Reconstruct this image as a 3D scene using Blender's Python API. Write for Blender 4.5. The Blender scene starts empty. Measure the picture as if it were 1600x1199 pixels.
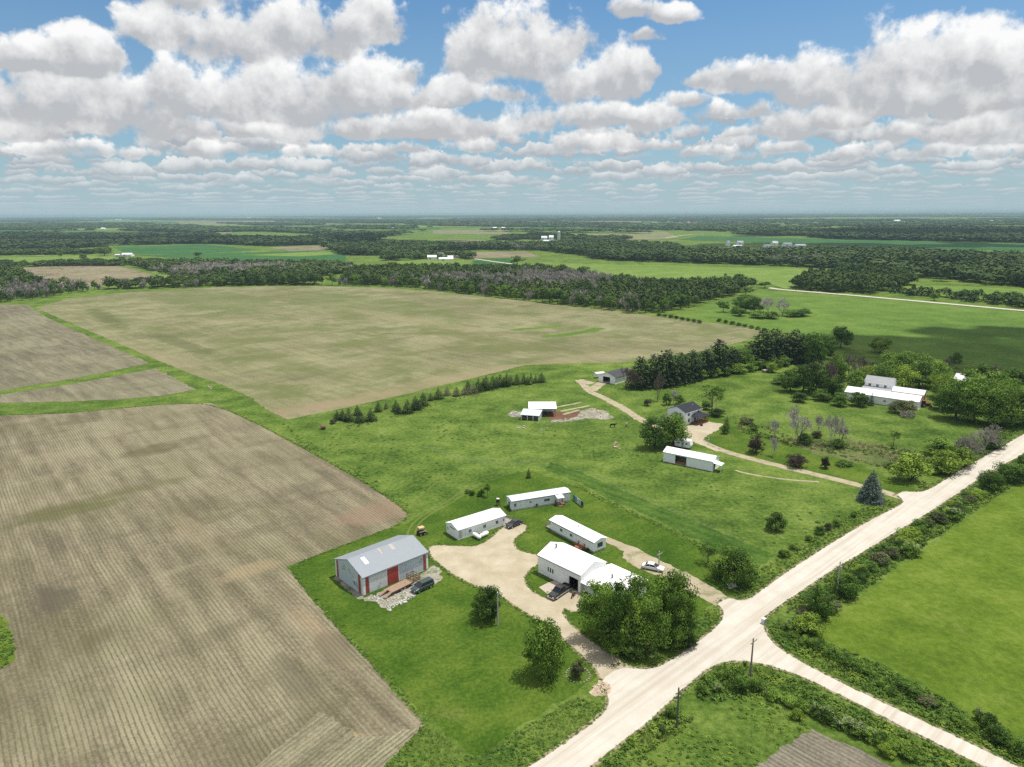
import bpy, bmesh, math, random
import numpy as np
from mathutils import Vector, Matrix
R = math.radians
S = bpy.context.scene
COL = S.collection

# ------------------------------------------------------------------ camera
F, CX, CY = 1109.0, 800.0, 599.5
CAMH, PITCH, ROLL = 75.0, R(13.5), R(0.29)
_cr, _sr, _cp, _sp = math.cos(ROLL), math.sin(ROLL), math.cos(PITCH), math.sin(PITCH)

def ray(x, y):
    u, v = x - CX, y - CY
    u, v = _cr * u - _sr * v, _sr * u + _cr * v
    return Vector((u, F * _cp - v * _sp, -(v * _cp + F * _sp)))

def G(x, y, z=0.0):
    """point of the ground seen at a photo position"""
    r = ray(x, y)
    t = (z - CAMH) / r.z
    return Vector((r.x * t, r.y * t, z))

def camera():
    cd = bpy.data.cameras.new('camera')
    cd.sensor_width = 36.0
    cd.lens = 36.0 * F / 1600.0
    cd.clip_start, cd.clip_end = 0.5, 120000.0
    co = bpy.data.objects.new('camera', cd)
    COL.objects.link(co)
    M = Matrix.Translation((0, 0, CAMH)) @ Matrix.Rotation(math.pi / 2 - PITCH, 4, 'X') @ Matrix.Rotation(CAMROLL, 4, 'Z')
    co.matrix_world = M
    S.camera = co
CAMROLL = -ROLL

# ------------------------------------------------------------------ node helpers
class NT:
    def __init__(s, tree):
        s.t = tree
        s.n = tree.nodes
        s.l = tree.links
    def put(s, sock, v):
        if v is None: return
        if hasattr(v, 'is_linked') or hasattr(v, 'links'):
            s.l.new(v, sock)
        else:
            try:
                sock.default_value = v
            except Exception:
                sock.default_value = tuple(v) + (1.0,)
    def math(s, op, a, b=None, c=None, clamp=False):
        n = s.n.new('ShaderNodeMath'); n.operation = op; n.use_clamp = clamp
        s.put(n.inputs[0], a); s.put(n.inputs[1], b); s.put(n.inputs[2], c)
        return n.outputs[0]
    def vmath(s, op, a, b=None, scale=None):
        n = s.n.new('ShaderNodeVectorMath'); n.operation = op
        s.put(n.inputs[0], a)
        if b is not None: s.put(n.inputs[1], b)
        if scale is not None: s.put(n.inputs['Scale'], scale)
        return n.outputs['Value'] if op in ('DOT_PRODUCT', 'LENGTH', 'DISTANCE') else n.outputs[0]
    def noise(s, vec, scale, detail=4.0, rough=0.55, dim='3D', lac=2.0, distort=0.0, col=False):
        n = s.n.new('ShaderNodeTexNoise'); n.noise_dimensions = dim
        s.put(n.inputs['Vector'], vec); s.put(n.inputs['Scale'], scale); s.put(n.inputs['Detail'], detail)
        s.put(n.inputs['Roughness'], rough); s.put(n.inputs['Lacunarity'], lac); s.put(n.inputs['Distortion'], distort)
        return n.outputs['Color'] if col else n.outputs['Fac']
    def ramp(s, fac, stops, interp='LINEAR'):
        n = s.n.new('ShaderNodeValToRGB'); s.put(n.inputs[0], fac)
        cr = n.color_ramp; cr.interpolation = interp
        while len(cr.elements) < len(stops): cr.elements.new(0.5)
        for e, (p, c) in zip(cr.elements, stops):
            e.position = p
            e.color = (c[0], c[1], c[2], 1.0) if hasattr(c, '__len__') else (c, c, c, 1.0)
        return n.outputs[0]
    def mix(s, fac, a, b, blend='MIX'):
        n = s.n.new('ShaderNodeMix'); n.data_type = 'RGBA'; n.blend_type = blend
        s.put(n.inputs[0], fac); s.put(n.inputs[6], a); s.put(n.inputs[7], b)
        return n.outputs[2]
    def mixf(s, fac, a, b):
        n = s.n.new('ShaderNodeMix'); n.data_type = 'FLOAT'
        s.put(n.inputs[0], fac); s.put(n.inputs[2], a); s.put(n.inputs[3], b)
        return n.outputs[0]
    def mapr(s, v, a, b, c=0.0, d=1.0, smooth=False):
        n = s.n.new('ShaderNodeMapRange'); n.clamp = True
        if smooth: n.interpolation_type = 'SMOOTHSTEP'
        s.put(n.inputs[0], v)
        for i, k in enumerate((a, b, c, d)): s.put(n.inputs[1 + i], k)
        return n.outputs[0]
    def sep(s, v):
        n = s.n.new('ShaderNodeSeparateXYZ'); s.put(n.inputs[0], v); return n.outputs
    def comb(s, x, y, z):
        n = s.n.new('ShaderNodeCombineXYZ')
        s.put(n.inputs[0], x); s.put(n.inputs[1], y); s.put(n.inputs[2], z)
        return n.outputs[0]

# ------------------------------------------------------------------ sky and sun
SUN_EL = R(71.5)
SUN_AZ = R(66.0)            # clockwise from +Y
SUN_DIR = Vector((math.sin(SUN_AZ) * math.cos(SUN_EL), math.cos(SUN_AZ) * math.cos(SUN_EL), math.sin(SUN_EL)))

def azel(px, py):
    d = ray(px, py).normalized()
    return math.atan2(d.x, d.y), math.asin(d.z)

# cumulus masses: photo position of the flat base, half width, height (photo px), weight
MASSES = [
 (250, 52, 62, 60, 1), (360, 70, 115, 85, 1), (470, 66, 100, 85, 1), (580, 48, 72, 70, 1), (300, 0, 120, 60, .8),
 (40, 100, 75, 42, 1), (130, 98, 55, 60, 1), (168, 80, 20, 40, .6),
 (50, 172, 110, 75, 1), (190, 182, 115, 82, 1), (272, 150, 45, 78, 1),
 (335, 162, 55, 62, .9), (400, 166, 80, 95, 1), (465, 166, 90, 108, 1), (590, 152, 85, 78, 1), (545, 150, 60, 70, .8), (705, 150, 55, 46, .9),
 (270, 208, 110, 34, .8), (420, 212, 110, 30, .9), (560, 208, 130, 36, .9), (690, 208, 110, 46, 1), (780, 206, 60, 34, .8), (30, 210, 60, 34, .9),
 (745, 92, 70, 100, 1), (840, 92, 85, 115, 1), (900, 72, 42, 80, .9),
 (890, 142, 70, 68, .9), (965, 128, 56, 80, 1), (1000, 110, 34, 50, .8), (1050, 26, 60, 26, .62), (985, 18, 60, 30, .62),
 (830, 194, 60, 60, .9), (920, 188, 85, 44, .9), (1030, 190, 62, 44, .9),
 (1100, 128, 55, 32, .75), (1130, 132, 34, 50, .75), (1190, 132, 60, 50, .9), (1290, 140, 90, 78, 1), (1390, 142, 110, 115, 1), (1480, 138, 80, 125, 1), (1570, 142, 85, 118, 1),
 (1150, 210, 40, 26, .8), (1225, 206, 75, 46, 1), (1288, 188, 32, 38, .9), (1135, 178, 45, 26, .8),
 (1375, 176, 55, 28, .8), (1465, 168, 72, 58, 1), (1560, 162, 85, 44, 1),
 (1400, 211, 55, 27, .9), (1480, 211, 75, 38, 1), (1565, 207, 85, 48, 1),
 (640, 120, 40, 34, .8), (1075, 160, 40, 26, .8), (1180, 176, 46, 30, .85), (1330, 190, 40, 30, .8), (800, 150, 60, 34, .85), (1010, 60, 50, 24, .6), (700, 20, 30, 22, .5), (200, 20, 40, 16, .5), (740, 232, 60, 26, .85), (620, 236, 70, 24, .85), (480, 240, 60, 24, .8), (330, 238, 60, 26, .85), (180, 240, 70, 26, .85), (60, 238, 60, 24, .8), (1110, 240, 60, 24, .8), (1220, 236, 60, 26, .85), (1340, 240, 60, 26, .85), (1450, 238, 60, 26, .85), (1560, 240, 60, 24, .8),
 (890, 230, 38, 38, .9), (960, 230, 75, 30, .95), (1035, 228, 45, 22, .8),
]

def world():
    w = bpy.data.worlds.new('World'); S.world = w; w.use_nodes = True
    t = NT(w.node_tree); t.n.clear()
    out = t.n.new('ShaderNodeOutputWorld'); bg = t.n.new('ShaderNodeBackground')
    t.l.new(bg.outputs[0], out.inputs[0])
    sky = t.n.new('ShaderNodeTexSky'); sky.sky_type = 'NISHITA'; sky.sun_disc = False
    sky.sun_elevation = SUN_EL; sky.sun_rotation = SUN_AZ
    sky.altitude = 100; sky.air_density = SKY_AIR; sky.dust_density = SKY_DUST; sky.ozone_density = 2.5
    tc = t.n.new('ShaderNodeTexCoord')
    d = tc.outputs['Generated']
    x, y, z = t.sep(d)
    zc = t.math('MAXIMUM', z, 0.012)
    plane = t.comb(t.math('DIVIDE', x, zc), t.math('DIVIDE', y, zc), 0.0)
    az = t.math('ARCTAN2', x, y)
    el = t.math('ARCSINE', z)
    ae = t.comb(az, el, 0.0)
    # billows: the same on every side, finer towards the horizon
    nA = t.noise(d, 11.0, 9.0, 0.60)
    nB = t.noise(d, 34.0, 7.0, 0.60)
    du = t.vmath('ADD', d, CL_SUNV)
    nAu = t.noise(du, 11.0, 7.0, 0.56)
    lowf = t.mapr(el, R(2.5), R(7.0), 1.0, 0.0, smooth=True)
    wob = t.mixf(lowf, nA, nB)
    wob = t.math('SUBTRACT', wob, 0.5)
    emb = t.math('SUBTRACT', nA, nAu)
    # edges of the masses are pushed about by a slow warp
    wv = t.vmath('SUBTRACT', t.noise(d, 26.0, 4.0, 0.55, col=True), (0.5, 0.5, 0.5))
    aw = t.vmath('ADD', ae, t.vmath('MULTIPLY', wv, (CL_WARP, CL_WARP * 0.55, 0.0)))
    sw, st = 1e-4, 0.0
    cov = 0.0
    for (px, py, rx, ry, wt) in MASSES:
        a, e = azel(px, py); rx *= 0.95; ry *= 0.84
        rel = t.vmath('MULTIPLY', t.vmath('SUBTRACT', aw, (a, e, 0.0)), (F / rx, F / ry, 0.0))
        rx_, ry_, _ = t.sep(rel)
        rb = t.math('MAXIMUM', t.math('MULTIPLY', ry_, -CL_FLAT), ry_)
        f = t.math('SUBTRACT', wt, t.math('ADD', t.math('MULTIPLY', rx_, rx_), t.math('MULTIPLY', rb, rb)))
        g = t.math('POWER', 2.718, t.math('MULTIPLY', f, CL_K))
        sw = t.math('ADD', sw, g)
        st = t.math('MULTIPLY_ADD', g, ry_, st)
    hgt = t.math('DIVIDE', st, sw)
    cov = t.math('MAXIMUM', t.math('DIVIDE', t.math('LOGARITHM', sw, 2.718), CL_K), -1.5)
    # rows of small cumulus between the big masses and the horizon
    lnel = t.math('LOGARITHM', t.math('MAXIMUM', el, 0.004), 2.718)
    def rows(sx, sy, off, size, w):
        wq = t.vmath('SCALE', t.vmath('SUBTRACT', t.noise(d, 40.0, 5.0, 0.6, col=True), (0.5, 0.5, 0.5)), scale=w)
        q = t.vmath('ADD', t.comb(t.math('MULTIPLY_ADD', az, sx, off), t.math('MULTIPLY', lnel, sy), 0.0), wq)
        n = t.n.new('ShaderNodeTexVoronoi'); n.voronoi_dimensions = '2D'; n.feature = 'F1'
        t.put(n.inputs['Vector'], q); n.inputs['Scale'].default_value = 1.0; n.inputs['Randomness'].default_value = 0.9
        rel = t.sep(t.vmath('SUBTRACT', q, n.outputs['Position']))
        ryy = t.math('MAXIMUM', t.math('MULTIPLY', rel[1], -1.9), rel[1])
        rr = t.math('ADD', t.math('MULTIPLY', rel[0], rel[0]), t.math('MULTIPLY', ryy, ryy))
        rnd = t.sep(n.outputs['Color'])[0]
        f = t.math('SUBTRACT', t.math('MULTIPLY_ADD', rnd, size, size * 0.55), rr)
        f = t.math('MULTIPLY_ADD', wob, 1.1, f)
        al = t.mapr(f, 0.0, 0.22, 0.0, 1.0, smooth=True)
        br = t.math('ADD', t.mapr(rel[1], -0.15, 0.42, 0.0, 0.8), t.math('MULTIPLY', wob, 1.3), clamp=True)
        return al, br
    aF, bF = rows(24.0, 4.3, 7.7, 0.36, 1.5)
    aN, bN = rows(13.0, 3.3, 3.1, 0.36, 1.3)
    gate = t.math('SUBTRACT', 1.0, t.mapr(el, R(6.2), R(7.6), 0.0, 1.0, smooth=True))
    aN = t.math('MULTIPLY', t.math('MULTIPLY', aN, gate), t.mapr(el, R(1.6), R(2.8), 0.0, 0.95))
    aF = t.math('MULTIPLY', aF, t.mapr(el, R(3.2), R(4.6), 0.9, 0.0))
    big = t.math('SUBTRACT', t.math('MULTIPLY_ADD', t.math('MULTIPLY_ADD', t.math('SUBTRACT', nB, 0.5), 0.45, wob), CL_WOB, cov), CL_THR)
    aB = t.mapr(big, 0.0, CL_SOFT, 0.0, 1.0, smooth=True)
    edgeB = t.mapr(big, 0.0, 0.5, 0.22, 0.0)
    bB = t.math('ADD', t.math('MULTIPLY_ADD', emb, CL_EMB, t.mapr(hgt, CL_H0, CL_H1, 0.0, 0.92)), t.math('MULTIPLY_ADD', t.math('SUBTRACT', nB, 0.5), 0.75, edgeB), clamp=True)
    cB = t.mix(bB, CL_DARK, CL_WHITE)
    cF = t.mix(bF, CL_DARK2, CL_WHITE2)
    cN = t.mix(bN, CL_DARK2, CL_WHITE2)
    blue0 = t.vmath('MULTIPLY', sky.outputs[0], SKY_TINT)
    # thin veil between the clouds
    veil = t.mapr(el, R(3.0), R(15.0), 0.50, 0.05)
    blue0 = t.mix(veil, blue0, VEIL)
    # broken cloud overhead
    ov = t.noise(t.vmath('ADD', plane, (4.0, 9.0, 0.0)), 0.55, 4.0, 0.55)
    ov = t.math('MULTIPLY', t.mapr(ov, 0.35, 0.49, 0.0, 0.92, smooth=True), t.mapr(el, R(16.5), R(21.0), 0.0, 1.0, smooth=True))
    blue0 = t.mix(ov, blue0, (6.4, 6.3, 6.1))
    tot = t.mix(aF, blue0, cF)
    tot = t.mix(aN, tot, cN)
    tot = t.mix(t.math('MULTIPLY', aB, 0.97), tot, cB)
    # far clouds dissolve in the pale air over the horizon
    hz = t.mapr(el, R(0.2), R(5.0), 0.97, 0.0)
    hz = t.math('POWER', hz, 1.5)
    tot = t.mix(hz, tot, HZ_COL)
    t.l.new(tot, bg.inputs[0])
    bg.inputs[1].default_value = SKY_STR
    w.cycles.sampling_method = 'NONE'
    sd = bpy.data.lights.new('sun', 'SUN'); sd.energy = SUN_STR; sd.angle = R(0.53); sd.color = (1.0, 0.955, 0.89)
    so = bpy.data.objects.new('sun', sd); COL.objects.link(so)
    so.rotation_euler = (-SUN_DIR).to_track_quat('-Z', 'Y').to_euler()
    so.location = (0, 0, 200)

SKY_STR, SUN_STR = 0.10, 4.0
SKY_AIR, SKY_DUST = 1.0, 0.6
CL_SCALE, CL_OFF, CL_UP, CL_DOME = 0.62, (3.7, 1.3, 0.0), 0.05, 0.022
CL_SUNV = (0.012, 0.0, 0.020)
CL_WARP, CL_FLAT, CL_K = 0.040, 2.4, 6.0
CL_WOB, CL_WOB2, CL_THR = 2.5, 0.6, 0.20
CL_T0, CL_T1 = 0.45, 0.22
CL_SOFT, CL_SOFT2, CL_EMB, CL_H0, CL_H1 = 0.44, 0.34, 3.2, -0.08, 0.66
CL_DARK, CL_WHITE = (4.0, 4.1, 4.25), (7.7, 7.7, 7.6)
CL_DARK2, CL_WHITE2 = (3.3, 3.55, 3.85), (7.0, 7.0, 6.95)
SKY_TINT, VEIL = (0.50, 0.74, 0.86), (3.0, 3.9, 4.6)
HZ_COL = (3.2, 4.2, 4.65)

S.view_settings.view_transform = 'Standard'
S.view_settings.look = 'None'
S.view_settings.gamma = 1.0
S.view_settings.exposure = 0.37
S.view_settings.use_curve_mapping = False
S.cycles.max_bounces = 4
S.cycles.diffuse_bounces = 3
S.cycles.glossy_bounces = 2
S.cycles.transmission_bounces = 2
S.cycles.transparent_max_bounces = 16
S.cycles.volume_bounces = 1
S.cycles.use_adaptive_sampling = True
S.cycles.adaptive_threshold = 0.01
S.cycles.use_denoising = False
S.cycles.caustics_reflective = False
S.cycles.caustics_refractive = False
camera()
world()

# ------------------------------------------------------------------ materials
MATS = {}
def newmat(name):
    m = bpy.data.materials.new(name); m.use_nodes = True
    t = NT(m.node_tree); p = t.n['Principled BSDF']
    return m, t, p

def setp(p, rough=0.8, spec=0.2, metal=0.0):
    p.inputs['Roughness'].default_value = rough
    p.inputs['Specular IOR Level'].default_value = spec
    p.inputs['Metallic'].default_value = metal

def bump(t, p, h, strength, dist=0.05):
    b = t.n.new('ShaderNodeBump'); b.inputs['Strength'].default_value = strength; b.inputs['Distance'].default_value = dist
    t.put(b.inputs['Height'], h); t.l.new(b.outputs[0], p.inputs['Normal'])

def pos(t):
    return t.n.new('ShaderNodeNewGeometry').outputs['Position']

def mat_plain(name, c, rough=0.6, spec=0.3, metal=0.0, var=0.12, scale=3.0):
    if name in MATS: return MATS[name]
    m, t, p = newmat(name); setp(p, rough, spec, metal)
    o = t.n.new('ShaderNodeTexCoord').outputs['Object']
    n = t.noise(o, scale, 4.0)
    t.put(p.inputs['Base Color'], t.mix(n, [x * (1 - var) for x in c], [min(1, x * (1 + var)) for x in c]))
    MATS[name] = m
    return m

def mat_metal(name, c, rib=0.3, axis=0, rough=0.45, spec=0.4, metal=0.0, stain=None, stain_amt=0.0, grime=0.25):
    """ribbed sheet metal, ribs across the given local axis; faint dirt, optional rust"""
    if name in MATS: return MATS[name]
    m, t, p = newmat(name); setp(p, rough, spec, metal)
    o = t.n.new('ShaderNodeTexCoord').outputs['Object']
    x = t.sep(o)[axis]
    w = t.math('PINGPONG', x, rib / 2)
    ridge = t.mapr(w, rib * 0.36, rib * 0.46, 0.0, 1.0, smooth=True)
    n1 = t.noise(o, 0.45, 5.0, 0.6)
    streak = t.noise(t.vmath('MULTIPLY', o, (2.5, 2.5, 0.5)), 1.0, 4.0, 0.6)
    col = t.mix(t.mapr(streak, 0.35, 0.75, 0.0, grime), c, [v * 0.72 for v in c])
    # single sheets fade a little differently
    sheet = t.n.new('ShaderNodeTexWhiteNoise'); sheet.noise_dimensions = '1D'
    t.put(sheet.inputs['W'], t.math('FLOOR', t.math('DIVIDE', x, rib * 3.0)))
    col = t.mix(t.math('MULTIPLY', sheet.outputs['Value'], 0.14), col, [v * 0.8 for v in c])
    if stain is not None:
        rn = t.noise(t.vmath('MULTIPLY', o, (0.8, 0.28, 0.28)), 1.0, 6.0, 0.65)
        rm = t.mapr(t.math('MULTIPLY', rn, t.mapr(n1, 0.35, 0.7)), 0.34, 0.52, 0.0, stain_amt)
        col = t.mix(rm, col, stain)
    t.put(p.inputs['Base Color'], col)
    bump(t, p, ridge, 0.22, 0.03)
    MATS[name] = m
    return m

def mat_siding(name, c, lap=0.16):
    if name in MATS: return MATS[name]
    m, t, p = newmat(name); setp(p, 0.55, 0.3)
    o = t.n.new('ShaderNodeTexCoord').outputs['Object']
    z = t.sep(o)[2]
    saw = t.math('FRACT', t.math('DIVIDE', z, lap))
    n = t.noise(o, 0.9, 5.0)
    col = t.mix(t.mapr(n, 0.35, 0.75, 0.0, 0.3), c, [v * 0.9 for v in c])
    t.put(p.inputs['Base Color'], col)
    bump(t, p, saw, 0.10, 0.02)
    MATS[name] = m
    return m

def mat_shingle(name, c):
    if name in MATS: return MATS[name]
    m, t, p = newmat(name); setp(p, 0.9, 0.1)
    o = t.n.new('ShaderNodeTexCoord').outputs['Object']
    n = t.noise(o, 6.0, 3.0); n2 = t.noise(o, 0.7, 4.0)
    col = t.mix(n, [v * 0.75 for v in c], [v * 1.25 for v in c])
    col = t.mix(t.mapr(n2, 0.45, 0.7, 0.0, 0.25), col, [v * 1.4 for v in c])
    t.put(p.inputs['Base Color'], col); bump(t, p, n, 0.3, 0.03)
    MATS[name] = m
    return m

def mat_wood(name, c):
    if name in MATS: return MATS[name]
    m, t, p = newmat(name); setp(p, 0.85, 0.15)
    o = t.n.new('ShaderNodeTexCoord').outputs['Object']
    n = t.noise(t.vmath('MULTIPLY', o, (1.5, 9.0, 9.0)), 1.0, 5.0, 0.6)
    t.put(p.inputs['Base Color'], t.mix(t.mapr(n, 0.3, 0.7), [v * 0.6 for v in c], [v * 1.3 for v in c]))
    bump(t, p, n, 0.3, 0.02)
    MATS[name] = m
    return m

def mat_glass():
    return mat_plain('window_glass', (0.035, 0.045, 0.055), 0.08, 0.6, var=0.3, scale=1.0)

def mat_paint(name, c, rough=0.25):
    if name in MATS: return MATS[name]
    m, t, p = newmat(name); setp(p, rough, 0.5)
    o = t.n.new('ShaderNodeTexCoord').outputs['Object']
    n = t.noise(o, 2.0, 5.0, 0.6)
    z = t.sep(o)[2]
    dust = t.math('MULTIPLY', t.mapr(z, 0.25, 0.75, 0.55, 0.08), t.mapr(n, 0.3, 0.7))
    t.put(p.inputs['Base Color'], t.mix(dust, c, (0.22, 0.19, 0.15)))
    t.put(p.inputs['Roughness'], t.mapr(dust, 0.0, 0.5, rough, 0.8))
    p.inputs['Coat Weight'].default_value = 0.4
    MATS[name] = m
    return m

# ---- ground covers -------------------------------------------------
def mat_grass(name, dark, mid, light, dry, dryamt=0.5, fine=1.0, mow=None, bmp=0.5, patch=1.0, con=1.25):
    if name in MATS: return MATS[name]
    m, t, p = newmat(name); setp(p, 0.95, 0.05)
    P = pos(t)
    big = t.noise(P, 0.016 * patch, 4.0, 0.6)
    med = t.noise(P, 0.10 * patch, 5.0, 0.62)
    fin = t.noise(P, 0.9 * fine, 5.0, 0.68)
    vf = t.noise(P, 4.5 * fine, 3.0, 0.6)
    f = t.math('MULTIPLY_ADD', t.math('SUBTRACT', big, 0.5), 0.75 * con, 0.5)
    f = t.math('MULTIPLY_ADD', t.math('SUBTRACT', med, 0.5), 1.1 * con, f)
    f = t.math('MULTIPLY_ADD', t.math('SUBTRACT', fin, 0.5), 1.1 * con, f)
    f = t.math('MULTIPLY_ADD', t.math('SUBTRACT', vf, 0.5), 0.5 * con, f)
    col = t.ramp(f, [(0.12, dark), (0.48, mid), (0.85, light)])
    dn = t.noise(t.vmath('ADD', P, (31.0, 17.0, 0.0)), 0.05 * patch, 6.0, 0.68)
    dm = t.math('MULTIPLY', t.mapr(dn, 0.56, 0.72, 0.0, dryamt, smooth=True), t.mapr(fin, 0.35, 0.6))
    col = t.mix(dm, col, dry)
    if mow is not None:
        ang, width, amt = mow
        s = t.vmath('DOT_PRODUCT', P, (-math.sin(R(ang)), math.cos(R(ang)), 0.0))
        s = t.math('MULTIPLY_ADD', med, 1.2, s)
        st = t.math('SINE', t.math('MULTIPLY', s, 2 * math.pi / width))
        col = t.mix(t.mapr(st, -0.6, 0.6, 0.0, amt), col, t.vmath('SCALE', col, scale=0.62))
    t.put(p.inputs['Base Color'], col)
    bump(t, p, t.math('MULTIPLY_ADD', vf, 0.5, fin), bmp, 0.5)
    MATS[name] = m
    return m

def mat_crop(name, ang, soil, pale, plant, spacing=0.76, amount=1.0, green=(0.10, 0.13, 0.04), greenamt=0.4, warp=1.0, weeds=0.5, seed=0.0, mc=1.5, patches=()):
    if name in MATS: return MATS[name]
    m, t, p = newmat(name); setp(p, 0.95, 0.05)
    P0 = pos(t)
    P = t.vmath('ADD', P0, (seed * 131.0, seed * 77.0, 0.0))
    big = t.noise(P, 0.011, 5.0, 0.62)
    fin = t.noise(P, 1.3, 5.0, 0.72)
    wv = t.noise(P, 0.02, 2.0, 0.5)
    a = R(ang)
    s = t.vmath('DOT_PRODUCT', P, (-math.sin(a), math.cos(a), 0.0))
    l = t.vmath('DOT_PRODUCT', P, (math.cos(a), math.sin(a), 0.0))
    s = t.math('MULTIPLY_ADD', wv, 6.0 * warp, s)
    s = t.math('MULTIPLY_ADD', t.noise(P, 0.8, 2.0), 0.22, s)
    med = t.noise(t.comb(t.math('MULTIPLY', s, 0.085), t.math('MULTIPLY', l, 0.022), 0.0), 1.0, 6.0, 0.68)
    # soil with pale straw lying along the rows
    along = t.noise(t.comb(t.math('MULTIPLY', s, 0.30), t.math('MULTIPLY', l, 0.03), 0.0), 1.0, 6.0, 0.66)
    f = t.math('MULTIPLY_ADD', t.math('SUBTRACT', along, 0.5), mc * 1.1, 0.5)
    f = t.math('MULTIPLY_ADD', t.math('SUBTRACT', fin, 0.5), 1.25, f)
    f = t.math('MULTIPLY_ADD', t.math('SUBTRACT', med, 0.5), mc, f)
    f = t.math('MULTIPLY_ADD', t.math('SUBTRACT', big, 0.5), 1.7, f)
    col = t.ramp(f, [(0.10, [v * 0.55 for v in soil]), (0.42, soil), (0.80, pale)])
    # worked patches lie square to the rows
    blk = t.noise(t.comb(t.math('MULTIPLY', s, 0.022), t.math('MULTIPLY', l, 0.075), 0.0), 1.0, 6.0, 0.7)
    col = t.mix(t.mapr(blk, 0.52, 0.66, 0.0, 0.55, smooth=True), col, [v * 0.58 for v in soil])
    col = t.mix(t.mapr(blk, 0.44, 0.32, 0.0, 0.45, smooth=True), col, pale)
    grit = t.noise(P, 5.0, 4.0, 0.75)
    col = t.mix(t.mapr(grit, 0.50, 0.66, 0.0, 0.55), col, [v * 0.45 for v in soil])
    col = t.mix(t.mapr(grit, 0.46, 0.34, 0.0, 0.45), col, [min(1, v * 1.25) for v in pale])
    # straw bands between rows
    fr = t.math('PINGPONG', t.math('DIVIDE', s, spacing), 0.5)
    # drill passes: every eighth gap is a little wider and paler
    bandn = t.math('PINGPONG', t.math('DIVIDE', s, spacing * 8), 0.5)
    col = t.mix(t.mapr(bandn, 0.44, 0.5, 0.0, 0.12), col, pale)
    dens = t.mapr(t.math('ADD', t.math('MULTIPLY', med, 0.6), t.math('MULTIPLY', big, 0.6)), 0.48, 0.72, 0.12, 1.0)
    gap = t.mapr(t.noise(t.comb(t.math('MULTIPLY', s, 1.3), t.math('MULTIPLY', l, 1.6), 0.0), 1.0, 4.0, 0.7), 0.30, 0.52)
    row = t.mapr(fr, 0.27, 0.43, 0.0, 1.0, smooth=True)
    pm = t.math('MULTIPLY', t.math('MULTIPLY', row, dens), t.math('MULTIPLY', gap, amount))
    strawm = t.math('MULTIPLY', t.mapr(fr, 0.0, 0.2, 0.35, 0.0), t.mapr(fin, 0.35, 0.65))
    col = t.mix(strawm, col, pale)
    # greener and weedy patches
    wn = t.noise(t.vmath('ADD', P, (200.0, 50.0, 0.0)), 0.028, 7.0, 0.7)
    gm = t.math('MULTIPLY', t.mapr(wn, 0.44, 0.62, 0.0, greenamt, smooth=True), t.mapr(fin, 0.3, 0.7, 0.5, 1.0))
    col = t.mix(gm, col, green)
    wd = t.noise(t.vmath('ADD', P, (20.0, 90.0, 0.0)), 0.17, 6.0, 0.75)
    col = t.mix(t.math('MULTIPLY', t.mapr(wd, 0.62, 0.74, 0.0, weeds), t.mapr(fin, 0.4, 0.6)), col, (0.075, 0.065, 0.03))
    wob = t.noise(P, 0.09, 5.0, 0.7)
    for (px, py, rx, ang2, ry, c, amt) in patches:
        g0 = G(px, py); b = R(ang2)
        d = t.vmath('SUBTRACT', P0, (g0.x, g0.y, 0.0))
        du = t.math('DIVIDE', t.vmath('DOT_PRODUCT', d, (math.cos(b), math.sin(b), 0.0)), rx); dv = t.math('DIVIDE', t.vmath('DOT_PRODUCT', d, (-math.sin(b), math.cos(b), 0.0)), ry)
        q = t.math('ADD', t.math('ADD', t.math('MULTIPLY', du, du), t.math('MULTIPLY', dv, dv)), t.math('MULTIPLY', t.math('SUBTRACT', wob, 0.5), -4.0))
        k = t.math('MULTIPLY', t.mapr(q, 0.1, 1.5, amt, 0.0, smooth=True), t.mapr(fin, 0.25, 0.6, 0.45, 1.0))
        col = t.mix(k, col, c)
    col = t.mix(pm, col, plant)
    t.put(p.inputs['Base Color'], col)
    bump(t, p, t.math('ADD', t.math('MULTIPLY', pm, 0.6), t.math('MULTIPLY', fin, 0.5)), 0.5, 0.2)
    MATS[name] = m
    return m

def mat_gravel(name, c, edge, ang=None, tracks=0.3, blotch=0.5, grass=0.0):
    if name in MATS: return MATS[name]
    m, t, p = newmat(name); setp(p, 0.95, 0.08)
    P = pos(t)
    med = t.noise(P, 0.22, 6.0, 0.65)
    fin = t.noise(P, 3.0, 4.0, 0.7)
    f = t.math('ADD', t.math('MULTIPLY', med, 0.7), t.math('MULTIPLY', fin, 0.3))
    col = t.mix(t.mapr(f, 0.40, 0.64, blotch, 0.0), c, edge)
    if ang is not None:
        a = R(ang)
        s = t.vmath('DOT_PRODUCT', P, (-math.sin(a), math.cos(a), 0.0))
        l = t.vmath('DOT_PRODUCT', P, (math.cos(a), math.sin(a), 0.0))
        tr = t.noise(t.comb(t.math('MULTIPLY', s, 0.9), t.math('MULTIPLY', l, 0.02), 0.0), 1.0, 4.0, 0.6)
        col = t.mix(t.mapr(tr, 0.45, 0.65, 0.0, tracks), col, edge)
    if grass > 0:
        gn = t.noise(t.vmath('ADD', P, (7.0, 3.0, 0.0)), 0.35, 6.0, 0.7)
        col = t.mix(t.mapr(gn, 0.52, 0.62, 0.0, grass), col, (0.075, 0.11, 0.022))
    t.put(p.inputs['Base Color'], col)
    bump(t, p, fin, 0.4, 0.06)
    MATS[name] = m
    return m

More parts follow.
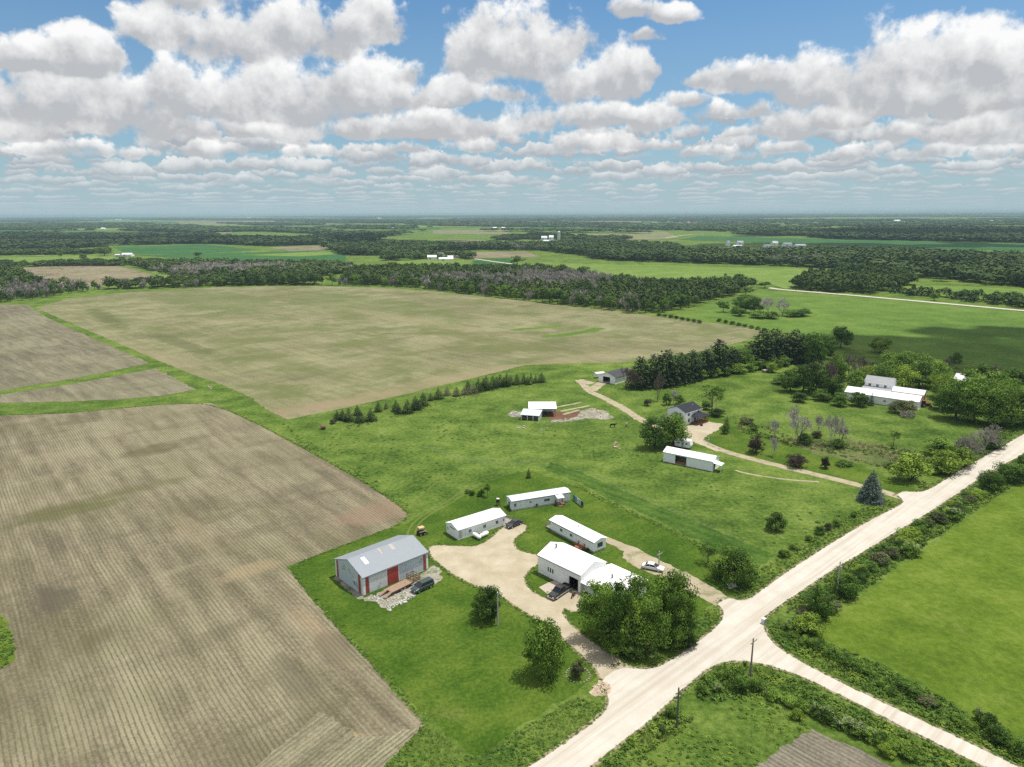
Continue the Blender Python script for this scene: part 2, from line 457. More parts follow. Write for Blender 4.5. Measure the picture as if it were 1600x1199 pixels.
def mat_leaf(name, dark, light, trans=0.26, spread=0.5, bright=1.0):
    if name in MATS: return MATS[name]
    m, t, p = newmat(name); setp(p, 0.65, 0.10)
    oi = t.n.new('ShaderNodeObjectInfo')
    P = pos(t)
    n = t.noise(P, 0.9, 3.0, 0.6)
    vf = t.noise(P, 7.0, 2.0, 0.6)
    lf = t.noise(P, 0.33, 2.0, 0.5)
    n = t.math('ADD', n, t.math('MULTIPLY', t.math('SUBTRACT', lf, 0.5), 1.3))
    f = t.math('ADD', t.math('MULTIPLY', t.math('SUBTRACT', n, 0.5), 1.5), t.math('MULTIPLY_ADD', t.math('SUBTRACT', vf, 0.5), 1.2, 0.5))
    f = t.math('MULTIPLY_ADD', t.math('SUBTRACT', oi.outputs['Random'], 0.5), spread, f)
    col = t.ramp(f, [(0.1, [v * bright for v in dark]), (0.9, [v * bright for v in light])])
    t.put(p.inputs['Base Color'], col)
    tr = t.n.new('ShaderNodeBsdfTranslucent'); t.put(tr.inputs[0], t.vmath('MULTIPLY', col, (1.1, 1.25, 0.7)))
    mx = t.n.new('ShaderNodeMixShader'); mx.inputs[0].default_value = trans
    t.l.new(p.outputs[0], mx.inputs[1]); t.l.new(tr.outputs[0], mx.inputs[2])
    t.l.new(mx.outputs[0], t.n['Material Output'].inputs['Surface'])
    MATS[name] = m
    return m

def mat_wood_mass(name, dark, light, scale=0.05, grey=None):
    """leaves of a far wood: tone changes from tree to tree"""
    if name in MATS: return MATS[name]
    m, t, p = newmat(name); setp(p, 0.85, 0.1)
    P = pos(t)
    a = t.noise(P, scale, 3.0, 0.6); b = t.noise(P, 0.012, 3.0, 0.6); c = t.noise(P, 0.9, 2.0)
    f = t.math('ADD', t.math('MULTIPLY', t.math('SUBTRACT', a, 0.5), 2.0), t.math('MULTIPLY_ADD', t.math('SUBTRACT', b, 0.5), 1.3, 0.5))
    f = t.math('MULTIPLY_ADD', t.math('SUBTRACT', c, 0.5), 0.8, f)
    col = t.ramp(f, [(0.1, dark), (0.9, light)])
    t.put(p.inputs['Base Color'], col)
    MATS[name] = m
    return m

# ------------------------------------------------------------------ mesh building
class MB:
    def __init__(s):
        s.v, s.f, s.mi, s.m = [], [], [], 0
    def add(s, vs, fs, M=None):
        o = len(s.v)
        s.v += [tuple(M @ Vector(v)) if M is not None else tuple(v) for v in vs]
        s.f += [tuple(i + o for i in f) for f in fs]
        s.mi += [s.m] * len(fs)
        return s
    def box(s, x0, y0, z0, x1, y1, z1, M=None):
        vs = [(x0, y0, z0), (x1, y0, z0), (x1, y1, z0), (x0, y1, z0), (x0, y0, z1), (x1, y0, z1), (x1, y1, z1), (x0, y1, z1)]
        return s.add(vs, [(3, 2, 1, 0), (4, 5, 6, 7), (0, 1, 5, 4), (1, 2, 6, 5), (2, 3, 7, 6), (3, 0, 4, 7)], M)
    def prism(s, poly, axis, a, b, M=None):
        """polygon given in the two other axes (in order), swept along the axis from a to b"""
        n = len(poly)
        def P(p, w):
            return {0: (w, p[0], p[1]), 1: (p[0], w, p[1]), 2: (p[0], p[1], w)}[axis]
        vs = [P(p, a) for p in poly] + [P(p, b) for p in poly]
        fs = [tuple(range(n - 1, -1, -1)), tuple(range(n, 2 * n))]
        fs += [(i, (i + 1) % n, (i + 1) % n + n, i + n) for i in range(n)]
        return s.add(vs, fs, M)
    def tube(s, p0, p1, r0, r1=None, n=8, M=None, cap=True):
        r1 = r0 if r1 is None else r1
        p0, p1 = Vector(p0), Vector(p1)
        d = (p1 - p0).normalized()
        a = d.orthogonal().normalized(); b = d.cross(a)
        vs = []
        for p, r in ((p0, r0), (p1, r1)):
            for k in range(n):
                q = 2 * math.pi * k / n
                vs.append(p + a * (r * math.cos(q)) + b * (r * math.sin(q)))
        fs = [(k, (k + 1) % n, (k + 1) % n + n, k + n) for k in range(n)]
        if cap: fs += [tuple(range(n - 1, -1, -1)), tuple(range(n, 2 * n))]
        return s.add(vs, fs, M)
    def loft(s, rings, M=None, cap=True):
        n = len(rings[0]); vs = [p for r in rings for p in r]; fs = []
        for i in range(len(rings) - 1):
            for k in range(n):
                fs.append((i * n + k, i * n + (k + 1) % n, (i + 1) * n + (k + 1) % n, (i + 1) * n + k))
        if cap:
            fs.append(tuple(range(n - 1, -1, -1))); fs.append(tuple(range((len(rings) - 1) * n, len(rings) * n)))
        return s.add(vs, fs, M)
    def ball(s, c, r, n=10, m=7, sq=(1, 1, 1), M=None):
        rings = []
        for i in range(1, m):
            a = math.pi * i / m
            rings.append([(c[0] + r * sq[0] * math.sin(a) * math.cos(2 * math.pi * k / n), c[1] + r * sq[1] * math.sin(a) * math.sin(2 * math.pi * k / n), c[2] - r * sq[2] * math.cos(a)) for k in range(n)])
        return s.loft(rings, M)
    def build(s, name, mats, parent=None, bevel=0.0, smooth=False, label=None):
        me = bpy.data.meshes.new(name)
        me.from_pydata(s.v, [], s.f)
        for m in (mats if isinstance(mats, (list, tuple)) else [mats]): me.materials.append(m)
        if any(s.mi): me.polygons.foreach_set('material_index', s.mi)
        bm = bmesh.new(); bm.from_mesh(me); bmesh.ops.recalc_face_normals(bm, faces=bm.faces)
        if bevel > 0:
            es = [e for e in bm.edges if len(e.link_faces) == 2 and e.calc_face_angle(0) > 0.5]
            bmesh.ops.bevel(bm, geom=es, offset=bevel, segments=2, affect='EDGES', profile=0.6)
        bm.to_mesh(me); bm.free()
        if smooth:
            me.polygons.foreach_set('use_smooth', [True] * len(me.polygons))
        o = bpy.data.objects.new(name, me); COL.objects.link(o)
        if parent is not None: o.parent = parent
        if label: o['label'] = label
        return o

def tag(o, label, cat, group=None):
    o['label'] = label; o['category'] = cat
    if group: o['group'] = group
    return o

def thing(name, label, cat, loc=(0, 0, 0), rotz=0.0, group=None):
    o = bpy.data.objects.new(name, None); COL.objects.link(o)
    o.empty_display_size = 0.5
    o.location = loc; o.rotation_euler = (0, 0, rotz)
    return tag(o, label, cat, group)

def mpp(x, y):
    """metres covered by one photo pixel at the ground point seen there"""
    r = ray(x, y); return CAMH / -r.z

def height(bx, by, ty):
    """height of an upright thing from its foot and the photo row of its top"""
    g = G(bx, by); lo, hi = 0.0, 60.0
    for _ in range(40):
        m = (lo + hi) / 2
        d = g + Vector((0, 0, m - CAMH))
        w = d.y * _cp - d.z * _sp; v = -(d.z * _cp + d.y * _sp) / w * F; u = d.x / w * F
        y = -_sr * u + _cr * v + CY
        if y > ty: lo = m
        else: hi = m
    return lo

# ------------------------------------------------------------------ the land
rnd = random.Random(7)

def sheet(name, pts, z, m, jit=0.0, step=None, ground=False, kind='structure', grow=0.0, smooth=0):
    """one flat cover of the land, its edge a little uneven; pts are photo positions unless ground"""
    P = [Vector((p[0], p[1], 0)) if ground else G(*p) for p in pts]
    for _ in range(smooth):
        P = [q for i, a in enumerate(P) for q in (a.lerp(P[(i + 1) % len(P)], .25), a.lerp(P[(i + 1) % len(P)], .75))]
    if grow:
        ar = sum(P[i].x * P[(i + 1) % len(P)].y - P[(i + 1) % len(P)].x * P[i].y for i in range(len(P)))
        sg = 1 if ar > 0 else -1; Q = []
        for i, p in enumerate(P):
            d = (P[(i + 1) % len(P)] - P[i - 1]).normalized(); Q.append(p + Vector((d.y, -d.x, 0)) * sg * grow)
        P = Q
    if jit > 0:
        Q = []
        for i, a in enumerate(P):
            b = P[(i + 1) % len(P)]
            d = (b - a).length
            st = step or max(1.2, jit * 3)
            n = max(1, min(160, int(d / st)))
            nv = Vector((-(b - a).y, (b - a).x, 0)).normalized() if d > 0 else Vector((0, 0, 0))
            for k in range(n):
                q = a.lerp(b, k / n)
                w = 0.35 if k == 0 else 1.0
                Q.append(q + nv * rnd.gauss(0, jit) * w)
        P = Q
    bm = bmesh.new()
    vs = [bm.verts.new((p.x, p.y, z)) for p in P]
    f = bm.faces.new(vs); f.normal_update()
    bmesh.ops.triangulate(bm, faces=[f], ngon_method='EAR_CLIP')
    bm.normal_update()
    for fc in bm.faces:
        if fc.normal.z < 0: fc.normal_flip()
    me = bpy.data.meshes.new(name); bm.to_mesh(me); bm.free()
    me.materials.append(m)
    o = bpy.data.objects.new(name, me); COL.objects.link(o)
    o['kind'] = kind
    return o

def strip(name, px, width, z, m, jit=0.12, ground=False):
    """a track of even width along photo positions"""
    P = [Vector((p[0], p[1], 0)) if ground else G(*p) for p in px]
    # smooth the line
    for _ in range(2):
        Q = [P[0]]
        for a, b in zip(P, P[1:]):
            Q += [a.lerp(b, 0.25), a.lerp(b, 0.75)]
        Q.append(P[-1]); P = Q
    L, Rr = [], []
    for i, p in enumerate(P):
        d = (P[min(i + 1, len(P) - 1)] - P[max(i - 1, 0)]).normalized()
        n = Vector((-d.y, d.x, 0))
        wl = width(i / (len(P) - 1)) if callable(width) else width
        L.append(p + n * wl / 2); Rr.append(p - n * wl / 2)
    return sheet(name, [(q.x, q.y) for q in L + Rr[::-1]], z, m, jit, ground=True)

def along(px, step, ground=False):
    """points every step metres along a line of photo positions"""
    P = [G(*p) for p in px] if not ground else px
    out = []; rest = 0.0
    for a, b in zip(P, P[1:]):
        d = (b - a).length; t = rest
        while t < d:
            out.append(a.lerp(b, t / d)); t += step
        rest = t - d
    return out

g_base = mat_grass('grass_rough', (0.030, 0.064, 0.010), (0.082, 0.136, 0.022), (0.158, 0.212, 0.046), (0.20, 0.20, 0.07), 0.35, bmp=0.8)
g_lawn = mat_grass('grass_lawn', (0.028, 0.066, 0.007), (0.054, 0.104, 0.011), (0.105, 0.150, 0.022), (0.165, 0.165, 0.05), 0.8, fine=1.6, bmp=0.5, con=1.35, mow=(44, 2.4, 0.16))
g_mown = mat_grass('grass_mown', (0.022, 0.058, 0.010), (0.050, 0.102, 0.016), (0.090, 0.150, 0.027), (0.20, 0.20, 0.07), 0.4, mow=(133, 3.2, 0.45), bmp=0.6)
g_past = mat_grass('grass_pasture', (0.060, 0.104, 0.011), (0.094, 0.150, 0.016), (0.145, 0.195, 0.032), (0.19, 0.20, 0.055), 0.4, fine=0.8, bmp=0.9)
g_hay = mat_grass('grass_hay', (0.054, 0.106, 0.019), (0.082, 0.144, 0.025), (0.122, 0.182, 0.036), (0.16, 0.20, 0.06), 0.35, fine=0.5, patch=0.5)
g_verge = mat_grass('grass_verge', (0.029, 0.076, 0.011), (0.078, 0.151, 0.020), (0.157, 0.241, 0.038), (0.22, 0.20, 0.09), 0.35, bmp=0.9)
g_wild = mat_grass('grass_wild', (0.039, 0.073, 0.018), (0.095, 0.123, 0.039), (0.190, 0.185, 0.078), (0.24, 0.21, 0.11), 0.5, bmp=0.9)
crop_w = mat_crop('crop_west', 129.5, (0.167, 0.143, 0.097), (0.262, 0.231, 0.156), (0.055, 0.075, 0.030), greenamt=0.35, green=(0.085, 0.085, 0.032), weeds=0.7, warp=0.45, amount=0.9, patches=[
 (598, 797, 13, 42, 7, (0.215, 0.150, 0.105), .8), (560, 1160, 3.5, 130, 1.6, (0.30, 0.245, 0.135), .8), (405, 888, 9, 42, 3.5, (0.27, 0.215, 0.135), .75),
 (500, 990, 12, 130, 2.2, (0.27, 0.215, 0.135), .7), (85, 935, 7, 130, 4, (0.070, 0.062, 0.045), .75), (235, 704, 9, 42, 6, (0.080, 0.062, 0.025), .6),
 (110, 800, 16, 42, 3.5, (0.085, 0.088, 0.032), .7), (170, 775, 20, 42, 4, (0.095, 0.090, 0.035), .6), (150, 1000, 5, 100, 3, (0.09, 0.075, 0.04), .5), (300, 830, 14, 130, 3, (0.27, 0.22, 0.14), .45), (520, 1010, 6, 130, 3, (0.085, 0.075, 0.055), .6), (460, 1060, 8, 130, 3, (0.09, 0.08, 0.058), .5)])
crop_h = mat_crop('crop_headland', 58.0, (0.175, 0.154, 0.106), (0.271, 0.243, 0.165), (0.055, 0.080, 0.030), greenamt=0.2, weeds=0.3, seed=2.0, amount=0.9)
crop_u = mat_crop('crop_upper', 135.0, (0.158, 0.139, 0.097), (0.253, 0.229, 0.160), (0.060, 0.080, 0.035), greenamt=0.35, green=(0.105, 0.115, 0.050), weeds=0.4, seed=3.0)
crop_m = mat_crop('crop_middle', 134.0, (0.167, 0.161, 0.086), (0.279, 0.261, 0.156), (0.085, 0.105, 0.038), greenamt=1.0, green=(0.105, 0.122, 0.042), weeds=0.2, warp=0.8, seed=5.0, amount=0.9, mc=0.75, patches=[
 (560, 625, 26, 42, 9, (0.255, 0.205, 0.125), .75), (720, 590, 40, 42, 9, (0.250, 0.205, 0.125), .7), (900, 562, 40, 30, 8, (0.245, 0.205, 0.125), .6), (470, 640, 14, 42, 8, (0.24, 0.18, 0.12), .7),
 (165, 496, 75, 128, 7, (0.080, 0.090, 0.036), .8), (285, 538, 60, 132, 7, (0.080, 0.090, 0.036), .75), (745, 521, 7, 90, 60, (0.095, 0.095, 0.042), .6),
 (330, 470, 120, 134, 40, (0.105, 0.130, 0.045), .55), (560, 475, 130, 134, 40, (0.105, 0.130, 0.045), .55), (250, 560, 60, 134, 9, (0.25, 0.205, 0.13), .5), (430, 560, 90, 134, 9, (0.11, 0.125, 0.045), .5), (640, 500, 120, 134, 10, (0.25, 0.215, 0.125), .5), (780, 535, 70, 134, 10, (0.115, 0.125, 0.045), .5)])
crop_p = mat_crop('crop_plot', 131.0, (0.164, 0.144, 0.113), (0.229, 0.211, 0.163), (0.045, 0.060, 0.030), greenamt=0.1, weeds=0.4, seed=8.0)
crop_b = mat_crop('crop_brown', 125.0, (0.181, 0.149, 0.100), (0.244, 0.206, 0.142), (0.120, 0.130, 0.055), greenamt=0.4, green=(0.13, 0.16, 0.06), weeds=0.2, seed=11.0, amount=0.5)
crop_t = mat_crop('crop_tan', 40.0, (0.157, 0.165, 0.082), (0.207, 0.206, 0.113), (0.13, 0.15, 0.06), greenamt=0.3, weeds=0.0, seed=12.0, amount=0.3)
green_d = mat_grass('field_green_deep', (0.022, 0.075, 0.022), (0.032, 0.098, 0.028), (0.050, 0.120, 0.034), (0.1, 0.13, 0.04), 0.2, fine=0.2, patch=0.3)
green_l = mat_grass('field_green_light', (0.080, 0.140, 0.025), (0.115, 0.180, 0.035), (0.150, 0.210, 0.050), (0.22, 0.22, 0.09), 0.4, fine=0.2, patch=0.3)
gravel = mat_gravel('road_gravel', (0.515, 0.488, 0.437), (0.36, 0.318, 0.25), 42.0, 0.65, 0.45)
gravel_b = mat_gravel('road_gravel_branch', (0.66, 0.60, 0.51), (0.46, 0.39, 0.30), 132.0, 0.45, 0.35)
shoulder = mat_gravel('gravel_edge', (0.30, 0.26, 0.18), (0.20, 0.17, 0.10), None, 0.0, 0.9, grass=0.95)
drive = mat_gravel('drive_gravel', (0.42, 0.375, 0.28), (0.30, 0.255, 0.175), None, 0.0, 0.85)
drive2 = mat_gravel('drive_gravel_pale', (0.36, 0.315, 0.225), (0.25, 0.21, 0.14), None, 0.0, 0.6, grass=0.5)
dirt = mat_gravel('yard_dirt', (0.170, 0.085, 0.050), (0.085, 0.052, 0.036), None, 0.0, 0.9)
rubble_g = mat_gravel('rubble_ground', (0.36, 0.34, 0.30), (0.17, 0.155, 0.115), None, 0.0, 0.9, grass=0.75)
concrete = mat_gravel('concrete', (0.44, 0.39, 0.33), (0.30, 0.24, 0.19), None, 0.0, 0.5)

# base sheet of grass land out to the horizon
def ground():
    bm = bmesh.new()
    rings = [0, 200, 500, 1000, 2000, 4000, 8000, 16000, 33000, 60000]
    n = 72; vs = [[bm.verts.new((0, 0, 0))]]
    for r in rings[1:]:
        vs.append([bm.verts.new((r * math.cos(2 * math.pi * k / n), r * math.sin(2 * math.pi * k / n), 0)) for k in range(n)])
    for k in range(n):
        bm.faces.new((vs[0][0], vs[1][k], vs[1][(k + 1) % n]))
        for i in range(1, len(rings) - 1):
            bm.faces.new((vs[i][k], vs[i + 1][k], vs[i + 1][(k + 1) % n], vs[i][(k + 1) % n]))
    me = bpy.data.meshes.new('ground'); bm.to_mesh(me); bm.free(); me.materials.append(g_base)
    o = bpy.data.objects.new('ground', me); COL.objects.link(o); o['kind'] = 'structure'
ground()

# --- fields round the farm
WEST = [(330, 630), (420, 672), (500, 716), (560, 750), (618, 787), (640, 806), (612, 824), (520, 858), (447, 886), (480, 928), (520, 975), (600, 1062), (640, 1108), (664, 1132), (640, 1155), (600, 1199), (530, 1275), (-300, 1290), (-1100, 900), (-900, 655), (0, 650), (110, 646), (170, 640), (250, 633)]
sheet('crop_field', WEST, 0.02, crop_w, 0.16, 1.0)
sheet('crop_headland', [(385, 1212), (420, 1180), (470, 1138), (500, 1112), (530, 1130), (562, 1152), (600, 1150), (630, 1140), (655, 1136), (600, 1197), (555, 1250), (400, 1250)], 0.024, crop_h, 0.2, 0.8)
sheet('crop_field', [(-900, 655), (-900, 470), (0, 476), (44, 477), (70, 495), (110, 513), (160, 535), (233, 568), (120, 591), (0, 611), (-300, 640)], 0.03, crop_u, 0.4, 3.0)
sheet('crop_field', [(-300, 652), (0, 617), (120, 599), (243, 576), (307, 609), (250, 619), (182, 625), (90, 628), (0, 630), (-300, 645)][1:9], 0.034, crop_u, 0.4, 3.0)
MIDDLE = [(55, 481), (110, 466), (200, 457), (340, 449), (480, 447), (600, 450), (680, 456), (760, 464), (850, 474), (950, 484), (1050, 498), (1120, 506), (1165, 511), (1195, 520), (1165, 533), (1100, 548), (1040, 560), (969, 567), (890, 568), (821, 571), (760, 586), (702, 600), (650, 613), (601, 624), (540, 638), (500, 646), (449, 656), (415, 640), (392, 622), (350, 603), (300, 585), (250, 565), (150, 522), (85, 494)]
sheet('crop_field', MIDDLE, 0.04, crop_m, 0.3, 2.0)
strip('grass_waterway', [(848, 526), (880, 524), (915, 519), (938, 513)], 9.0, 0.050, g_hay, 1.0)
strip('grass_waterway', [(800, 516), (840, 513), (880, 509)], 7.0, 0.052, g_hay, 1.0)
sheet('crop_field', [(3, 421), (90, 415), (170, 413), (215, 423), (262, 437), (150, 448), (95, 453), (40, 433)], 0.06, crop_b, 0.8, 8.0)
sheet('tilled_plot', [(1268, 1139), (1180, 1199), (1130, 1235), (1480, 1235), (1395, 1199), (1330, 1166)], 0.02, crop_p, 0.25, 1.0)
sheet('grass_island', [(-60, 945), (0, 962), (14, 985), (23, 1015), (18, 1035), (0, 1045), (-60, 1060)], 0.026, g_past, 0.5, 1.2)
# lawns and pastures
sheet('lawn', [(447, 888), (520, 859), (612, 826), (700, 791), (740, 764), (790, 742), (830, 735), (900, 760), (960, 790), (1040, 825), (1100, 858), (1170, 888), (1185, 895), (1120, 940), (1060, 975), (960, 1036), (900, 1085), (820, 1130), (742, 1183), (690, 1140), (600, 1054), (520, 967)], 0.012, g_lawn, 0.3, 1.5)
sheet('mown_strip', [(860, 722), (905, 737), (1000, 779), (1100, 822), (1180, 855), (1212, 868), (1178, 886), (1100, 850), (1040, 818), (960, 782), (900, 752), (850, 732)], 0.016, g_mown, 0.4, 2.0)
sheet('lawn', [(1010, 672), (1062, 640), (1120, 650), (1160, 668), (1250, 700), (1330, 722), (1400, 752), (1440, 770), (1420, 777), (1385, 766), (1330, 754), (1250, 736), (1180, 718), (1130, 702), (1090, 692)], 0.012, g_lawn, 0.3, 2.0)
sheet('pasture', [(1268, 988), (1300, 962), (1340, 935), (1420, 878), (1500, 818), (1600, 752), (1800, 640), (2600, 640), (2800, 1300), (1750, 1260), (1600, 1162), (1540, 1130), (1480, 1094), (1400, 1050), (1330, 1018), (1290, 1004)], 0.012, g_past, 0.4, 2.0)
sheet('wild_grass', [(1230, 690), (1290, 690), (1350, 690), (1420, 700), (1470, 722), (1450, 735), (1400, 735), (1340, 722), (1280, 712)], 0.020, g_wild, 0.8, 2.0)
sheet('hay_field', [(1060, 494), (1100, 480), (1127, 469), (1205, 456), (1310, 462), (1400, 470), (1600, 488), (2200, 535), (2200, 650), (1700, 590), (1600, 580), (1480, 563), (1400, 553), (1340, 548), (1300, 540), (1240, 522), (1200, 515), (1120, 503)], 0.03, g_hay, 0.8, 6.0)

# --- roads
ROAD = [
 (560, 1372), (826, 1199), (880, 1164), (935, 1124), (952, 1104), (950, 1085), (938, 1064), (962, 1046), (985, 1044), (1010, 1047), (1035, 1041), (1080, 1012), (1118, 982), (1131, 966), (1129, 950), (1118, 944), (1140, 934), (1157, 940),
 (1175, 935), (1210, 908), (1250, 880), (1330, 830), (1385, 800), (1407, 790), (1413, 783), (1400, 773), (1411, 768), (1440, 770), (1462, 760), (1500, 735), (1560, 702), (1600, 678), (1800, 572), (2040, 446),
 (2080, 449), (1860, 566), (1600, 709), (1545, 739), (1500, 768), (1450, 802), (1400, 831), (1350, 862), (1300, 891), (1250, 925), (1212, 950), (1196, 962), (1191, 975), (1198, 993), (1212, 1010), (1250, 1034), (1290, 1055), (1330, 1075), (1390, 1103), (1450, 1131), (1520, 1164), (1600, 1203), (1700, 1252), (2050, 1424),
 (1930, 1386), (1620, 1237), (1540, 1199), (1500, 1180), (1460, 1160), (1400, 1131), (1350, 1104), (1300, 1080), (1260, 1060), (1220, 1045), (1180, 1035), (1150, 1032), (1120, 1037), (1095, 1052), (1060, 1084), (1030, 1112), (1000, 1138), (960, 1168), (921, 1199), (690, 1382)]
sheet('gravel_road', ROAD, 0.034, gravel, 0.06, 0.4, smooth=2)
sheet('road_shoulder', ROAD, 0.026, shoulder, 0.10, 0.35, grow=0.55, smooth=2)

DRIVE = [
 (669, 853), (704, 853), (735, 855), (750, 852), (766, 843), (779, 830), (792, 820), (803, 817), (814, 818), (823, 822), (821, 830), (805, 840), (801, 850), (808, 859), (822, 864), (841, 868), (841, 882), (825, 891), (819, 902), (820, 911), (827, 921), (844, 933), (856, 936), (880, 918), (905, 925), (912, 936), (908, 954), (892, 955), (883, 950), (877, 957), (884, 968), (903, 987), (935, 1012), (968, 1032), (987, 1043), (960, 1062), (938, 1062), (932, 1045), (905, 1020), (880, 999), (870, 983), (852, 972), (838, 967), (805, 947), (779, 928), (762, 921), (740, 914), (722, 905), (704, 895), (688, 882), (675, 872)]
sheet('driveway', DRIVE, 0.030, drive, 0.12, 0.5, smooth=1)
sheet('drive_edge', DRIVE, 0.022, shoulder, 0.16, 0.4, grow=0.4, smooth=1)

sheet('driveway', [(939, 836), (965, 846), (990, 855), (1015, 868), (1040, 880), (1065, 892), (1090, 904), (1110, 916), (1130, 929), (1150, 940), (1134, 956), (1118, 947), (1085, 930), (1050, 906), (1010, 893), (988, 884), (972, 872), (975, 862), (955, 852), (938, 844)], 0.030, drive2, 0.22, 0.9)
strip('driveway', [(1410, 778), (1385, 770), (1330, 755), (1250, 736), (1180, 719), (1130, 705), (1098, 692), (1080, 678), (1072, 668)], 3.2, 0.030, drive2, 0.15)
sheet('house_yard', [(1064, 674), (1070, 666), (1085, 664), (1108, 659), (1130, 663), (1120, 673), (1104, 681), (1098, 688), (1106, 697), (1130, 707), (1115, 704), (1092, 694), (1072, 686)], 0.034, drive, 0.25, 1.0)
strip('farm_track', [(904, 594), (915, 604), (922, 613), (940, 620), (955, 628), (975, 639), (995, 652), (1012, 662)], 3.6, 0.028, drive2, 0.3)
strip('farm_track', [(945, 597), (936, 601), (924, 611)], 4.5, 0.032, drive2, 0.3)
strip('farm_track', [(1012, 662), (1030, 668), (1066, 674)], 3.0, 0.026, drive2, 0.3)
strip('footpath', [(1149, 735), (1165, 740), (1200, 746), (1240, 751), (1280, 753)], 0.9, 0.026, drive2, 0.12)
strip('farm_track', [(905, 594), (925, 600)], 5.0, 0.036, drive2, 0.5)
sheet('cattle_yard', [(852, 645), (862, 640), (885, 646), (905, 641), (918, 644), (905, 652), (880, 657), (858, 655)], 0.028, dirt, 0.3, 1.0)
sheet('gravel_pad', [(905, 643), (925, 638), (945, 642), (960, 653), (945, 656), (915, 654), (880, 660), (860, 660), (862, 657), (885, 656), (903, 651)], 0.032, rubble_g, 0.4, 1.0)
sheet('gravel_pad', [(793, 647), (800, 643), (814, 645), (816, 651), (800, 652)], 0.032, rubble_g, 0.4, 1.0)
for a, b in (((862, 638), (908, 629)), ((876, 643), (922, 634)), ((880, 648), (905, 641))):
    strip('feed_strip', [a, b], 1.3, 0.036, drive2, 0.2)
sheet('gravel_pad', [(560, 934), (572, 934), (610, 918), (665, 893), (678, 884), (686, 888), (690, 905), (670, 918), (645, 930), (622, 943), (606, 954), (596, 950), (590, 940), (575, 940)], 0.0315, rubble_g, 0.3, 0.6)
sheet('gravel_pad', [(528, 900), (540, 909), (568, 932), (562, 938), (545, 926), (522, 903)], 0.036, rubble_g, 0.2, 0.6)
sheet('concrete_apron', [(842, 918), (856, 911), (870, 906), (902, 924), (880, 925), (868, 934), (857, 930)], 0.040, concrete)
sheet('gravel_pad', [(925, 1072), (935, 1063), (950, 1066), (955, 1076), (945, 1087), (925, 1086)], 0.040, mat_gravel('rubble_pink', (0.50, 0.40, 0.31), (0.28, 0.23, 0.14), None, 0, 0.8, grass=0.3), 0.3, 0.5)
# worn wheel tracks through the grass
for ln in ([(745, 752), (690, 790), (660, 806), (640, 822), (634, 845)], [(752, 755), (700, 790), (668, 806), (650, 822), (648, 846)], [(700, 742), (655, 775), (645, 800)], [(640, 700), (600, 690), (560, 668), (520, 655)]):
    strip('worn_track', ln, 0.55, 0.022, mat_gravel('worn_grass', (0.115, 0.135, 0.035), (0.075, 0.12, 0.02), None, 0, 0.8), 0.12)

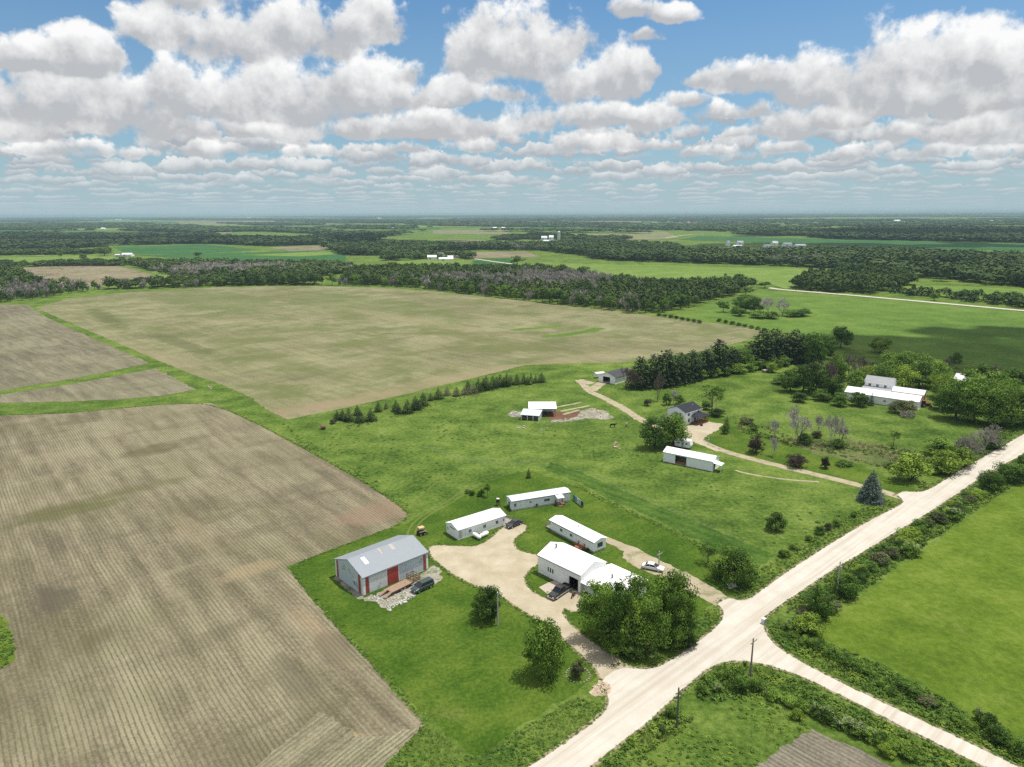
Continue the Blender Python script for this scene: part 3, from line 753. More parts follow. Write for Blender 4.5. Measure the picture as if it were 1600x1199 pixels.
# --- country beyond
FAR = [
 ('hay_field', [(0, 403), (182, 399), (182, 411), (100, 413), (0, 414), (-300, 414), (-300, 405)], green_l, 0.10),
 ('hay_field', [(-200, 396), (0, 393), (150, 391), (150, 399), (0, 401), (-200, 402)], green_l, 0.14),
 ('crop_field', [(175, 386), (320, 382), (405, 391), (300, 397), (200, 397)], green_d, 0.12),
 ('hay_field', [(209, 399), (506, 392), (540, 399), (540, 410), (371, 407), (300, 405)], green_d, 0.16),
 ('hay_field', [(380, 399), (506, 393), (536, 397), (470, 401)], green_l, 0.20),
 ('crop_field', [(420, 387), (506, 384), (512, 391), (455, 393)], crop_b, 0.22),
 ('hay_field', [(205, 412), (235, 422), (290, 436), (355, 431), (400, 436), (350, 443), (262, 437)], green_l, 0.08),
 ('crop_field', [(689, 396), (760, 394), (824, 394), (845, 402), (709, 404)], crop_b, 0.20),
 ('hay_field', [(612, 410), (640, 406), (700, 406), (735, 409), (735, 414), (640, 416)], green_l, 0.16),
 ('crop_field', [(736, 408), (797, 404), (806, 414), (770, 416), (743, 415)], green_d, 0.22),
 ('hay_field', [(824, 409), (918, 413), (1040, 415), (1150, 418), (1269, 421), (1276, 430), (1229, 452), (1190, 440), (1120, 434), (1060, 436), (1000, 436), (930, 428), (900, 424), (870, 415)], green_l, 0.12),
 ('crop_field', [(892, 367), (1040, 362), (1062, 372), (1020, 375), (922, 375)], crop_t, 0.30),
 ('crop_field', [(676, 360), (794, 359), (797, 366), (676, 366)], crop_t, 0.30),
 ('crop_field', [(700, 375), (755, 375), (750, 381), (715, 380)], crop_b, 0.30),
 ('crop_field', [(628, 354), (676, 352), (690, 358), (630, 361)], green_d, 0.35),
 ('hay_field', [(630, 353), (690, 352), (700, 355), (640, 358)], green_l, 0.40),
 ('hay_field', [(1400, 452), (1600, 466), (1900, 485), (1900, 470), (1600, 452), (1500, 447), (1421, 446)], green_l, 0.10),
 ('crop_field', [(1060, 375), (1094, 369), (1300, 374), (1600, 381), (1900, 388), (1900, 400), (1600, 393), (1400, 387), (1262, 382), (1150, 378)], green_d, 0.26),
 ('hay_field', [(1208, 349), (1431, 345), (1600, 349), (1900, 352), (1900, 358), (1600, 355), (1430, 356), (1296, 357)], green_l, 0.5),
 ('crop_field', [(1192, 362), (1276, 361), (1262, 367), (1200, 367)], crop_t, 0.35),
 ('hay_field', [(1195, 408), (1260, 410), (1255, 414), (1190, 413)], green_l, 0.2),
 ('crop_field', [(240, 362), (287, 360), (287, 366), (245, 368)], green_l, 0.4),
 ('crop_field', [(320, 361), (366, 361), (362, 365), (325, 366)], crop_t, 0.4),
 ('crop_field', [(1060, 344), (1092, 344), (1092, 349), (1062, 349)], crop_b, 0.5),
 ('hay_field', [(960, 350), (1200, 346), (1210, 352), (980, 357)], green_d, 0.45),
 ('hay_field', [(820, 355), (960, 352), (975, 358), (880, 362)], green_d, 0.42),
 ('hay_field', [(80, 357), (180, 355), (190, 359), (90, 362)], green_d, 0.42),
 ('hay_field', [(400, 354), (520, 352), (540, 356), (420, 359)], green_l, 0.42),
]
for nm, pts, m, z in FAR:
    sheet(nm, pts, z, m, 1.5, 25.0)
frng = random.Random(21)
for k in range(110):                       # small fields towards the horizon
    y = 339.5 + 19 * frng.random() ** 1.4; x = frng.uniform(-250, 1850)
    y -= (x - 800) * 8 / 1600
    w = frng.uniform(40, 150) * (y - 330) / 14; h = max(0.8, (y - 333) * 0.13)
    sk = frng.uniform(-20, 20)
    sheet(frng.choice(['crop_field', 'hay_field']), [(x, y), (x + w, y - w * .005), (x + w + sk, y - h - w * .005), (x + sk, y - h)], 0.512 + 0.01 * k, frng.choice([green_d, green_l, green_d, crop_t, crop_b, g_hay]), 0)
roadw = mat_gravel('far_road', (0.46, 0.43, 0.37), (0.38, 0.35, 0.29))
strip('gravel_road', [(1200, 450), (1219, 453), (1310, 460), (1400, 468), (1500, 477), (1600, 486), (1800, 505)], 7.5, 0.25, roadw, 0.3)
strip('gravel_road', [(735, 404), (770, 409), (800, 413)], 7.0, 0.35, roadw, 0.3)
strip('gravel_road', [(890, 425), (930, 429), (980, 434), (1030, 438)], 7.0, 0.25, roadw, 0.3)
strip('gravel_road', [(1040, 372), (1075, 367), (1100, 366)], 8.0, 0.45, roadw, 0.5)

# ------------------------------------------------------------------ buildings
white_m = mat_metal('white_steel', (0.89, 0.895, 0.905), rib=0.30, axis=0, grime=0.2)
white_y = mat_metal('white_steel_side', (0.89, 0.895, 0.905), rib=0.30, axis=1, grime=0.2)
white_r = mat_metal('white_roof', (0.84, 0.84, 0.83), rib=0.30, axis=0, rough=0.4, grime=0.12)
white_ry = mat_metal('white_roof_cross', (0.84, 0.84, 0.83), rib=0.30, axis=1, rough=0.4, grime=0.12)
grey_w = mat_metal('grey_steel', (0.52, 0.585, 0.64), rib=0.30, axis=0, stain=(0.12, 0.13, 0.13), stain_amt=0.75, grime=0.35)
grey_r = mat_metal('grey_roof', (0.225, 0.255, 0.285), rib=0.30, axis=0, stain=(0.26, 0.21, 0.16), stain_amt=0.35, grime=0.25, rough=0.5)
red_m = mat_metal('red_steel', (0.36, 0.055, 0.045), rib=0.30, axis=0)
pale_door = mat_metal('pale_door', (0.66, 0.68, 0.68), rib=0.30, axis=0, stain=(0.2, 0.22, 0.22), stain_amt=0.5, grime=0.3)
trim_w = mat_plain('white_trim', (0.80, 0.80, 0.79), 0.5)
trim_g = mat_plain('grey_trim', (0.25, 0.27, 0.29), 0.6)
siding_w = mat_siding('white_siding', (0.90, 0.90, 0.90))
siding_g = mat_siding('grey_siding', (0.74, 0.74, 0.755), 0.2)
shingle_d = mat_shingle('dark_shingle', (0.030, 0.032, 0.042))
shingle_g = mat_shingle('grey_shingle', (0.13, 0.135, 0.14))
shingle_l = mat_shingle('light_shingle', (0.30, 0.31, 0.32))
found = mat_plain('foundation', (0.40, 0.37, 0.33), 0.9)
glass = mat_glass()
shade_in = mat_plain('interior_shade', (0.012, 0.012, 0.013), 0.9, 0.0)  # near-black colour stands in for the shade inside open doorways
wood_g = mat_wood('grey_wood', (0.30, 0.27, 0.23))
wood_b = mat_wood('brown_wood', (0.20, 0.115, 0.070))
wood_r = mat_wood('red_wood', (0.30, 0.115, 0.060))
stovepipe = mat_plain('stovepipe', (0.03, 0.03, 0.032), 0.5, 0.4)

def frame(A, B):
    a, b = G(*A), G(*B)
    d = b - a
    return a, math.atan2(d.y, d.x), d.length

def wall_holes(mb, x0, x1, z0, z1, y0, y1, holes, axis=0):
    """a straight wall with rectangular openings (a, b, c, d) = x from, x to, z from, z to"""
    def bx(a, b, c, d):
        if b - a < 1e-3 or d - c < 1e-3: return
        if axis == 0: mb.box(a, y0, c, b, y1, d)
        else: mb.box(y0, a, c, y1, b, d)
    x = x0
    for (a, b, c, d) in sorted(holes):
        bx(x, a, z0, z1); bx(a, b, z0, c); bx(a, b, d, z1); x = b
    bx(x, x1, z0, z1)

def gable(root, L, W, eave, rise, wallm, roofm, over=0.25, holes_f=(), holes_l=(), holes_r=(), roof_t=0.10, gable_over=None, base=0.0, wname='wall', rname='roof', ridgey=None, wall_label=None, roof_label=None):
    t = 0.16; mb = MB()
    ry = W / 2 if ridgey is None else ridgey
    wall_holes(mb, 0, L, base, eave, 0, t, holes_f)
    wall_holes(mb, 0, L, base, eave, W - t, W, ())
    wall_holes(mb, t, W - t, base, eave, 0, t, holes_l, 1)
    wall_holes(mb, t, W - t, base, eave, L - t, L, holes_r, 1)
    for x in (0, L - t):
        mb.prism([(0, eave), (W, eave), (ry, eave + rise)], 0, x, x + t)
    w = mb.build(wname, wallm, root, label=wall_label)
    rb = MB(); go = over if gable_over is None else gable_over
    s1, s2 = rise / ry, rise / (W - ry)
    z = eave + 0.02
    rb.prism([(-over, z - over * s1), (ry, z + rise), (ry, z + rise + roof_t), (-over, z - over * s1 + roof_t)], 0, -go, L + go)
    rb.prism([(W + over, z - over * s2), (W + over, z - over * s2 + roof_t), (ry + 0.001, z + rise + roof_t), (ry + 0.001, z + rise)], 0, -go, L + go)
    r = rb.build(rname, roofm, root, label=roof_label)
    # ridge cap and eave trim
    cp = MB()
    cp.prism([(ry - 0.22, z + rise + roof_t - 0.22 * s1 + 0.015), (ry, z + rise + roof_t + 0.035), (ry + 0.22, z + rise + roof_t - 0.22 * s2 + 0.015), (ry, z + rise + roof_t + 0.005)], 0, -go, L + go)
    cp.build('ridge_cap', roofm, r)
    tr = MB()
    tr.box(-go, -over - 0.05, z - over * s1 - 0.10, L + go, -over - 0.003, z - over * s1 + roof_t - 0.01)
    tr.box(-go, W + over + 0.003, z - over * s2 - 0.10, L + go, W + over + 0.05, z - over * s2 + roof_t - 0.01)
    return w, r, tr

def flatten(e):
    """parts built in a shifted frame go straight under their thing"""
    for c in list(e.children):
        c.location = c.location + e.location; c.parent = e.parent
    bpy.data.objects.remove(e)

def window(root, x, z, w, h, side='f', L=0, W=0, fr=None, panes=2):
    """framed window proud of a wall; side f/b/l/r"""
    fr = fr or trim_w
    def M():
        if side == 'f': return Matrix.Translation((x, 0, z))
        if side == 'b': return Matrix.Translation((x, W, z)) @ Matrix.Rotation(math.pi, 4, 'Z')
        if side == 'l': return Matrix.Translation((0, x, z)) @ Matrix.Rotation(-math.pi / 2, 4, 'Z')
        return Matrix.Translation((L, x, z)) @ Matrix.Rotation(math.pi / 2, 4, 'Z')
    m = M(); b = MB(); k = 0.07
    b.box(-w / 2 - k, -0.05, -k, -w / 2, 0.01, h + k, m); b.box(w / 2, -0.05, -k, w / 2 + k, 0.01, h + k, m)
    b.box(-w / 2, -0.05, -k, w / 2, 0.01, 0, m); b.box(-w / 2, -0.05, h, w / 2, 0.01, h + k, m)
    for i in range(1, panes):
        q = -w / 2 + w * i / panes
        b.box(q - 0.025, -0.045, 0.0, q + 0.025, 0.01, h, m)
    f = b.build('window', fr, root)
    g = MB(); g.box(-w / 2, -0.02, 0, w / 2, 0.012, h, m)
    g.build('pane', glass, f)
    return f

def door(root, x, z, w, h, mat, side='f', L=0, W=0, name='door', fr=None, handle=True, label=None, proud=0.06):
    m = {'f': Matrix.Translation((x, 0, z)), 'l': Matrix.Translation((0, x, z)) @ Matrix.Rotation(-math.pi / 2, 4, 'Z'),
         'r': Matrix.Translation((L, x, z)) @ Matrix.Rotation(math.pi / 2, 4, 'Z'), 'b': Matrix.Translation((x, W, z)) @ Matrix.Rotation(math.pi, 4, 'Z')}[side]
    b = MB(); b.box(-w / 2, -proud, 0, w / 2, 0.01, h, m)
    d = b.build(name, mat, root, label=label)
    if fr:
        b = MB(); b.box(-w / 2 - 0.1, -proud - 0.02, 0, -w / 2 - 0.002, 0.012, h + 0.1, m); b.box(w / 2 + 0.002, -proud - 0.02, 0, w / 2 + 0.1, 0.012, h + 0.1, m); b.box(-w / 2, -proud - 0.02, h + 0.002, w / 2, 0.012, h + 0.1, m)
        b.build('door_frame', fr, d)
    if handle:
        b = MB(); b.box(w / 2 - 0.14, -proud - 0.05, h * 0.47, w / 2 - 0.09, -proud + 0.005, h * 0.47 + 0.12, m)
        b.build('handle', trim_g, d)
    return d

def base_slab(root, L, W, h=0.12, m=None, ext=0.12):
    b = MB(); b.box(-ext, -ext, 0.0, L + ext, W + ext, h)
    return b.build('foundation', m or found, root)

def railing(root, pts, z, h, m, name='railing', step=1.4):
    b = MB()
    for p, q in zip(pts, pts[1:]):
        p, q = Vector((p[0], p[1], 0)), Vector((q[0], q[1], 0))
        n = max(1, round((q - p).length / step))
        for i in range(n + 1):
            c = p.lerp(q, i / n); b.box(c.x - 0.05, c.y - 0.05, z, c.x + 0.05, c.y + 0.05, z + h)
        for zz in (z + h - 0.06, z + h * 0.5):
            b.tube((p.x, p.y, zz), (q.x, q.y, zz), 0.04, n=4)
        nb = int((q - p).length / 0.22)
        for i in range(nb):
            c = p.lerp(q, (i + 0.5) / nb); b.tube((c.x, c.y, z + 0.05), (c.x, c.y, z + h - 0.06), 0.018, n=4)
    return b.build(name, m, root)

# 1. big grey pole barn with red doors
def pole_barn():
    a, ang, L = frame((568, 931), (669, 889)); W, E, RI = 10.9, 4.0, 1.9
    r = thing('pole_barn', 'large grey metal barn with red doors, red corner strips and a streaked grey roof', 'barn', a, ang)
    base_slab(r, L, W, 0.10, ext=0.05)
    w, rf, tr = gable(r, L, W, E, RI, grey_w, grey_r, 0.22, gable_over=0.15)
    tr.build('eave_trim', trim_g, rf)
    def strip_f(x0, x1, m, nm='corner_strip', z0=0.1, z1=E - 0.05, p=0.05):
        b = MB(); b.box(x0, -p, z0, x1, 0.01, z1); b.build(nm, m, r, label='red corner strip' if m is red_m else None)
    def strip_l(y0, y1, m, z1):
        b = MB(); b.box(-0.05, y0, 0.1, 0.01, y1, z1); b.build('corner_strip', m, r)
    strip_f(0.0, 0.55, trim_w); strip_f(0.65, 1.35, red_m)
    strip_f(14.95, 15.6, red_m); strip_f(15.7, L, trim_w, z1=2.4)
    strip_l(0.05, 0.45, trim_w, E); strip_l(0.9, 1.65, red_m, E + 0.1); strip_l(9.7, 10.3, red_m, E + 0.05); strip_l(10.4, 10.85, trim_w, E)
    door(r, 3.5, 0.12, 4.1, 3.3, pale_door, name='sliding_door', label='pale weathered sliding door', proud=0.09, handle=False)
    door(r, 7.1, 0.12, 2.7, 3.7, red_m, name='sliding_door', label='red sliding door', proud=0.12, handle=False)
    b = MB(); b.box(1.4, -0.16, 3.72, 8.9, -0.02, 3.9); b.build('door_track', trim_w, r)
    b = MB(); b.box(5.56, -0.1, 0.1, 5.72, 0.0, 3.7); b.build('door_post', trim_w, r); b = MB(); b.box(8.48, -0.1, 0.1, 8.62, 0.0, 3.8); b.build('door_post', trim_w, r)
    door(r, 3.2, 0.1, 0.95, 2.05, grey_w, 'l', fr=trim_w)
    s = RI / (W / 2); k = MB()                      # clear sheet let into the roof
    y0, y1 = 2.6, 4.6
    z0 = E + 0.12 + y0 * s; z1 = E + 0.12 + y1 * s
    k.add([(2.4, y0, z0 + 0.012), (3.3, y0, z0 + 0.012), (3.3, y1, z1 + 0.012), (2.4, y1, z1 + 0.012), (2.4, y0, z0 + .03), (3.3, y0, z0 + .03), (3.3, y1, z1 + .03), (2.4, y1, z1 + .03)], [(3, 2, 1, 0), (4, 5, 6, 7), (0, 1, 5, 4), (1, 2, 6, 5), (2, 3, 7, 6), (3, 0, 4, 7)])
    k.build('skylight', mat_plain('clear_sheet', (0.72, 0.74, 0.73), 0.35), rf)
    for (cx, yy, ww, hh) in ((6.9, 3.7, 0.5, 2.4), (9.6, 3.6, 0.9, 2.2)):
        k = MB(); q0, q1 = yy, yy + hh * 0.75; z0 = E + 0.12 + q0 * s + .012; z1 = E + 0.12 + q1 * s + .012
        k.add([(cx, q0, z0), (cx + ww, q0, z0), (cx + ww, q1, z1), (cx, q1, z1), (cx, q0, z0 + .012), (cx + ww, q0, z0 + .012), (cx + ww, q1, z1 + .012), (cx, q1, z1 + .012)], [(3, 2, 1, 0), (4, 5, 6, 7), (0, 1, 5, 4), (1, 2, 6, 5), (2, 3, 7, 6), (3, 0, 4, 7)])
        k.build('roof_patch', mat_metal('rusty_patch', (0.36, 0.33, 0.29), rib=0.3, stain=(0.26, 0.15, 0.08), stain_amt=1.0), rf, label='rusty roof sheet')
pole_barn()

# 2. long white shed
def long_shed():
    a, ang, L = frame((716, 844), (790, 820)); W, E, RI = 5.2, 2.5, 0.85
    r = thing('long_shed', 'long low white shed with a white roof beside the two white tanks', 'shed', a, ang)
    base_slab(r, L, W)
    w, rf, tr = gable(r, L, W, E, RI, white_m, white_r, 0.15)
    tr.build('eave_trim', trim_w, rf)
    for x in (3.4, 7.6, 11.3): window(r, x, 1.0, 0.75, 0.8)
    door(r, 1.75, 0.12, 0.9, 2.0, trim_w, fr=trim_w); door(r, 0.55, 0.12, 0.8, 2.1, mat_plain('grey_door', (0.45, 0.47, 0.49)), handle=True)
    window(r, 13.3, 1.2, 0.25, 0.6, panes=1)
    window(r, 4.5, 1.1, 0.45, 0.6, 'l'); b = MB(); b.box(-0.06, 1.3, 2.05, 0.01, 3.6, 2.3); b.build('vent', trim_g, r)
long_shed()

# 3. grey mobile home
def mobile_grey():
    a, ang, L = frame((800, 799), (891, 784)); W, E, RI = 3.7, 2.65, 0.35
    r = thing('mobile_home', 'grey mobile home with a small porch canopy and a reddish bush in front', 'mobile home', a, ang)
    b = MB(); b.box(0.05, 0.05, 0, L - 0.05, W - 0.05, 0.45); b.build('skirting', mat_plain('skirt', (0.5, 0.5, 0.5)), r)
    w, rf, tr = gable(r, L, W, E, RI, siding_g, mat_metal('pale_grey_roof', (0.62, 0.65, 0.68), rib=0.4, axis=0, grime=0.3), 0.12, base=0.4)
    tr.build('eave_trim', trim_g, rf)
    window(r, 0.9, 1.1, 0.6, 0.9); window(r, 5.2, 1.5, 0.6, 0.45); window(r, 9.9, 1.2, 1.6, 0.75, panes=3); window(r, 1.85, 1.1, 1.3, 0.9, 'l')
    door(r, 3.1, 0.45, 0.85, 1.95, trim_w, fr=trim_w); door(r, 13.2, 0.45, 0.85, 1.95, trim_w, fr=trim_w)
    b = MB(); b.prism([(0.0, 2.62), (-1.7, 2.25), (-1.7, 2.18), (0.0, 2.54)], 0, 12.2, 14.2); b.tube((12.35, -1.6, 0), (12.35, -1.6, 2.2), 0.05); b.tube((14.05, -1.6, 0), (14.05, -1.6, 2.2), 0.05)
    b.build('porch_canopy', trim_w, r)
    b = MB(); b.box(12.2, -1.7, 0.02, 14.4, -0.02, 0.42); b.box(12.4, -2.3, 0.02, 13.6, -1.72, 0.2); d = b.build('porch_deck', wood_b, r)
    railing(d, [(12.25, -1.65), (12.25, -0.1)], 0.42, 0.8, wood_b)
    railing(d, [(14.35, -1.65), (14.35, -0.1)], 0.42, 0.8, wood_b)
    return a, ang
mob_a, mob_ang = mobile_grey()
def loc(a, ang, x, y, z=0): return a + Vector((x * math.cos(ang) - y * math.sin(ang), x * math.sin(ang) + y * math.cos(ang), z))

# 4. white mobile home with decks
def mobile_white():
    a, ang, L = frame((860, 829), (928, 865)); W, E, RI = 3.7, 2.75, 0.5
    r = thing('mobile_home', 'white mobile home with reddish porch steps and railed decks', 'mobile home', a, ang)
    b = MB(); b.box(0.05, 0.05, 0, L - 0.05, W - 0.05, 0.5); b.build('skirting', mat_plain('skirt_dark', (0.36, 0.34, 0.32)), r)
    w, rf, tr = gable(r, L, W, E, RI, siding_w, white_r, 0.28, base=0.45)
    tr.build('eave_trim', mat_plain('slate_trim', (0.28, 0.31, 0.35)), rf)
    b = MB(); b.box(0.0, -0.02, 2.32, L, 0.0, 2.68); b.build('fascia', mat_plain('slate_trim', (0.28, 0.31, 0.35)), w)
    window(r, 1.85, 1.15, 1.5, 1.0, 'r', L=L, fr=trim_g, panes=3)
    window(r, 4.0, 1.2, 0.8, 0.7); window(r, 7.5, 1.2, 0.8, 0.7)
    door(r, 11.2, 0.5, 0.9, 2.0, trim_w, fr=trim_w)
    b = MB(); b.box(10.2, -1.6, 0.02, 12.3, -0.02, 0.45)
    for i in range(2): b.box(10.5, -1.95 - 0.3 * i, 0.02, 11.9, -1.62 - 0.3 * i, 0.32 - 0.14 * i)
    d = b.build('porch_steps', wood_r, r)
    railing(d, [(10.25, -0.1), (10.25, -1.55), (10.5, -1.55)], 0.45, 0.85, wood_r); railing(d, [(12.25, -0.1), (12.25, -1.55), (11.9, -1.55)], 0.45, 0.85, wood_r)
    b = MB(); b.box(-1.9, 0.1, 0.3, -0.02, W - 0.1, 0.42); b.box(-1.8, 0.2, 0.02, -0.1, W - 0.2, 0.28); d = b.build('side_deck', wood_g, r)
    railing(d, [(-0.1, 0.15), (-1.85, 0.15), (-1.85, W - 0.15)], 0.42, 0.9, wood_g)
    b = MB(); b.box(-1.0, W + 0.02, 0.3, 8.5, W + 1.9, 0.42); b.box(-0.9, W + 0.1, 0.02, 8.4, W + 1.8, 0.28); d = b.build('back_deck', wood_g, r)
    railing(d, [(-0.95, W + 0.2), (-0.95, W + 1.85), (8.45, W + 1.85), (8.45, W + 0.2)], 0.42, 0.95, wood_g)
    b = MB(); b.tube((8.0, W / 2, 3.2), (8.0, W / 2, 3.75), 0.09); b.build('vent_pipe', stovepipe, rf)
mobile_white()

# 5. white workshop with a lower wing
def workshop():
    a, ang, L = frame((841, 894), (907, 927)); W, E, RI = 7.9, 4.0, 1.55
    r = thing('workshop', 'tall white workshop with an open dark garage door and a low wing', 'workshop', a, ang)
    base_slab(r, L, W, 0.1, ext=0.15)
    hole = (8.9, 11.4, 0.1, 2.7)
    w, rf, tr = gable(r, L, W, E, RI, white_m, white_r, 0.2, holes_f=[hole])
    tr.build('eave_trim', mat_plain('slate_trim', (0.28, 0.31, 0.35)), rf)
    b = MB(); b.box(8.85, -0.04, 0.1, 8.9, 0.1, 2.75); b.box(11.4, -0.04, 0.1, 11.45, 0.1, 2.75); b.box(8.9, -0.04, 2.7, 11.4, 0.1, 2.75); b.build('garage_door_frame', trim_w, w)
    b = MB(); b.box(0.2, 0.2, 0.105, L - 0.2, W - 0.2, 0.115); b.box(0.2, 5.0, 0.12, L - 0.2, 5.1, 3.9); b.build('inner_shade_sheets', shade_in, r)  # floor and cross sheet coloured near black as the shade behind the door
    for x in (3.0, 3.65, 4.3): window(r, x, 1.35, 0.35, 1.0, panes=1, fr=trim_w)
    b = MB(); b.tube((2.2, 3.2, E + 1.0), (2.2, 3.2, E + 2.2), 0.16); b.ball((2.2, 3.2, E + 2.25), 0.2, 8, 5, (1, 1, .5)); b.build('stovepipe', stovepipe, rf)
    # low wing on the road side
    wl, ww, we, wr = 9.0, 8.6, 2.75, 0.75
    x0, y0 = L + 0.02, -0.6 + 1.8
    wg = bpy.data.objects.new('wing', None); COL.objects.link(wg); wg.parent = r; wg.location = (x0, y0, 0)
    gable(wg, wl, ww, we, wr, white_m, white_r, 0.3)
    wl_ = wg
    b = MB(); b.tube((4.4, 3.3, we + 0.6), (4.4, 3.3, we + 1.35), 0.16); b.ball((4.4, 3.3, we + 1.4), 0.22, 8, 5, (1, 1, .5)); b.build('stovepipe', stovepipe, wg)
    window(wg, 2.4, 1.0, 1.1, 0.9); window(wg, 5.6, 1.0, 1.1, 0.9); window(wg, ww / 2, 1.0, 1.6, 1.0, 'r', L=wl)
    door(wg, 0.9, 0.1, 0.9, 2.0, trim_w)
    b = MB(); b.prism([(-1.35, 2.42), (0.0, 2.62), (0.0, 2.70), (-1.35, 2.50)], 0, -0.3, 2.4); b.tube((0, -1.25, 0), (0, -1.25, 2.44), 0.05); b.tube((2.2, -1.25, 0), (2.2, -1.25, 2.44), 0.05); b.build('entry_roof', white_r, wg)
    flatten(wg)
    return a, ang
shop_a, shop_ang = workshop()

# 6. neighbour's white shed
def neighbour_shed():
    a, ang, L = frame((1036, 721), (1113, 737)); W, E, RI = 5.4, 3.1, 0.95
    r = thing('machine_shed', 'long white shed with an open bay and a small canopy at its right end', 'shed', a, ang)
    base_slab(r, L, W, 0.1, ext=0.2)
    w, rf, tr = gable(r, L, W, E, RI, white_m, white_r, 0.15, holes_f=[(3.9, 7.5, 0.1, 2.75)])
    tr.build('eave_trim', trim_w, rf)
    b = MB(); b.box(3.85, -0.03, 0.1, 3.9, 0.08, 2.8); b.box(7.5, -0.03, 0.1, 7.55, 0.08, 2.8); b.box(3.9, -0.03, 2.75, 7.5, 0.08, 2.8); b.build('bay_frame', trim_w, w)
    b = MB(); b.box(0.2, 2.6, 0.12, L - 0.2, 2.7, E); b.build('inner_wall', mat_plain('inner_grey', (0.16, 0.16, 0.16)), r)
    b = MB(); b.prism([(L, 2.55), (L + 2.5, 2.2), (L + 2.5, 2.27), (L, 2.63)], 1, 0.2, 2.9); b.tube((L + 2.4, 0.3, 0), (L + 2.4, 0.3, 2.2), 0.06); b.tube((L + 2.4, 2.8, 0), (L + 2.4, 2.8, 2.2), 0.06)
    b.build('canopy', white_ry, r)
    door(r, 1.4, 0.1, 1.0, 2.05, mat_plain('dark_door', (0.05, 0.05, 0.055)), 'r', L=L, W=W)
    # cut lumber lying in the bay
    rr = random.Random(3)
    k = thing('lumber_pile', 'orange brown lumber pile in the open bay of the white shed', 'lumber pile', loc(a, ang, 5.7, 1.0, 0.1), ang)
    b = MB()
    for i in range(26):
        y = rr.uniform(-0.8, 0.8); z = 0.08 + 0.1 * (i // 7); dx = rr.uniform(-.25, .25)
        b.box(-1.45 + dx, y, z, 1.35 + dx, y + 0.16, z + 0.08)
    b.build('lumber', mat_wood('fresh_wood', (0.46, 0.23, 0.10)), k)
neighbour_shed()

# 7. white two storey house
def house():
    a, ang, _ = frame((1071, 665), (1099, 656)); L, W, E, RI = 9.4, 8.2, 4.7, 1.7
    r = thing('house', 'white two storey house with a dark shingle roof and red porch', 'house', a, ang)
    base_slab(r, L, W, 0.3, ext=0.04)
    w, rf, tr = gable(r, L, W, E, RI, siding_w, shingle_d, 0.35, ridgey=W * 0.5)
    tr.build('eave_trim', trim_w, rf)
    for x in (1.7, 7.6): window(r, x, 3.3, 0.9, 1.1, fr=trim_g)
    window(r, 1.9, 0.95, 0.9, 1.2, fr=trim_g); window(r, 2.4, 3.3, 0.6, 0.8, 'l', fr=trim_g); window(r, 4.1, 3.3, 0.9, 1.1, 'r', L=L)
    b = MB(); b.tube((7.0, 2.2, E + 0.9), (7.0, 2.2, E + 1.7), 0.09); b.build('vent_pipe', trim_w, rf)
    # wrap-round porch
    p = bpy.data.objects.new('porch', None); COL.objects.link(p); p.parent = r
    b = MB(); b.box(3.4, -3.0, 0.05, 9.8, -0.02, 0.6); b.build('deck', wood_b, p)
    b = MB()
    b.add([(3.0, -3.4, 2.75), (10.3, -3.4, 2.75), (10.3, 0.0, 2.75), (3.0, 0.0, 2.75), (4.9, -0.02, 3.75), (8.6, -0.02, 3.75)], [(0, 1, 5, 4), (1, 2, 5), (0, 4, 3), (3, 2, 1, 0), (2, 3, 4, 5)])
    b.build('porch_roof', shingle_d, p)
    for x, y in ((3.5, -2.87), (5.0, -2.87), (6.6, -2.87), (8.1, -2.87), (9.7, -2.87), (9.7, -1.5)):
        b = MB(); b.box(x - 0.08, y - 0.08, 0.6, x + 0.08, y + 0.08, 2.74); b.build('post', wood_r, p)
    railing(p, [(3.5, -2.87), (9.7, -2.87), (9.7, -0.2)], 0.6, 0.9, wood_r)
    door(r, 5.6, 0.6, 1.0, 2.05, mat_plain('dark_door', (0.05, 0.05, 0.055)), fr=trim_w); window(r, 7.6, 1.2, 1.2, 1.1, fr=trim_g)
    # garage in front of the gable
    g = bpy.data.objects.new('garage', None); COL.objects.link(g); g.parent = r; g.location = (-6.2, 1.2, 0)
    gable(g, 6.18, 6.4, 2.6, 1.5, siding_w, shingle_g, 0.3)
    door(g, 2.9, 0.1, 3.6, 2.1, trim_w, name='garage_door', handle=False)
    flatten(g)
house()

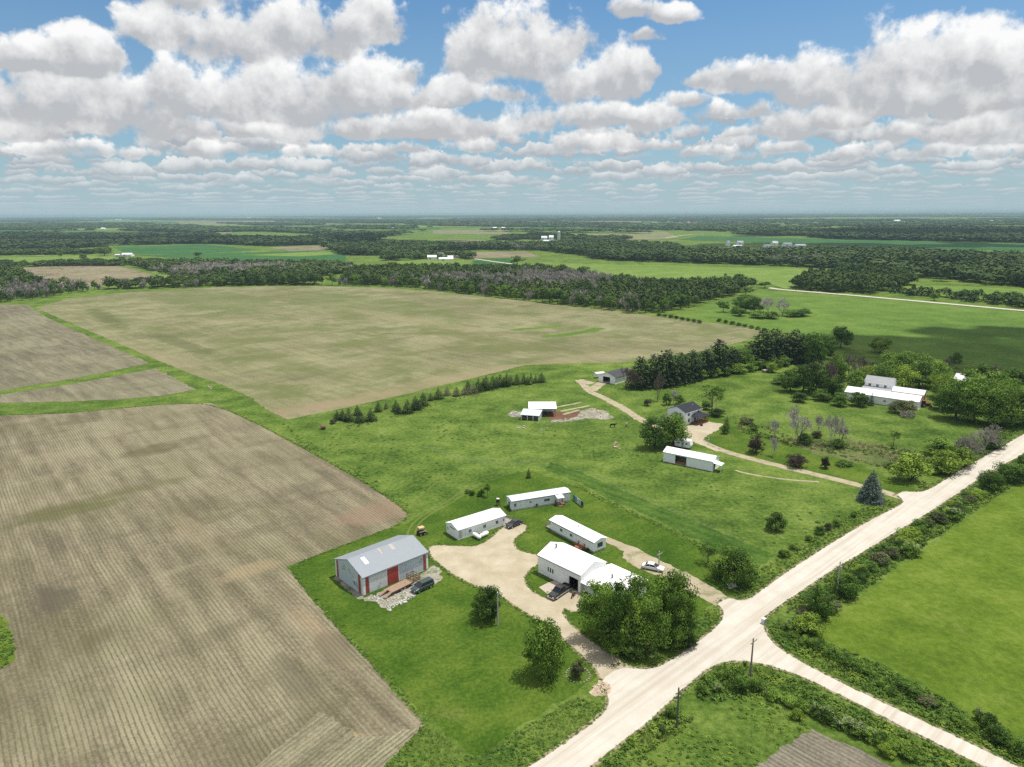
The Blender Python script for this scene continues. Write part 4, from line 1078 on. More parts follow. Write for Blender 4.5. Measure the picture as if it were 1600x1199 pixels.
# 8. open fronted barn by the pines
def pine_barn():
    a, ang, Wd = frame((935, 596), (961, 601)); D, E, RI = 15.0, 3.1, 1.5
    r = thing('barn', 'white gabled barn with a dark roof and open doorway beside the tall pines', 'barn', a, ang)
    base_slab(r, Wd, D, 0.08, ext=0.1)
    t = 0.16; b = MB()
    wall_holes(b, 0, Wd, 0.05, E, 0, t, [(Wd * .27, Wd * .70, 0.05, 2.8)]); wall_holes(b, 0, Wd, 0.05, E, D - t, D, ())
    wall_holes(b, t, D - t, 0.05, E, 0, t, (), 1); wall_holes(b, t, D - t, 0.05, E, Wd - t, Wd, (), 1)
    for y in (0, D - t): b.prism([(0, E), (Wd, E), (Wd / 2, E + RI)], 1, y, y + t)
    b.build('wall', white_m, r)
    b = MB(); s = RI / (Wd / 2); o = 0.3
    b.prism([(-o, E - o * s), (Wd / 2, E + RI), (Wd / 2, E + RI + .12), (-o, E - o * s + .12)], 1, -0.25, D + 0.25)
    b.prism([(Wd + o, E - o * s), (Wd + o, E - o * s + .12), (Wd / 2 + .001, E + RI + .12), (Wd / 2 + .001, E + RI)], 1, -0.25, D + 0.25)
    rf = b.build('roof', mat_shingle('slate_shingle', (0.060, 0.062, 0.072)), r)
    b = MB(); b.prism([(-o - .03, E - o * s - .12), (Wd / 2, E + RI - .12), (Wd + o + .03, E - o * s - .12), (Wd + o + .03, E - o * s + .1), (Wd / 2, E + RI + .1), (-o - .03, E - o * s + .1)], 1, -0.30, -0.252); b.build('gable_trim', trim_w, rf)
    b = MB(); b.box(.2, 4, .1, Wd - .2, 4.1, E); b.build('inner_wall', shade_in, r)  # near-black sheet, shade of the barn's inside put into its colour
pine_barn()

# 9. cattle shelters
def cattle_sheds():
    a, ang, L = frame((814, 656), (842, 658)); W = 4.6
    r = thing('cattle_shelter', 'low grey roofed shelter with white posts beside the white open shed', 'shelter', a, ang)
    b = MB(); b.prism([(-0.4, 1.95), (W + 0.2, 2.95), (W + 0.2, 3.03), (-0.4, 2.03)], 0, -0.3, L + 0.3); b.build('roof', mat_metal('shelter_roof', (0.50, 0.56, 0.60), rib=0.3, stain=(0.3, 0.25, 0.2), stain_amt=0.3), r)
    b = MB(); b.box(0, W - 0.15, 0, L, W, 2.8); b.prism([(0.1, 0), (W - .16, 0), (W - .16, 2.75), (0.1, 1.95)], 0, L - 0.15, L); b.prism([(0.9, 0), (W - .16, 0), (W - .16, 2.75), (0.9, 2.1)], 0, 0, 0.15); b.build('wall', mat_metal('shelter_wall', (0.5, 0.53, 0.55), rib=0.3), r)
    for x in (0.1, L * .36, L * .68, L - 0.1):
        b = MB(); b.box(x - 0.1, -0.2, 0, x + 0.1, 0.0, 2.02); b.build('post', trim_w, r)
    b = MB(); b.box(0.2, -0.1, 0.5, L - 0.2, -0.06, 0.62); b.box(0.2, -0.1, 1.0, L - 0.2, -0.06, 1.12); b.build('rail', wood_g, r)
    a, ang, L = frame((827, 651), (868, 651)); W = 7.0
    r = thing('loafing_shed', 'open cattle shed with a white roof on posts above brown dirt', 'shed', a, ang)
    b = MB(); b.prism([(-0.4, 3.05), (W + 0.3, 3.75), (W + 0.3, 3.85), (-0.4, 3.15)], 0, -0.3, L + 0.4); b.build('roof', white_r, r)
    b = MB(); b.box(0, W - 0.15, 0, L, W, 3.6); b.prism([(0.0, 0), (W - .16, 0), (W - .16, 3.6), (0.0, 3.0)], 0, 0, 0.15); b.build('wall', white_m, r)
    for x in (0.3, L * .5, L - 0.1):
        b = MB(); b.box(x - 0.1, 0.0, 0, x + 0.1, 0.2, 3.08); b.build('post', wood_g, r)
    b = MB(); b.box(L - 0.2, W * .5, 0, L, W * .5 + .2, 3.4); b.build('post', wood_g, r)
    b = MB(); b.box(0.4, 0.05, 2.75, L, 0.13, 3.0); b.build('beam', wood_b, r)
cattle_sheds()

# 10. the white buildings by the right hand wood
def right_farm():
    a, ang, L = frame((1319, 624), (1434, 641)); W, E, RI = 9.0, 3.2, 1.4
    r = thing('long_barn', 'very long white barn with a white roof below the wooded farmyard', 'barn', a, ang)
    base_slab(r, L, W)
    w, rf, tr = gable(r, L, W, E, RI, white_m, white_r, 0.2); tr.build('eave_trim', trim_w, rf)
    door(r, 4.5, 0.12, 3.2, 2.6, mat_plain('grey_door', (0.45, 0.47, 0.49)), 'r', L=L, name='roller_door', handle=False)
    for x in (2.4, 6.5): window(r, x, 1.2, 0.8, 0.8, 'l')
    for x in (9, 15, 21): window(r, x, 1.3, 0.8, 0.7)
    a2 = loc(a, ang, L * 0.47, W + 4.5)
    r = thing('garage', 'pale roofed garage with a red end wall behind the long barn', 'garage', a2, ang)
    L2, W2 = 13.5, 6.5
    w, rf, tr = gable(r, L2, W2, 3.2, 1.2, white_m, mat_metal('grey_white_roof', (0.60, 0.62, 0.64), rib=0.3), 0.3); tr.build('eave_trim', trim_w, rf)
    door(r, W2 / 2, 0.1, 4.6, 2.7, red_m, 'r', L=L2, name='garage_door', handle=False, label='red end door')
    a3 = loc(a, ang, L * 0.14, W + 6.0)
    r = thing('farmhouse', 'farmhouse with a grey two level roof rising behind the long barn', 'house', a3, ang)
    L3, W3 = 10.5, 8.0
    w, rf, tr = gable(r, L3, W3, 5.2, 2.0, siding_w, shingle_l, 0.35); tr.build('eave_trim', trim_w, rf)
    for x in (2, 5, 8): window(r, x, 3.6, 0.9, 1.1)
    for y in (2.4, 5.6): window(r, y, 3.6, 0.9, 1.1, 'r', L=L3)
    b = MB(); b.prism([(0.0, 3.6), (-4.2, 2.8), (-4.2, 2.9), (0.0, 3.72)], 0, -0.3, L3 + 0.3); b.build('lower_roof', shingle_l, rf)
    b = MB(); b.box(0, -4.0, 0, L3, -0.01, 2.78); b.build('lower_wall', siding_w, r)
    a4, an4, L4 = frame((1488, 606), (1514, 610))
    r = thing('house', 'white house almost hidden by the trees at the right farm', 'house', a4, an4)
    w, rf, tr = gable(r, 12.0, 8.0, 3.6, 2.2, siding_w, mat_metal('grey_white_roof', (0.60, 0.62, 0.64), rib=0.3), 0.3); tr.build('eave_trim', trim_w, rf)
    for x in (2, 5, 9): window(r, x, 1.2, 0.9, 1.2)
    door(r, 7, 0.1, 0.9, 2.0, trim_g)
right_farm()

# 11. farmsteads far out
def far_building(px, py, wpx, hm, depth, label, cat='barn', name='barn', wallm=None, roofm=None, yaw=0.0, group=None):
    g = G(px, py); k = mpp(px, py)
    L = wpx * k
    r = thing(name, label, cat, g, yaw, group)
    w, rf, tr = gable(r, L, depth, hm * 0.62, hm * 0.38, wallm or trim_w, roofm or trim_w, 0.3)
    tr.build('eave_trim', trim_g, rf)
    if wpx > 6:
        door(r, L * 0.3, 0.1, min(4, L * 0.2), hm * 0.45, trim_g, name='barn_door', handle=False)
    return r
whiteb = mat_plain('far_white', (0.80, 0.80, 0.80), 0.6)
pale_r = mat_plain('far_pale_roof', (0.55, 0.57, 0.60), 0.6)
far_building(190, 401, 15, 6, 12, 'small white barn alone in the green fields beyond the left tan field', wallm=whiteb, roofm=whiteb)
far_building(179, 401, 8, 4, 8, 'low grey shed left of the lone white barn in the far fields', 'shed', 'shed', trim_g, pale_r)
for i, (x, y, w, h, lab) in enumerate([
  (668, 406, 14, 7, 'white barn at the left end of the white farmstead behind the central wood'),
  (684, 404, 9, 10, 'tall dark roofed barn in the middle of the farmstead behind the central wood'),
  (686, 408, 22, 5, 'long low white shed at the front of the farmstead behind the central wood'),
  (700, 406, 8, 6, 'small white shed at the right end of the farmstead behind the central wood')]):
    far_building(x, y, w, h, 14, lab, wallm=whiteb, roofm=shingle_g if 'dark' in lab else whiteb, yaw=0.1)
for i, (x, y, w, h, lab) in enumerate([
  (846, 376, 9, 12, 'white barn left of the silo on the far farm'), (858, 376, 7, 14, 'white tall barn beside the silo on the far farm'),
  (849, 379, 18, 6, 'long white shed below the silo farm')]):
    far_building(x, y, w, h, 20, lab, wallm=whiteb, roofm=pale_r)
def silo(px, py, r_, h):
    s = thing('silo', 'pale concrete silo standing at the far farm in the middle distance', 'silo', G(px, py))
    b = MB(); b.tube((0, 0, 0), (0, 0, h), r_, n=20); b.build('barrel', mat_plain('silo_grey', (0.55, 0.54, 0.52)), s, smooth=False)
    b = MB(); b.ball((0, 0, h), r_ * 1.01, 16, 9, (1, 1, .7)); b.build('dome', mat_plain('silo_dome', (0.62, 0.63, 0.65)), s, smooth=True)
silo(873, 377, 4.0, 24)
for i, (x, y, w, h, lab) in enumerate([
  (1137, 385, 4, 12, 'small white barn at the left of the far white farm row'), (1153, 383, 9, 9, 'white barn second from the left in the far white farm row'),
  (1147, 387, 14, 5, 'long white shed in front of the far white farm row'), (1208, 384, 8, 10, 'white gabled house at the middle of the far white farm row'),
  (1226, 386, 12, 9, 'white barn right of the middle of the far white farm row'), (1244, 387, 16, 7, 'long pale barn at the right of the far white farm row'), (1196, 387, 9, 6, 'low white shed left of the gabled house in the far farm row')]):
    far_building(x, y, w, h, 18, lab, wallm=whiteb, roofm=whiteb if i % 2 else pale_r)
ORD = 'first second third fourth fifth sixth seventh eighth ninth tenth eleventh twelfth thirteenth fourteenth fifteenth sixteenth seventeenth eighteenth nineteenth twentieth twenty-first twenty-second twenty-third twenty-fourth'.split()
for i, (x, y, w, h) in enumerate(sorted([(157, 359, 6, 8), (715, 342, 16, 12), (870, 339, 12, 10), (900, 340, 13, 10), (830, 344, 8, 9), (1045, 343, 12, 11), (1125, 338.5, 10, 10), (1398, 347, 9, 12), (1402, 348, 14, 6), (1548, 347, 6, 9), (1560, 347, 8, 9), (1576, 347.5, 6, 8), (1342, 333, 14, 10), (1592, 334, 16, 12), (1480, 334.5, 8, 9), (590, 342, 6, 9), (612, 359, 7, 8), (770, 358, 6, 7), (784, 358, 5, 7), (385, 341, 7, 9), (180, 344, 9, 9), (1000, 345, 8, 8), (1295, 334.5, 9, 9), (690, 345, 9, 8)])):
    far_building(x, y, w, h * 1.2, 20, 'white far farm building near the horizon, %s from the left' % ORD[i], wallm=whiteb, roofm=whiteb, group='white farm buildings on the horizon')

# ------------------------------------------------------------------ vehicles
rubber = mat_plain('rubber', (0.018, 0.018, 0.018), 0.85, 0.1)
rim_m = mat_plain('wheel_rim', (0.45, 0.46, 0.47), 0.35, 0.5, 0.6)
lamp_c = mat_plain('headlight_glass', (0.75, 0.77, 0.78), 0.1, 0.6)
lamp_r = mat_plain('taillight_red', (0.35, 0.02, 0.02), 0.2, 0.5)
glass_car = mat_plain('car_glass', (0.015, 0.018, 0.022), 0.05, 0.7)
chrome = mat_plain('chrome', (0.6, 0.6, 0.6), 0.2, 0.5, 0.9)

def wheel(root, x, y, r, w):
    b = MB(); b.tube((x, y - w / 2, r), (x, y + w / 2, r), r, n=18)
    t = b.build('wheel', rubber, root, bevel=0.02)
    b = MB(); s = 1 if y > 0 else -1
    b.tube((x, y + s * (w / 2 - 0.02), r), (x, y + s * (w / 2 + 0.012), r), r * 0.62, n=14)
    b.build('rim', rim_m, t)

def section(x, hw, z0, z1, hwt=None):
    """rounded body ring across the vehicle"""
    hwt = hw if hwt is None else hwt; c = 0.10
    return [(x, -hw + c, z0), (x, hw - c, z0), (x, hw, z0 + c), (x, hw, z0 + (z1 - z0) * .55), (x, hwt, z1 - c * .7), (x, hwt - c, z1), (x, -hwt + c, z1), (x, -hwt, z1 - c * .7), (x, -hw, z0 + (z1 - z0) * .55), (x, -hw, z0 + c)]

def vehicle(name, label, cat, a, ang, paint, kind, lower=None, group=None):
    r = thing(name, label, cat, a, ang, group)
    if kind == 'pickup':
        L, hw, wb = 5.8, 0.98, 3.6
        prof = [(-2.88, .5, .98), (-2.6, .42, 1.02), (-1.0, .40, 1.02), (1.1, .40, 1.10), (2.2, .42, 1.06), (2.75, .48, .98), (2.9, .52, .82)]
        cab = [(-0.95, 1.02, 1.12), (-0.80, 1.02, 1.82), (0.55, 1.02, 1.85), (1.35, 1.02, 1.12)]
        wr, ax = 0.40, (1.85, -1.75)
    elif kind == 'van':
        L, hw, wb = 4.9, 0.98, 3.0
        prof = [(-2.45, .5, 1.0), (-2.3, .40, 1.10), (-1.0, .38, 1.10), (0.9, .38, 1.10), (1.6, .40, 1.02), (2.25, .45, .90), (2.45, .5, .76)]
        cab = [(-2.40, 1.05, 1.15), (-2.20, 1.05, 1.76), (0.45, 1.05, 1.78), (1.45, 1.05, 1.10)]
        wr, ax = 0.34, (1.5, -1.5)
    else:
        L, hw, wb = 4.7, 0.90, 2.7
        prof = [(-2.35, .48, .82), (-2.2, .36, .95), (-1.0, .33, .98), (0.8, .33, .98), (1.6, .36, .90), (2.2, .42, .80), (2.36, .48, .68)]
        cab = [(-1.75, .95, 1.0), (-1.05, .95, 1.42), (0.25, .95, 1.45), (1.15, .95, .99)]
        wr, ax = 0.33, (1.4, -1.4)
    b = MB(); b.loft([section(x, hw if 0 < i < len(prof) - 1 else hw * .94, z0, z1, hw * .93) for i, (x, z0, z1) in enumerate(prof)])
    body = b.build('body', paint, r, bevel=0.0, smooth=False)
    # cabin: glass band, pillars and roof
    tb = hw * .90; tt = hw * .72
    (x0, z0, _), (x1, _, zt), (x2, _, zt2), (x3, zb3, _) = cab
    zb = z0
    b = MB()
    b.add([(x0, -tb, zb - .05), (x3, -tb, zb - .05), (x3, tb, zb - .05), (x0, tb, zb - .05), (x1, -tt, zt - .06), (x2, -tt, zt2 - .06), (x2, tt, zt2 - .06), (x1, tt, zt - .06)],
          [(3, 2, 1, 0), (4, 5, 6, 7), (0, 1, 5, 4), (1, 2, 6, 5), (2, 3, 7, 6), (3, 0, 4, 7)])
    b.build('windows', glass_car, r, bevel=0.03)
    b = MB()
    b.box(x1 - 0.06, -tt - 0.02, zt - .07, x2 + 0.05, tt + 0.02, zt2 + 0.01)
    b.build('roof', paint, r, bevel=0.035)
    b = MB()
    for s in (-1, 1):
        b.tube((x0, s * tb, zb), (x1, s * tt, zt - .03), 0.045, n=5); b.tube((x3, s * tb, zb), (x2, s * tt, zt - .03), 0.035, n=5)
        for f in ((0.38,) if kind != 'van' else (0.28, 0.62)):
            xm = x0 + (x3 - x0) * f; xn = x1 + (x2 - x1) * f; b.tube((xm, s * (tb + .005), zb), (xn, s * (tt + .005), zt - .03), 0.04, n=5)
    b.build('pillars', paint, r)
    if kind == 'pickup':
        b = MB(); b.box(-2.78, -hw * .80, .99, -1.02, hw * .80, 1.035); b.build('bed_floor', mat_plain('bed_liner', (0.02, 0.02, 0.02), 0.9), r)
        b = MB(); b.box(-2.86, -hw * .93, 1.0, -1.0, -hw * .82, 1.24); b.box(-2.86, hw * .82, 1.0, -1.0, hw * .93, 1.24); b.box(-2.88, -hw * .82, 1.0, -2.79, hw * .82, 1.24); b.build('bed_side', paint, r, bevel=0.02)
        b = MB(); b.box(2.86, -hw * .9, .42, 2.98, hw * .9, .60); b.box(-3.0, -hw * .9, .45, -2.87, hw * .9, .62); b.build('bumper', chrome, r, bevel=0.02)
        if lower:
            b = MB()
            for s in (-1, 1): b.box(-2.7, s * (hw + .004) - .012, .42, 2.6, s * (hw + .004) + .012, .66)
            b.build('lower_panel', lower, r)
    f = prof[-2][0] + .08; zf = prof[-1][2] - .10
    for s in (-1, 1):
        b = MB(); b.box(f, s * hw * .62 - .17, zf - .08, f + .12 + .03, s * hw * .62 + .17, zf + .07); b.build('headlight', lamp_c, r, bevel=0.02)
        b = MB(); b.box(prof[0][0] - .02, s * hw * .74 - .1, .72, prof[0][0] + .12, s * hw * .74 + .1, .90); b.build('taillight', lamp_r, r)
        b = MB(); b.box(x3 - .28, s * (hw + .11) - .1, zb - .02, x3 - .16, s * (hw + .11) + .08, zb + .14); b.build('mirror', paint, r, bevel=0.02)
    for x in ax:
        for s in (-1, 1): wheel(r, x, s * (hw - .12), wr, .23)
    return r

def between(p, q, r=0.5):
    a, b = G(*p), G(*q); d = b - a
    return a.lerp(b, r), math.atan2(d.y, d.x)
black_p = mat_paint('black_paint', (0.012, 0.012, 0.014))
a, an = between((886, 921), (862, 937)); vehicle('pickup_truck', 'black pickup truck with pale lower sides parked at the workshop door', 'pickup truck', a, an, black_p, 'pickup', lower=mat_paint('silver_paint', (0.42, 0.42, 0.41)))
a, an = between((671, 916), (649, 926)); vehicle('minivan', 'dark green minivan parked on rubble beside the flatbed trailer', 'car', a, an, mat_paint('green_paint', (0.012, 0.035, 0.038)), 'van')
a, an = between((810, 819), (796, 825)); vehicle('car', 'black car parked at the end of the drive beside the long shed', 'car', a, an, mat_paint('black_car_paint', (0.010, 0.011, 0.016)), 'car')
a, an = between((1010, 888), (1030, 892)); vehicle('car', 'white car parked by the pole on the gravel lane', 'car', a, an, mat_paint('white_paint', (0.72, 0.72, 0.72)), 'car')

# flatbed trailer with a slatted rack
def flatbed():
    a, ang = between((617, 924), (633, 916), 0.5)
    r = thing('flatbed_trailer', 'rusty brown flatbed trailer with tilted ramps and a slatted rack', 'trailer', a, ang)
    wd = mat_wood('weathered_deck', (0.28, 0.20, 0.145)); rust = mat_plain('rusty_steel', (0.12, 0.055, 0.035), 0.9)
    b = MB(); b.box(-2.9, -1.15, 0.72, 2.6, 1.15, 0.80); b.build('deck', wd, r)
    b = MB()
    for s in (-1, 1): b.box(-2.9, s * 1.15 - .05, .55, 2.6, s * 1.15 + .05, .82)
    for x in (-2.9, -1, 1, 2.5): b.box(x, -1.1, .55, x + .1, 1.1, .71)
    b.build('frame', rust, r)
    b = MB(); M = Matrix.Translation((-2.9, 0, .76)) @ Matrix.Rotation(R(-16), 4, 'Y')
    for s in (-1, 1): b.box(-1.9, s * .75 - .35, -.04, -.02, s * .75 + .35, .03, M)
    b.build('ramp', wd, r)
    for x in (-.5, .45):
        for s in (-1, 1): wheel(r, x, s * .98, .36, .22)
    b = MB()
    for x in (2.75, 4.5):
        for s in (-1, 1): b.box(x - .05, s * 1.1 - .05, .5, x + .05, s * 1.1 + .05, 1.9)
    for z in (.7, 1.2, 1.8):
        for s in (-1, 1): b.box(2.75, s * 1.1 - .025, z - .06, 4.5, s * 1.1 + .025, z + .06)
        b.box(2.72, -1.1, z - .06, 2.78, 1.1, z + .06); b.box(4.47, -1.1, z - .06, 4.53, 1.1, z + .06)
    for s in (-1, 1): b.tube((2.75, s * 1.12, .6), (4.5, s * 1.12, 1.8), .05, n=5); b.tube((4.5, s * 1.12, .6), (2.75, s * 1.12, 1.8), .05, n=5)
    b.build('rack', wood_b, r)
    b = MB(); b.tube((2.6, -.5, .6), (5.3, 0, .55), .06); b.tube((2.6, .5, .6), (5.3, 0, .55), .06); b.build('drawbar', rust, r)
flatbed()

# propane tanks
def tank(p, q, label):
    a, ang = between(p, q); k = (G(*q) - G(*p)).length
    r = thing('propane_tank', label, 'gas tank', a, ang, 'white tanks on the grass')
    m = mat_plain('tank_white', (0.78, 0.78, 0.76), 0.35, 0.4)
    L = max(1.8, k - 0.9); b = MB()
    rings = []
    for (x, rr) in ((-L / 2 - .42, .05), (-L / 2 - .36, .26), (-L / 2 - .2, .42), (-L / 2, .48), (L / 2, .48), (L / 2 + .2, .42), (L / 2 + .36, .26), (L / 2 + .42, .05)):
        rings.append([(x, rr * math.cos(2 * math.pi * i / 18), .70 + rr * math.sin(2 * math.pi * i / 18)) for i in range(18)])
    b.loft(rings); b.build('shell', m, r, smooth=True)
    b = MB(); b.tube((0, 0, 1.15), (0, 0, 1.34), .17); b.build('valve_cover', m, r)
    for x in (-L * .32, L * .32):
        b = MB(); b.box(x - .08, -.35, 0, x + .08, .35, .3); b.build('foot', trim_g, r)
tank((739, 838), (751, 845), 'white gas tank lying end on, left of its twin by the long shed')
tank((750, 842), (763, 836), 'white gas tank lying lengthwise, right of its twin by the long shed')

# camper, box trailer, loader
def camper():
    a, ang, L = frame((1054, 699), (1071, 702)); r = thing('camper', 'white camper trailer standing behind the neighbour\'s white shed', 'camper', a, ang)
    m = mat_plain('camper_white', (0.78, 0.78, 0.78), 0.4)
    W = 2.4; L = 5.0
    b = MB(); b.prism([(0.0, .5), (L, .5), (L + .35, 1.3), (L, 2.75), (.25, 2.8), (-.15, 1.5)], 1, 0, W); b.build('body', m, r, bevel=.06)
    b = MB(); b.box(.9, -.03, 1.6, 1.6, .0, 2.0); b.box(3.6, -.03, 1.6, 4.3, 0, 2.0); b.build('window', glass, r)
    b = MB(); b.box(2.3, -.03, .7, 3.0, 0, 2.4); b.build('door', trim_g, r)
    b = MB(); b.box(1.5, .8, 2.79, 2.3, 1.6, 3.0); b.build('roof_vent', trim_w, r)
    for y in (.3, W - .3): wheel(r, 2.3, y, .33, .2)
camper()
def horse_trailer():
    a, ang, L = frame((928, 590), (934, 593)); r = thing('box_trailer', 'white rounded box trailer parked left of the barn by the pines', 'trailer', a, ang)
    b = MB(); b.prism([(0.05, .55), (2.2, .55), (2.25, 2.2), (1.9, 2.6), (.35, 2.6), (0, 2.2)], 1, 0, 4.6); b.build('body', mat_plain('camper_white', (0.78, 0.78, 0.78), 0.4), r, bevel=.06)
    b = MB(); b.box(.4, -.03, .7, 1.8, 0, 2.2); b.build('rear_door', trim_w, r)
    for x in (.15, 2.05):
        for y in (1.8, 2.7): wheel(r, x, y, .35, .2)
horse_trailer()
def loader():
    a, ang = between((653, 837), (664, 834)); r = thing('skid_loader', 'small dark loader with a tan roof standing behind the grey barn', 'loader', a, ang)
    dark = mat_plain('loader_dark', (0.03, 0.028, 0.026), 0.7); tan = mat_plain('loader_tan', (0.50, 0.36, 0.20), 0.6)
    b = MB(); b.box(-.9, -.6, .35, .8, .6, 1.0); b.build('body', dark, r, bevel=.06)
    b = MB()
    for x in (-.6, .5):
        for y in (-.5, .5): b.box(x - .04, y - .04, 1.0, x + .04, y + .04, 1.9)
    b.build('cage', dark, r)
    b = MB(); b.box(-.75, -.62, 1.9, .68, .62, 1.98); b.build('roof', tan, r, bevel=.03)
    b = MB(); b.prism([(.9, .1), (1.6, .1), (1.6, .25), (1.1, .75), (.9, .75)], 1, -.8, .8); b.build('bucket', mat_plain('bucket_steel', (0.20, 0.17, 0.14), 0.7), r)
    b = MB(); b.box(-.8, -.72, .9, 1.0, -.62, 1.05); b.box(-.8, .62, .9, 1.0, .72, 1.05); b.build('arm', tan, r)
    for x in (-.55, .5):
        for s in (-1, 1): wheel(r, x, s * .72, .36, .26)
loader()
def atv():
    a, ang = between((893, 936), (899, 930)); r = thing('motorcycle', 'small dark motorcycle parked beside the black pickup', 'motorcycle', a, ang)
    d = mat_plain('bike_dark', (0.025, 0.02, 0.02), 0.5); 
    for x in (-.65, .65):
        b = MB(); b.tube((x, -.07, .32), (x, .07, .32), .32, n=16); t = b.build('wheel', rubber, r)
        b = MB(); b.tube((x, -.075, .32), (x, .075, .32), .18, n=12); b.build('rim', rim_m, t)
    b = MB(); b.loft([[(-.75, -.08, .78), (-.75, .08, .78), (-.75, .06, .88), (-.75, -.06, .88)], [(-.2, -.14, .68), (-.2, .14, .68), (-.2, .12, .82), (-.2, -.12, .82)], [(.15, -.1, .75), (.15, .1, .75), (.15, .1, .86), (.15, -.1, .86)]]); b.build('saddle', d, r)
    b = MB(); b.ball((.25, 0, .82), .2, 8, 6, (1.3, .7, .7)); b.box(-.25, -.14, .3, .25, .14, .65); b.build('tank', mat_plain('bike_red', (0.12, 0.02, 0.02), 0.3), r)
    b = MB(); b.tube((.65, 0, .32), (.4, 0, 1.0), .04); b.tube((.4, -.36, 1.02), (.4, .36, 1.02), .025); b.build('handlebar', trim_g, r)
atv()
def tractor():
    a, ang = between((1440, 636), (1450, 636)); r = thing('tractor', 'red tractor standing by the end of the long white barn', 'tractor', a, ang)
    red = mat_paint('tractor_red', (0.36, 0.03, 0.025))
    b = MB(); b.box(-.2, -.4, .9, 2.2, .4, 1.6); b.build('bonnet', red, r, bevel=.08)
    b = MB(); b.box(-1.3, -.75, 1.0, -.2, .75, 1.5); b.box(-1.2, -.7, 2.55, -.1, .7, 2.66); b.build('cab', red, r, bevel=.03)
    b = MB(); b.box(-1.15, -.65, 1.5, -.2, .65, 2.55); b.build('cab_window', glass_car, r)
    for x, rr in ((-.9, .85), (1.7, .5)):
        for s in (-1, 1): wheel(r, x, s * .95, rr, .42)
tractor()
def junk_boat():
    a, ang = between((1190, 582), (1204, 581)); r = thing('wagon', 'tan topped old wagon left in the grass beside a bush near the pines', 'wagon', a, ang)
    b = MB(); b.box(-1.8, -1, .6, 1.8, 1, .72); b.box(-1.8, -1, .72, -1.7, 1, 1.2); b.box(1.7, -1, .72, 1.8, 1, 1.2); b.build('bed', mat_wood('wagon_tan', (0.55, 0.40, 0.24)), r)
    b = MB(); b.box(-1.65, -.8, .72, 1.4, .8, 1.1); b.build('load', mat_plain('load_pale', (0.5, 0.5, 0.52)), r)
    for x in (-1.2, 1.2):
        for s in (-1, 1): wheel(r, x, s * .85, .35, .18)
junk_boat()
def bale():
    a = G(505, 671); r = thing('round_bale', 'brown round bale lying past the end of the spruce row', 'bale', a, R(20))
    b = MB(); b.tube((-.8, 0, .8), (.8, 0, .8), .82, n=20); b.build('bale_body', mat_wood('old_straw', (0.16, 0.075, 0.055)), r, bevel=.06)
    b = MB()
    for x in (-.5, 0, .5): b.tube((x - .03, 0, .8), (x + .03, 0, .8), .835, n=20, cap=False)
    b.build('twine', mat_plain('twine', (0.35, 0.22, 0.16)), r)
bale()

# ------------------------------------------------------------------ poles
pole_w = mat_wood('pole_wood', (0.26, 0.215, 0.175)); pole_l = mat_wood('pole_pale', (0.46, 0.43, 0.39))
def pole(px, py, top, label, arm=True, lamp=False, m=None, yaw=R(42), transf=False, group=None):
    a = G(px, py); h = height(px, py, top)
    r = thing('utility_pole', label, 'utility pole', a, yaw, group)
    b = MB(); b.tube((0, 0, 0), (0, 0, h), .17, .11, n=10); b.build('pole', m or pole_w, r)
    if arm:
        b = MB(); b.box(-.95, -.16, h - .62, .95, -.10, h - .50); ca = b.build('crossarm', m or pole_w, r)
        for x in (-.85, .85):
            b = MB(); b.tube((x, -.13, h - .5), (x, -.13, h - .32), .045, n=8); b.build('insulator', mat_plain('porcelain', (0.5, 0.5, 0.48), 0.3), ca)
        b = MB(); b.tube((0, 0, h), (0, 0, h + .15), .05, n=8); b.build('insulator', mat_plain('porcelain', (0.5, 0.5, 0.48), 0.3), r)
    if transf:
        b = MB(); b.tube((.38, 0, h - 2.0), (.38, 0, h - 1.1), .24, n=12); b.build('transformer', mat_plain('transformer_grey', (0.42, 0.43, 0.43), 0.5), r)
    if lamp:
        b = MB(); b.tube((0, 0, h - .5), (.9, 0, h - .2), .035); l = b.build('lamp_arm', trim_g, r)
        b = MB(); b.ball((1.0, 0, h - .26), .2, 10, 6, (1, 1, .6)); b.build('lamp_head', mat_plain('lamp_head', (0.6, 0.6, 0.58), 0.3), l)
    return a, h
P1 = pole(1172, 1060, 998, 'wooden utility pole with its foot in the weeds at the road junction', transf=False)
P2 = pole(1057, 1139, 1075, 'dark wooden utility pole on the weedy verge nearest the camera', m=mat_wood('pole_dark', (0.13, 0.12, 0.11)))
P3 = pole(1307, 932, 878, 'pale utility pole standing in the roadside hedge above the junction', transf=True, m=pole_l)
P4 = pole(1553, 764, 728, 'distant utility pole in the roadside hedge at the right edge', m=pole_l)
P5 = pole(1029, 891, 862, 'pale pole beside the white car on the gravel lane', arm=True, m=pole_l)
P6 = pole(778, 977, 926, 'pale yard light pole on the lawn beside the round tree', arm=False, lamp=True, m=pole_l)
P7 = pole(1118, 648, 622, 'pale pole beside the tree behind the white house', arm=False, lamp=True, m=pole_l)
P8 = pole(1468, 647, 622, 'pale utility pole at the yard entrance of the long white barn', m=pole_l)
def wires(p, q, label):
    a, h1 = p; b, h2 = q
    w = thing('power_line', label, 'power line', (0, 0, 0), 0, 'power lines')
    mb = MB(); prev = None
    for i in range(17):
        t = i / 16; c = a.lerp(b, t); z = (h1 + (h2 - h1) * t) - 1.1 * 4 * t * (1 - t) * .6 + .1
        c = Vector((c.x, c.y, z))
        if prev is not None: mb.tube(prev, c, .012, n=4, cap=False)
        prev = c
    mb.build('wire', mat_plain('wire_grey', (0.18, 0.18, 0.18), 0.5), w)
wires(P2, P1, 'thin power line from the dark nearest pole to the junction pole')
wires(P1, P3, 'thin power line crossing the road from the junction pole to the hedge pole')
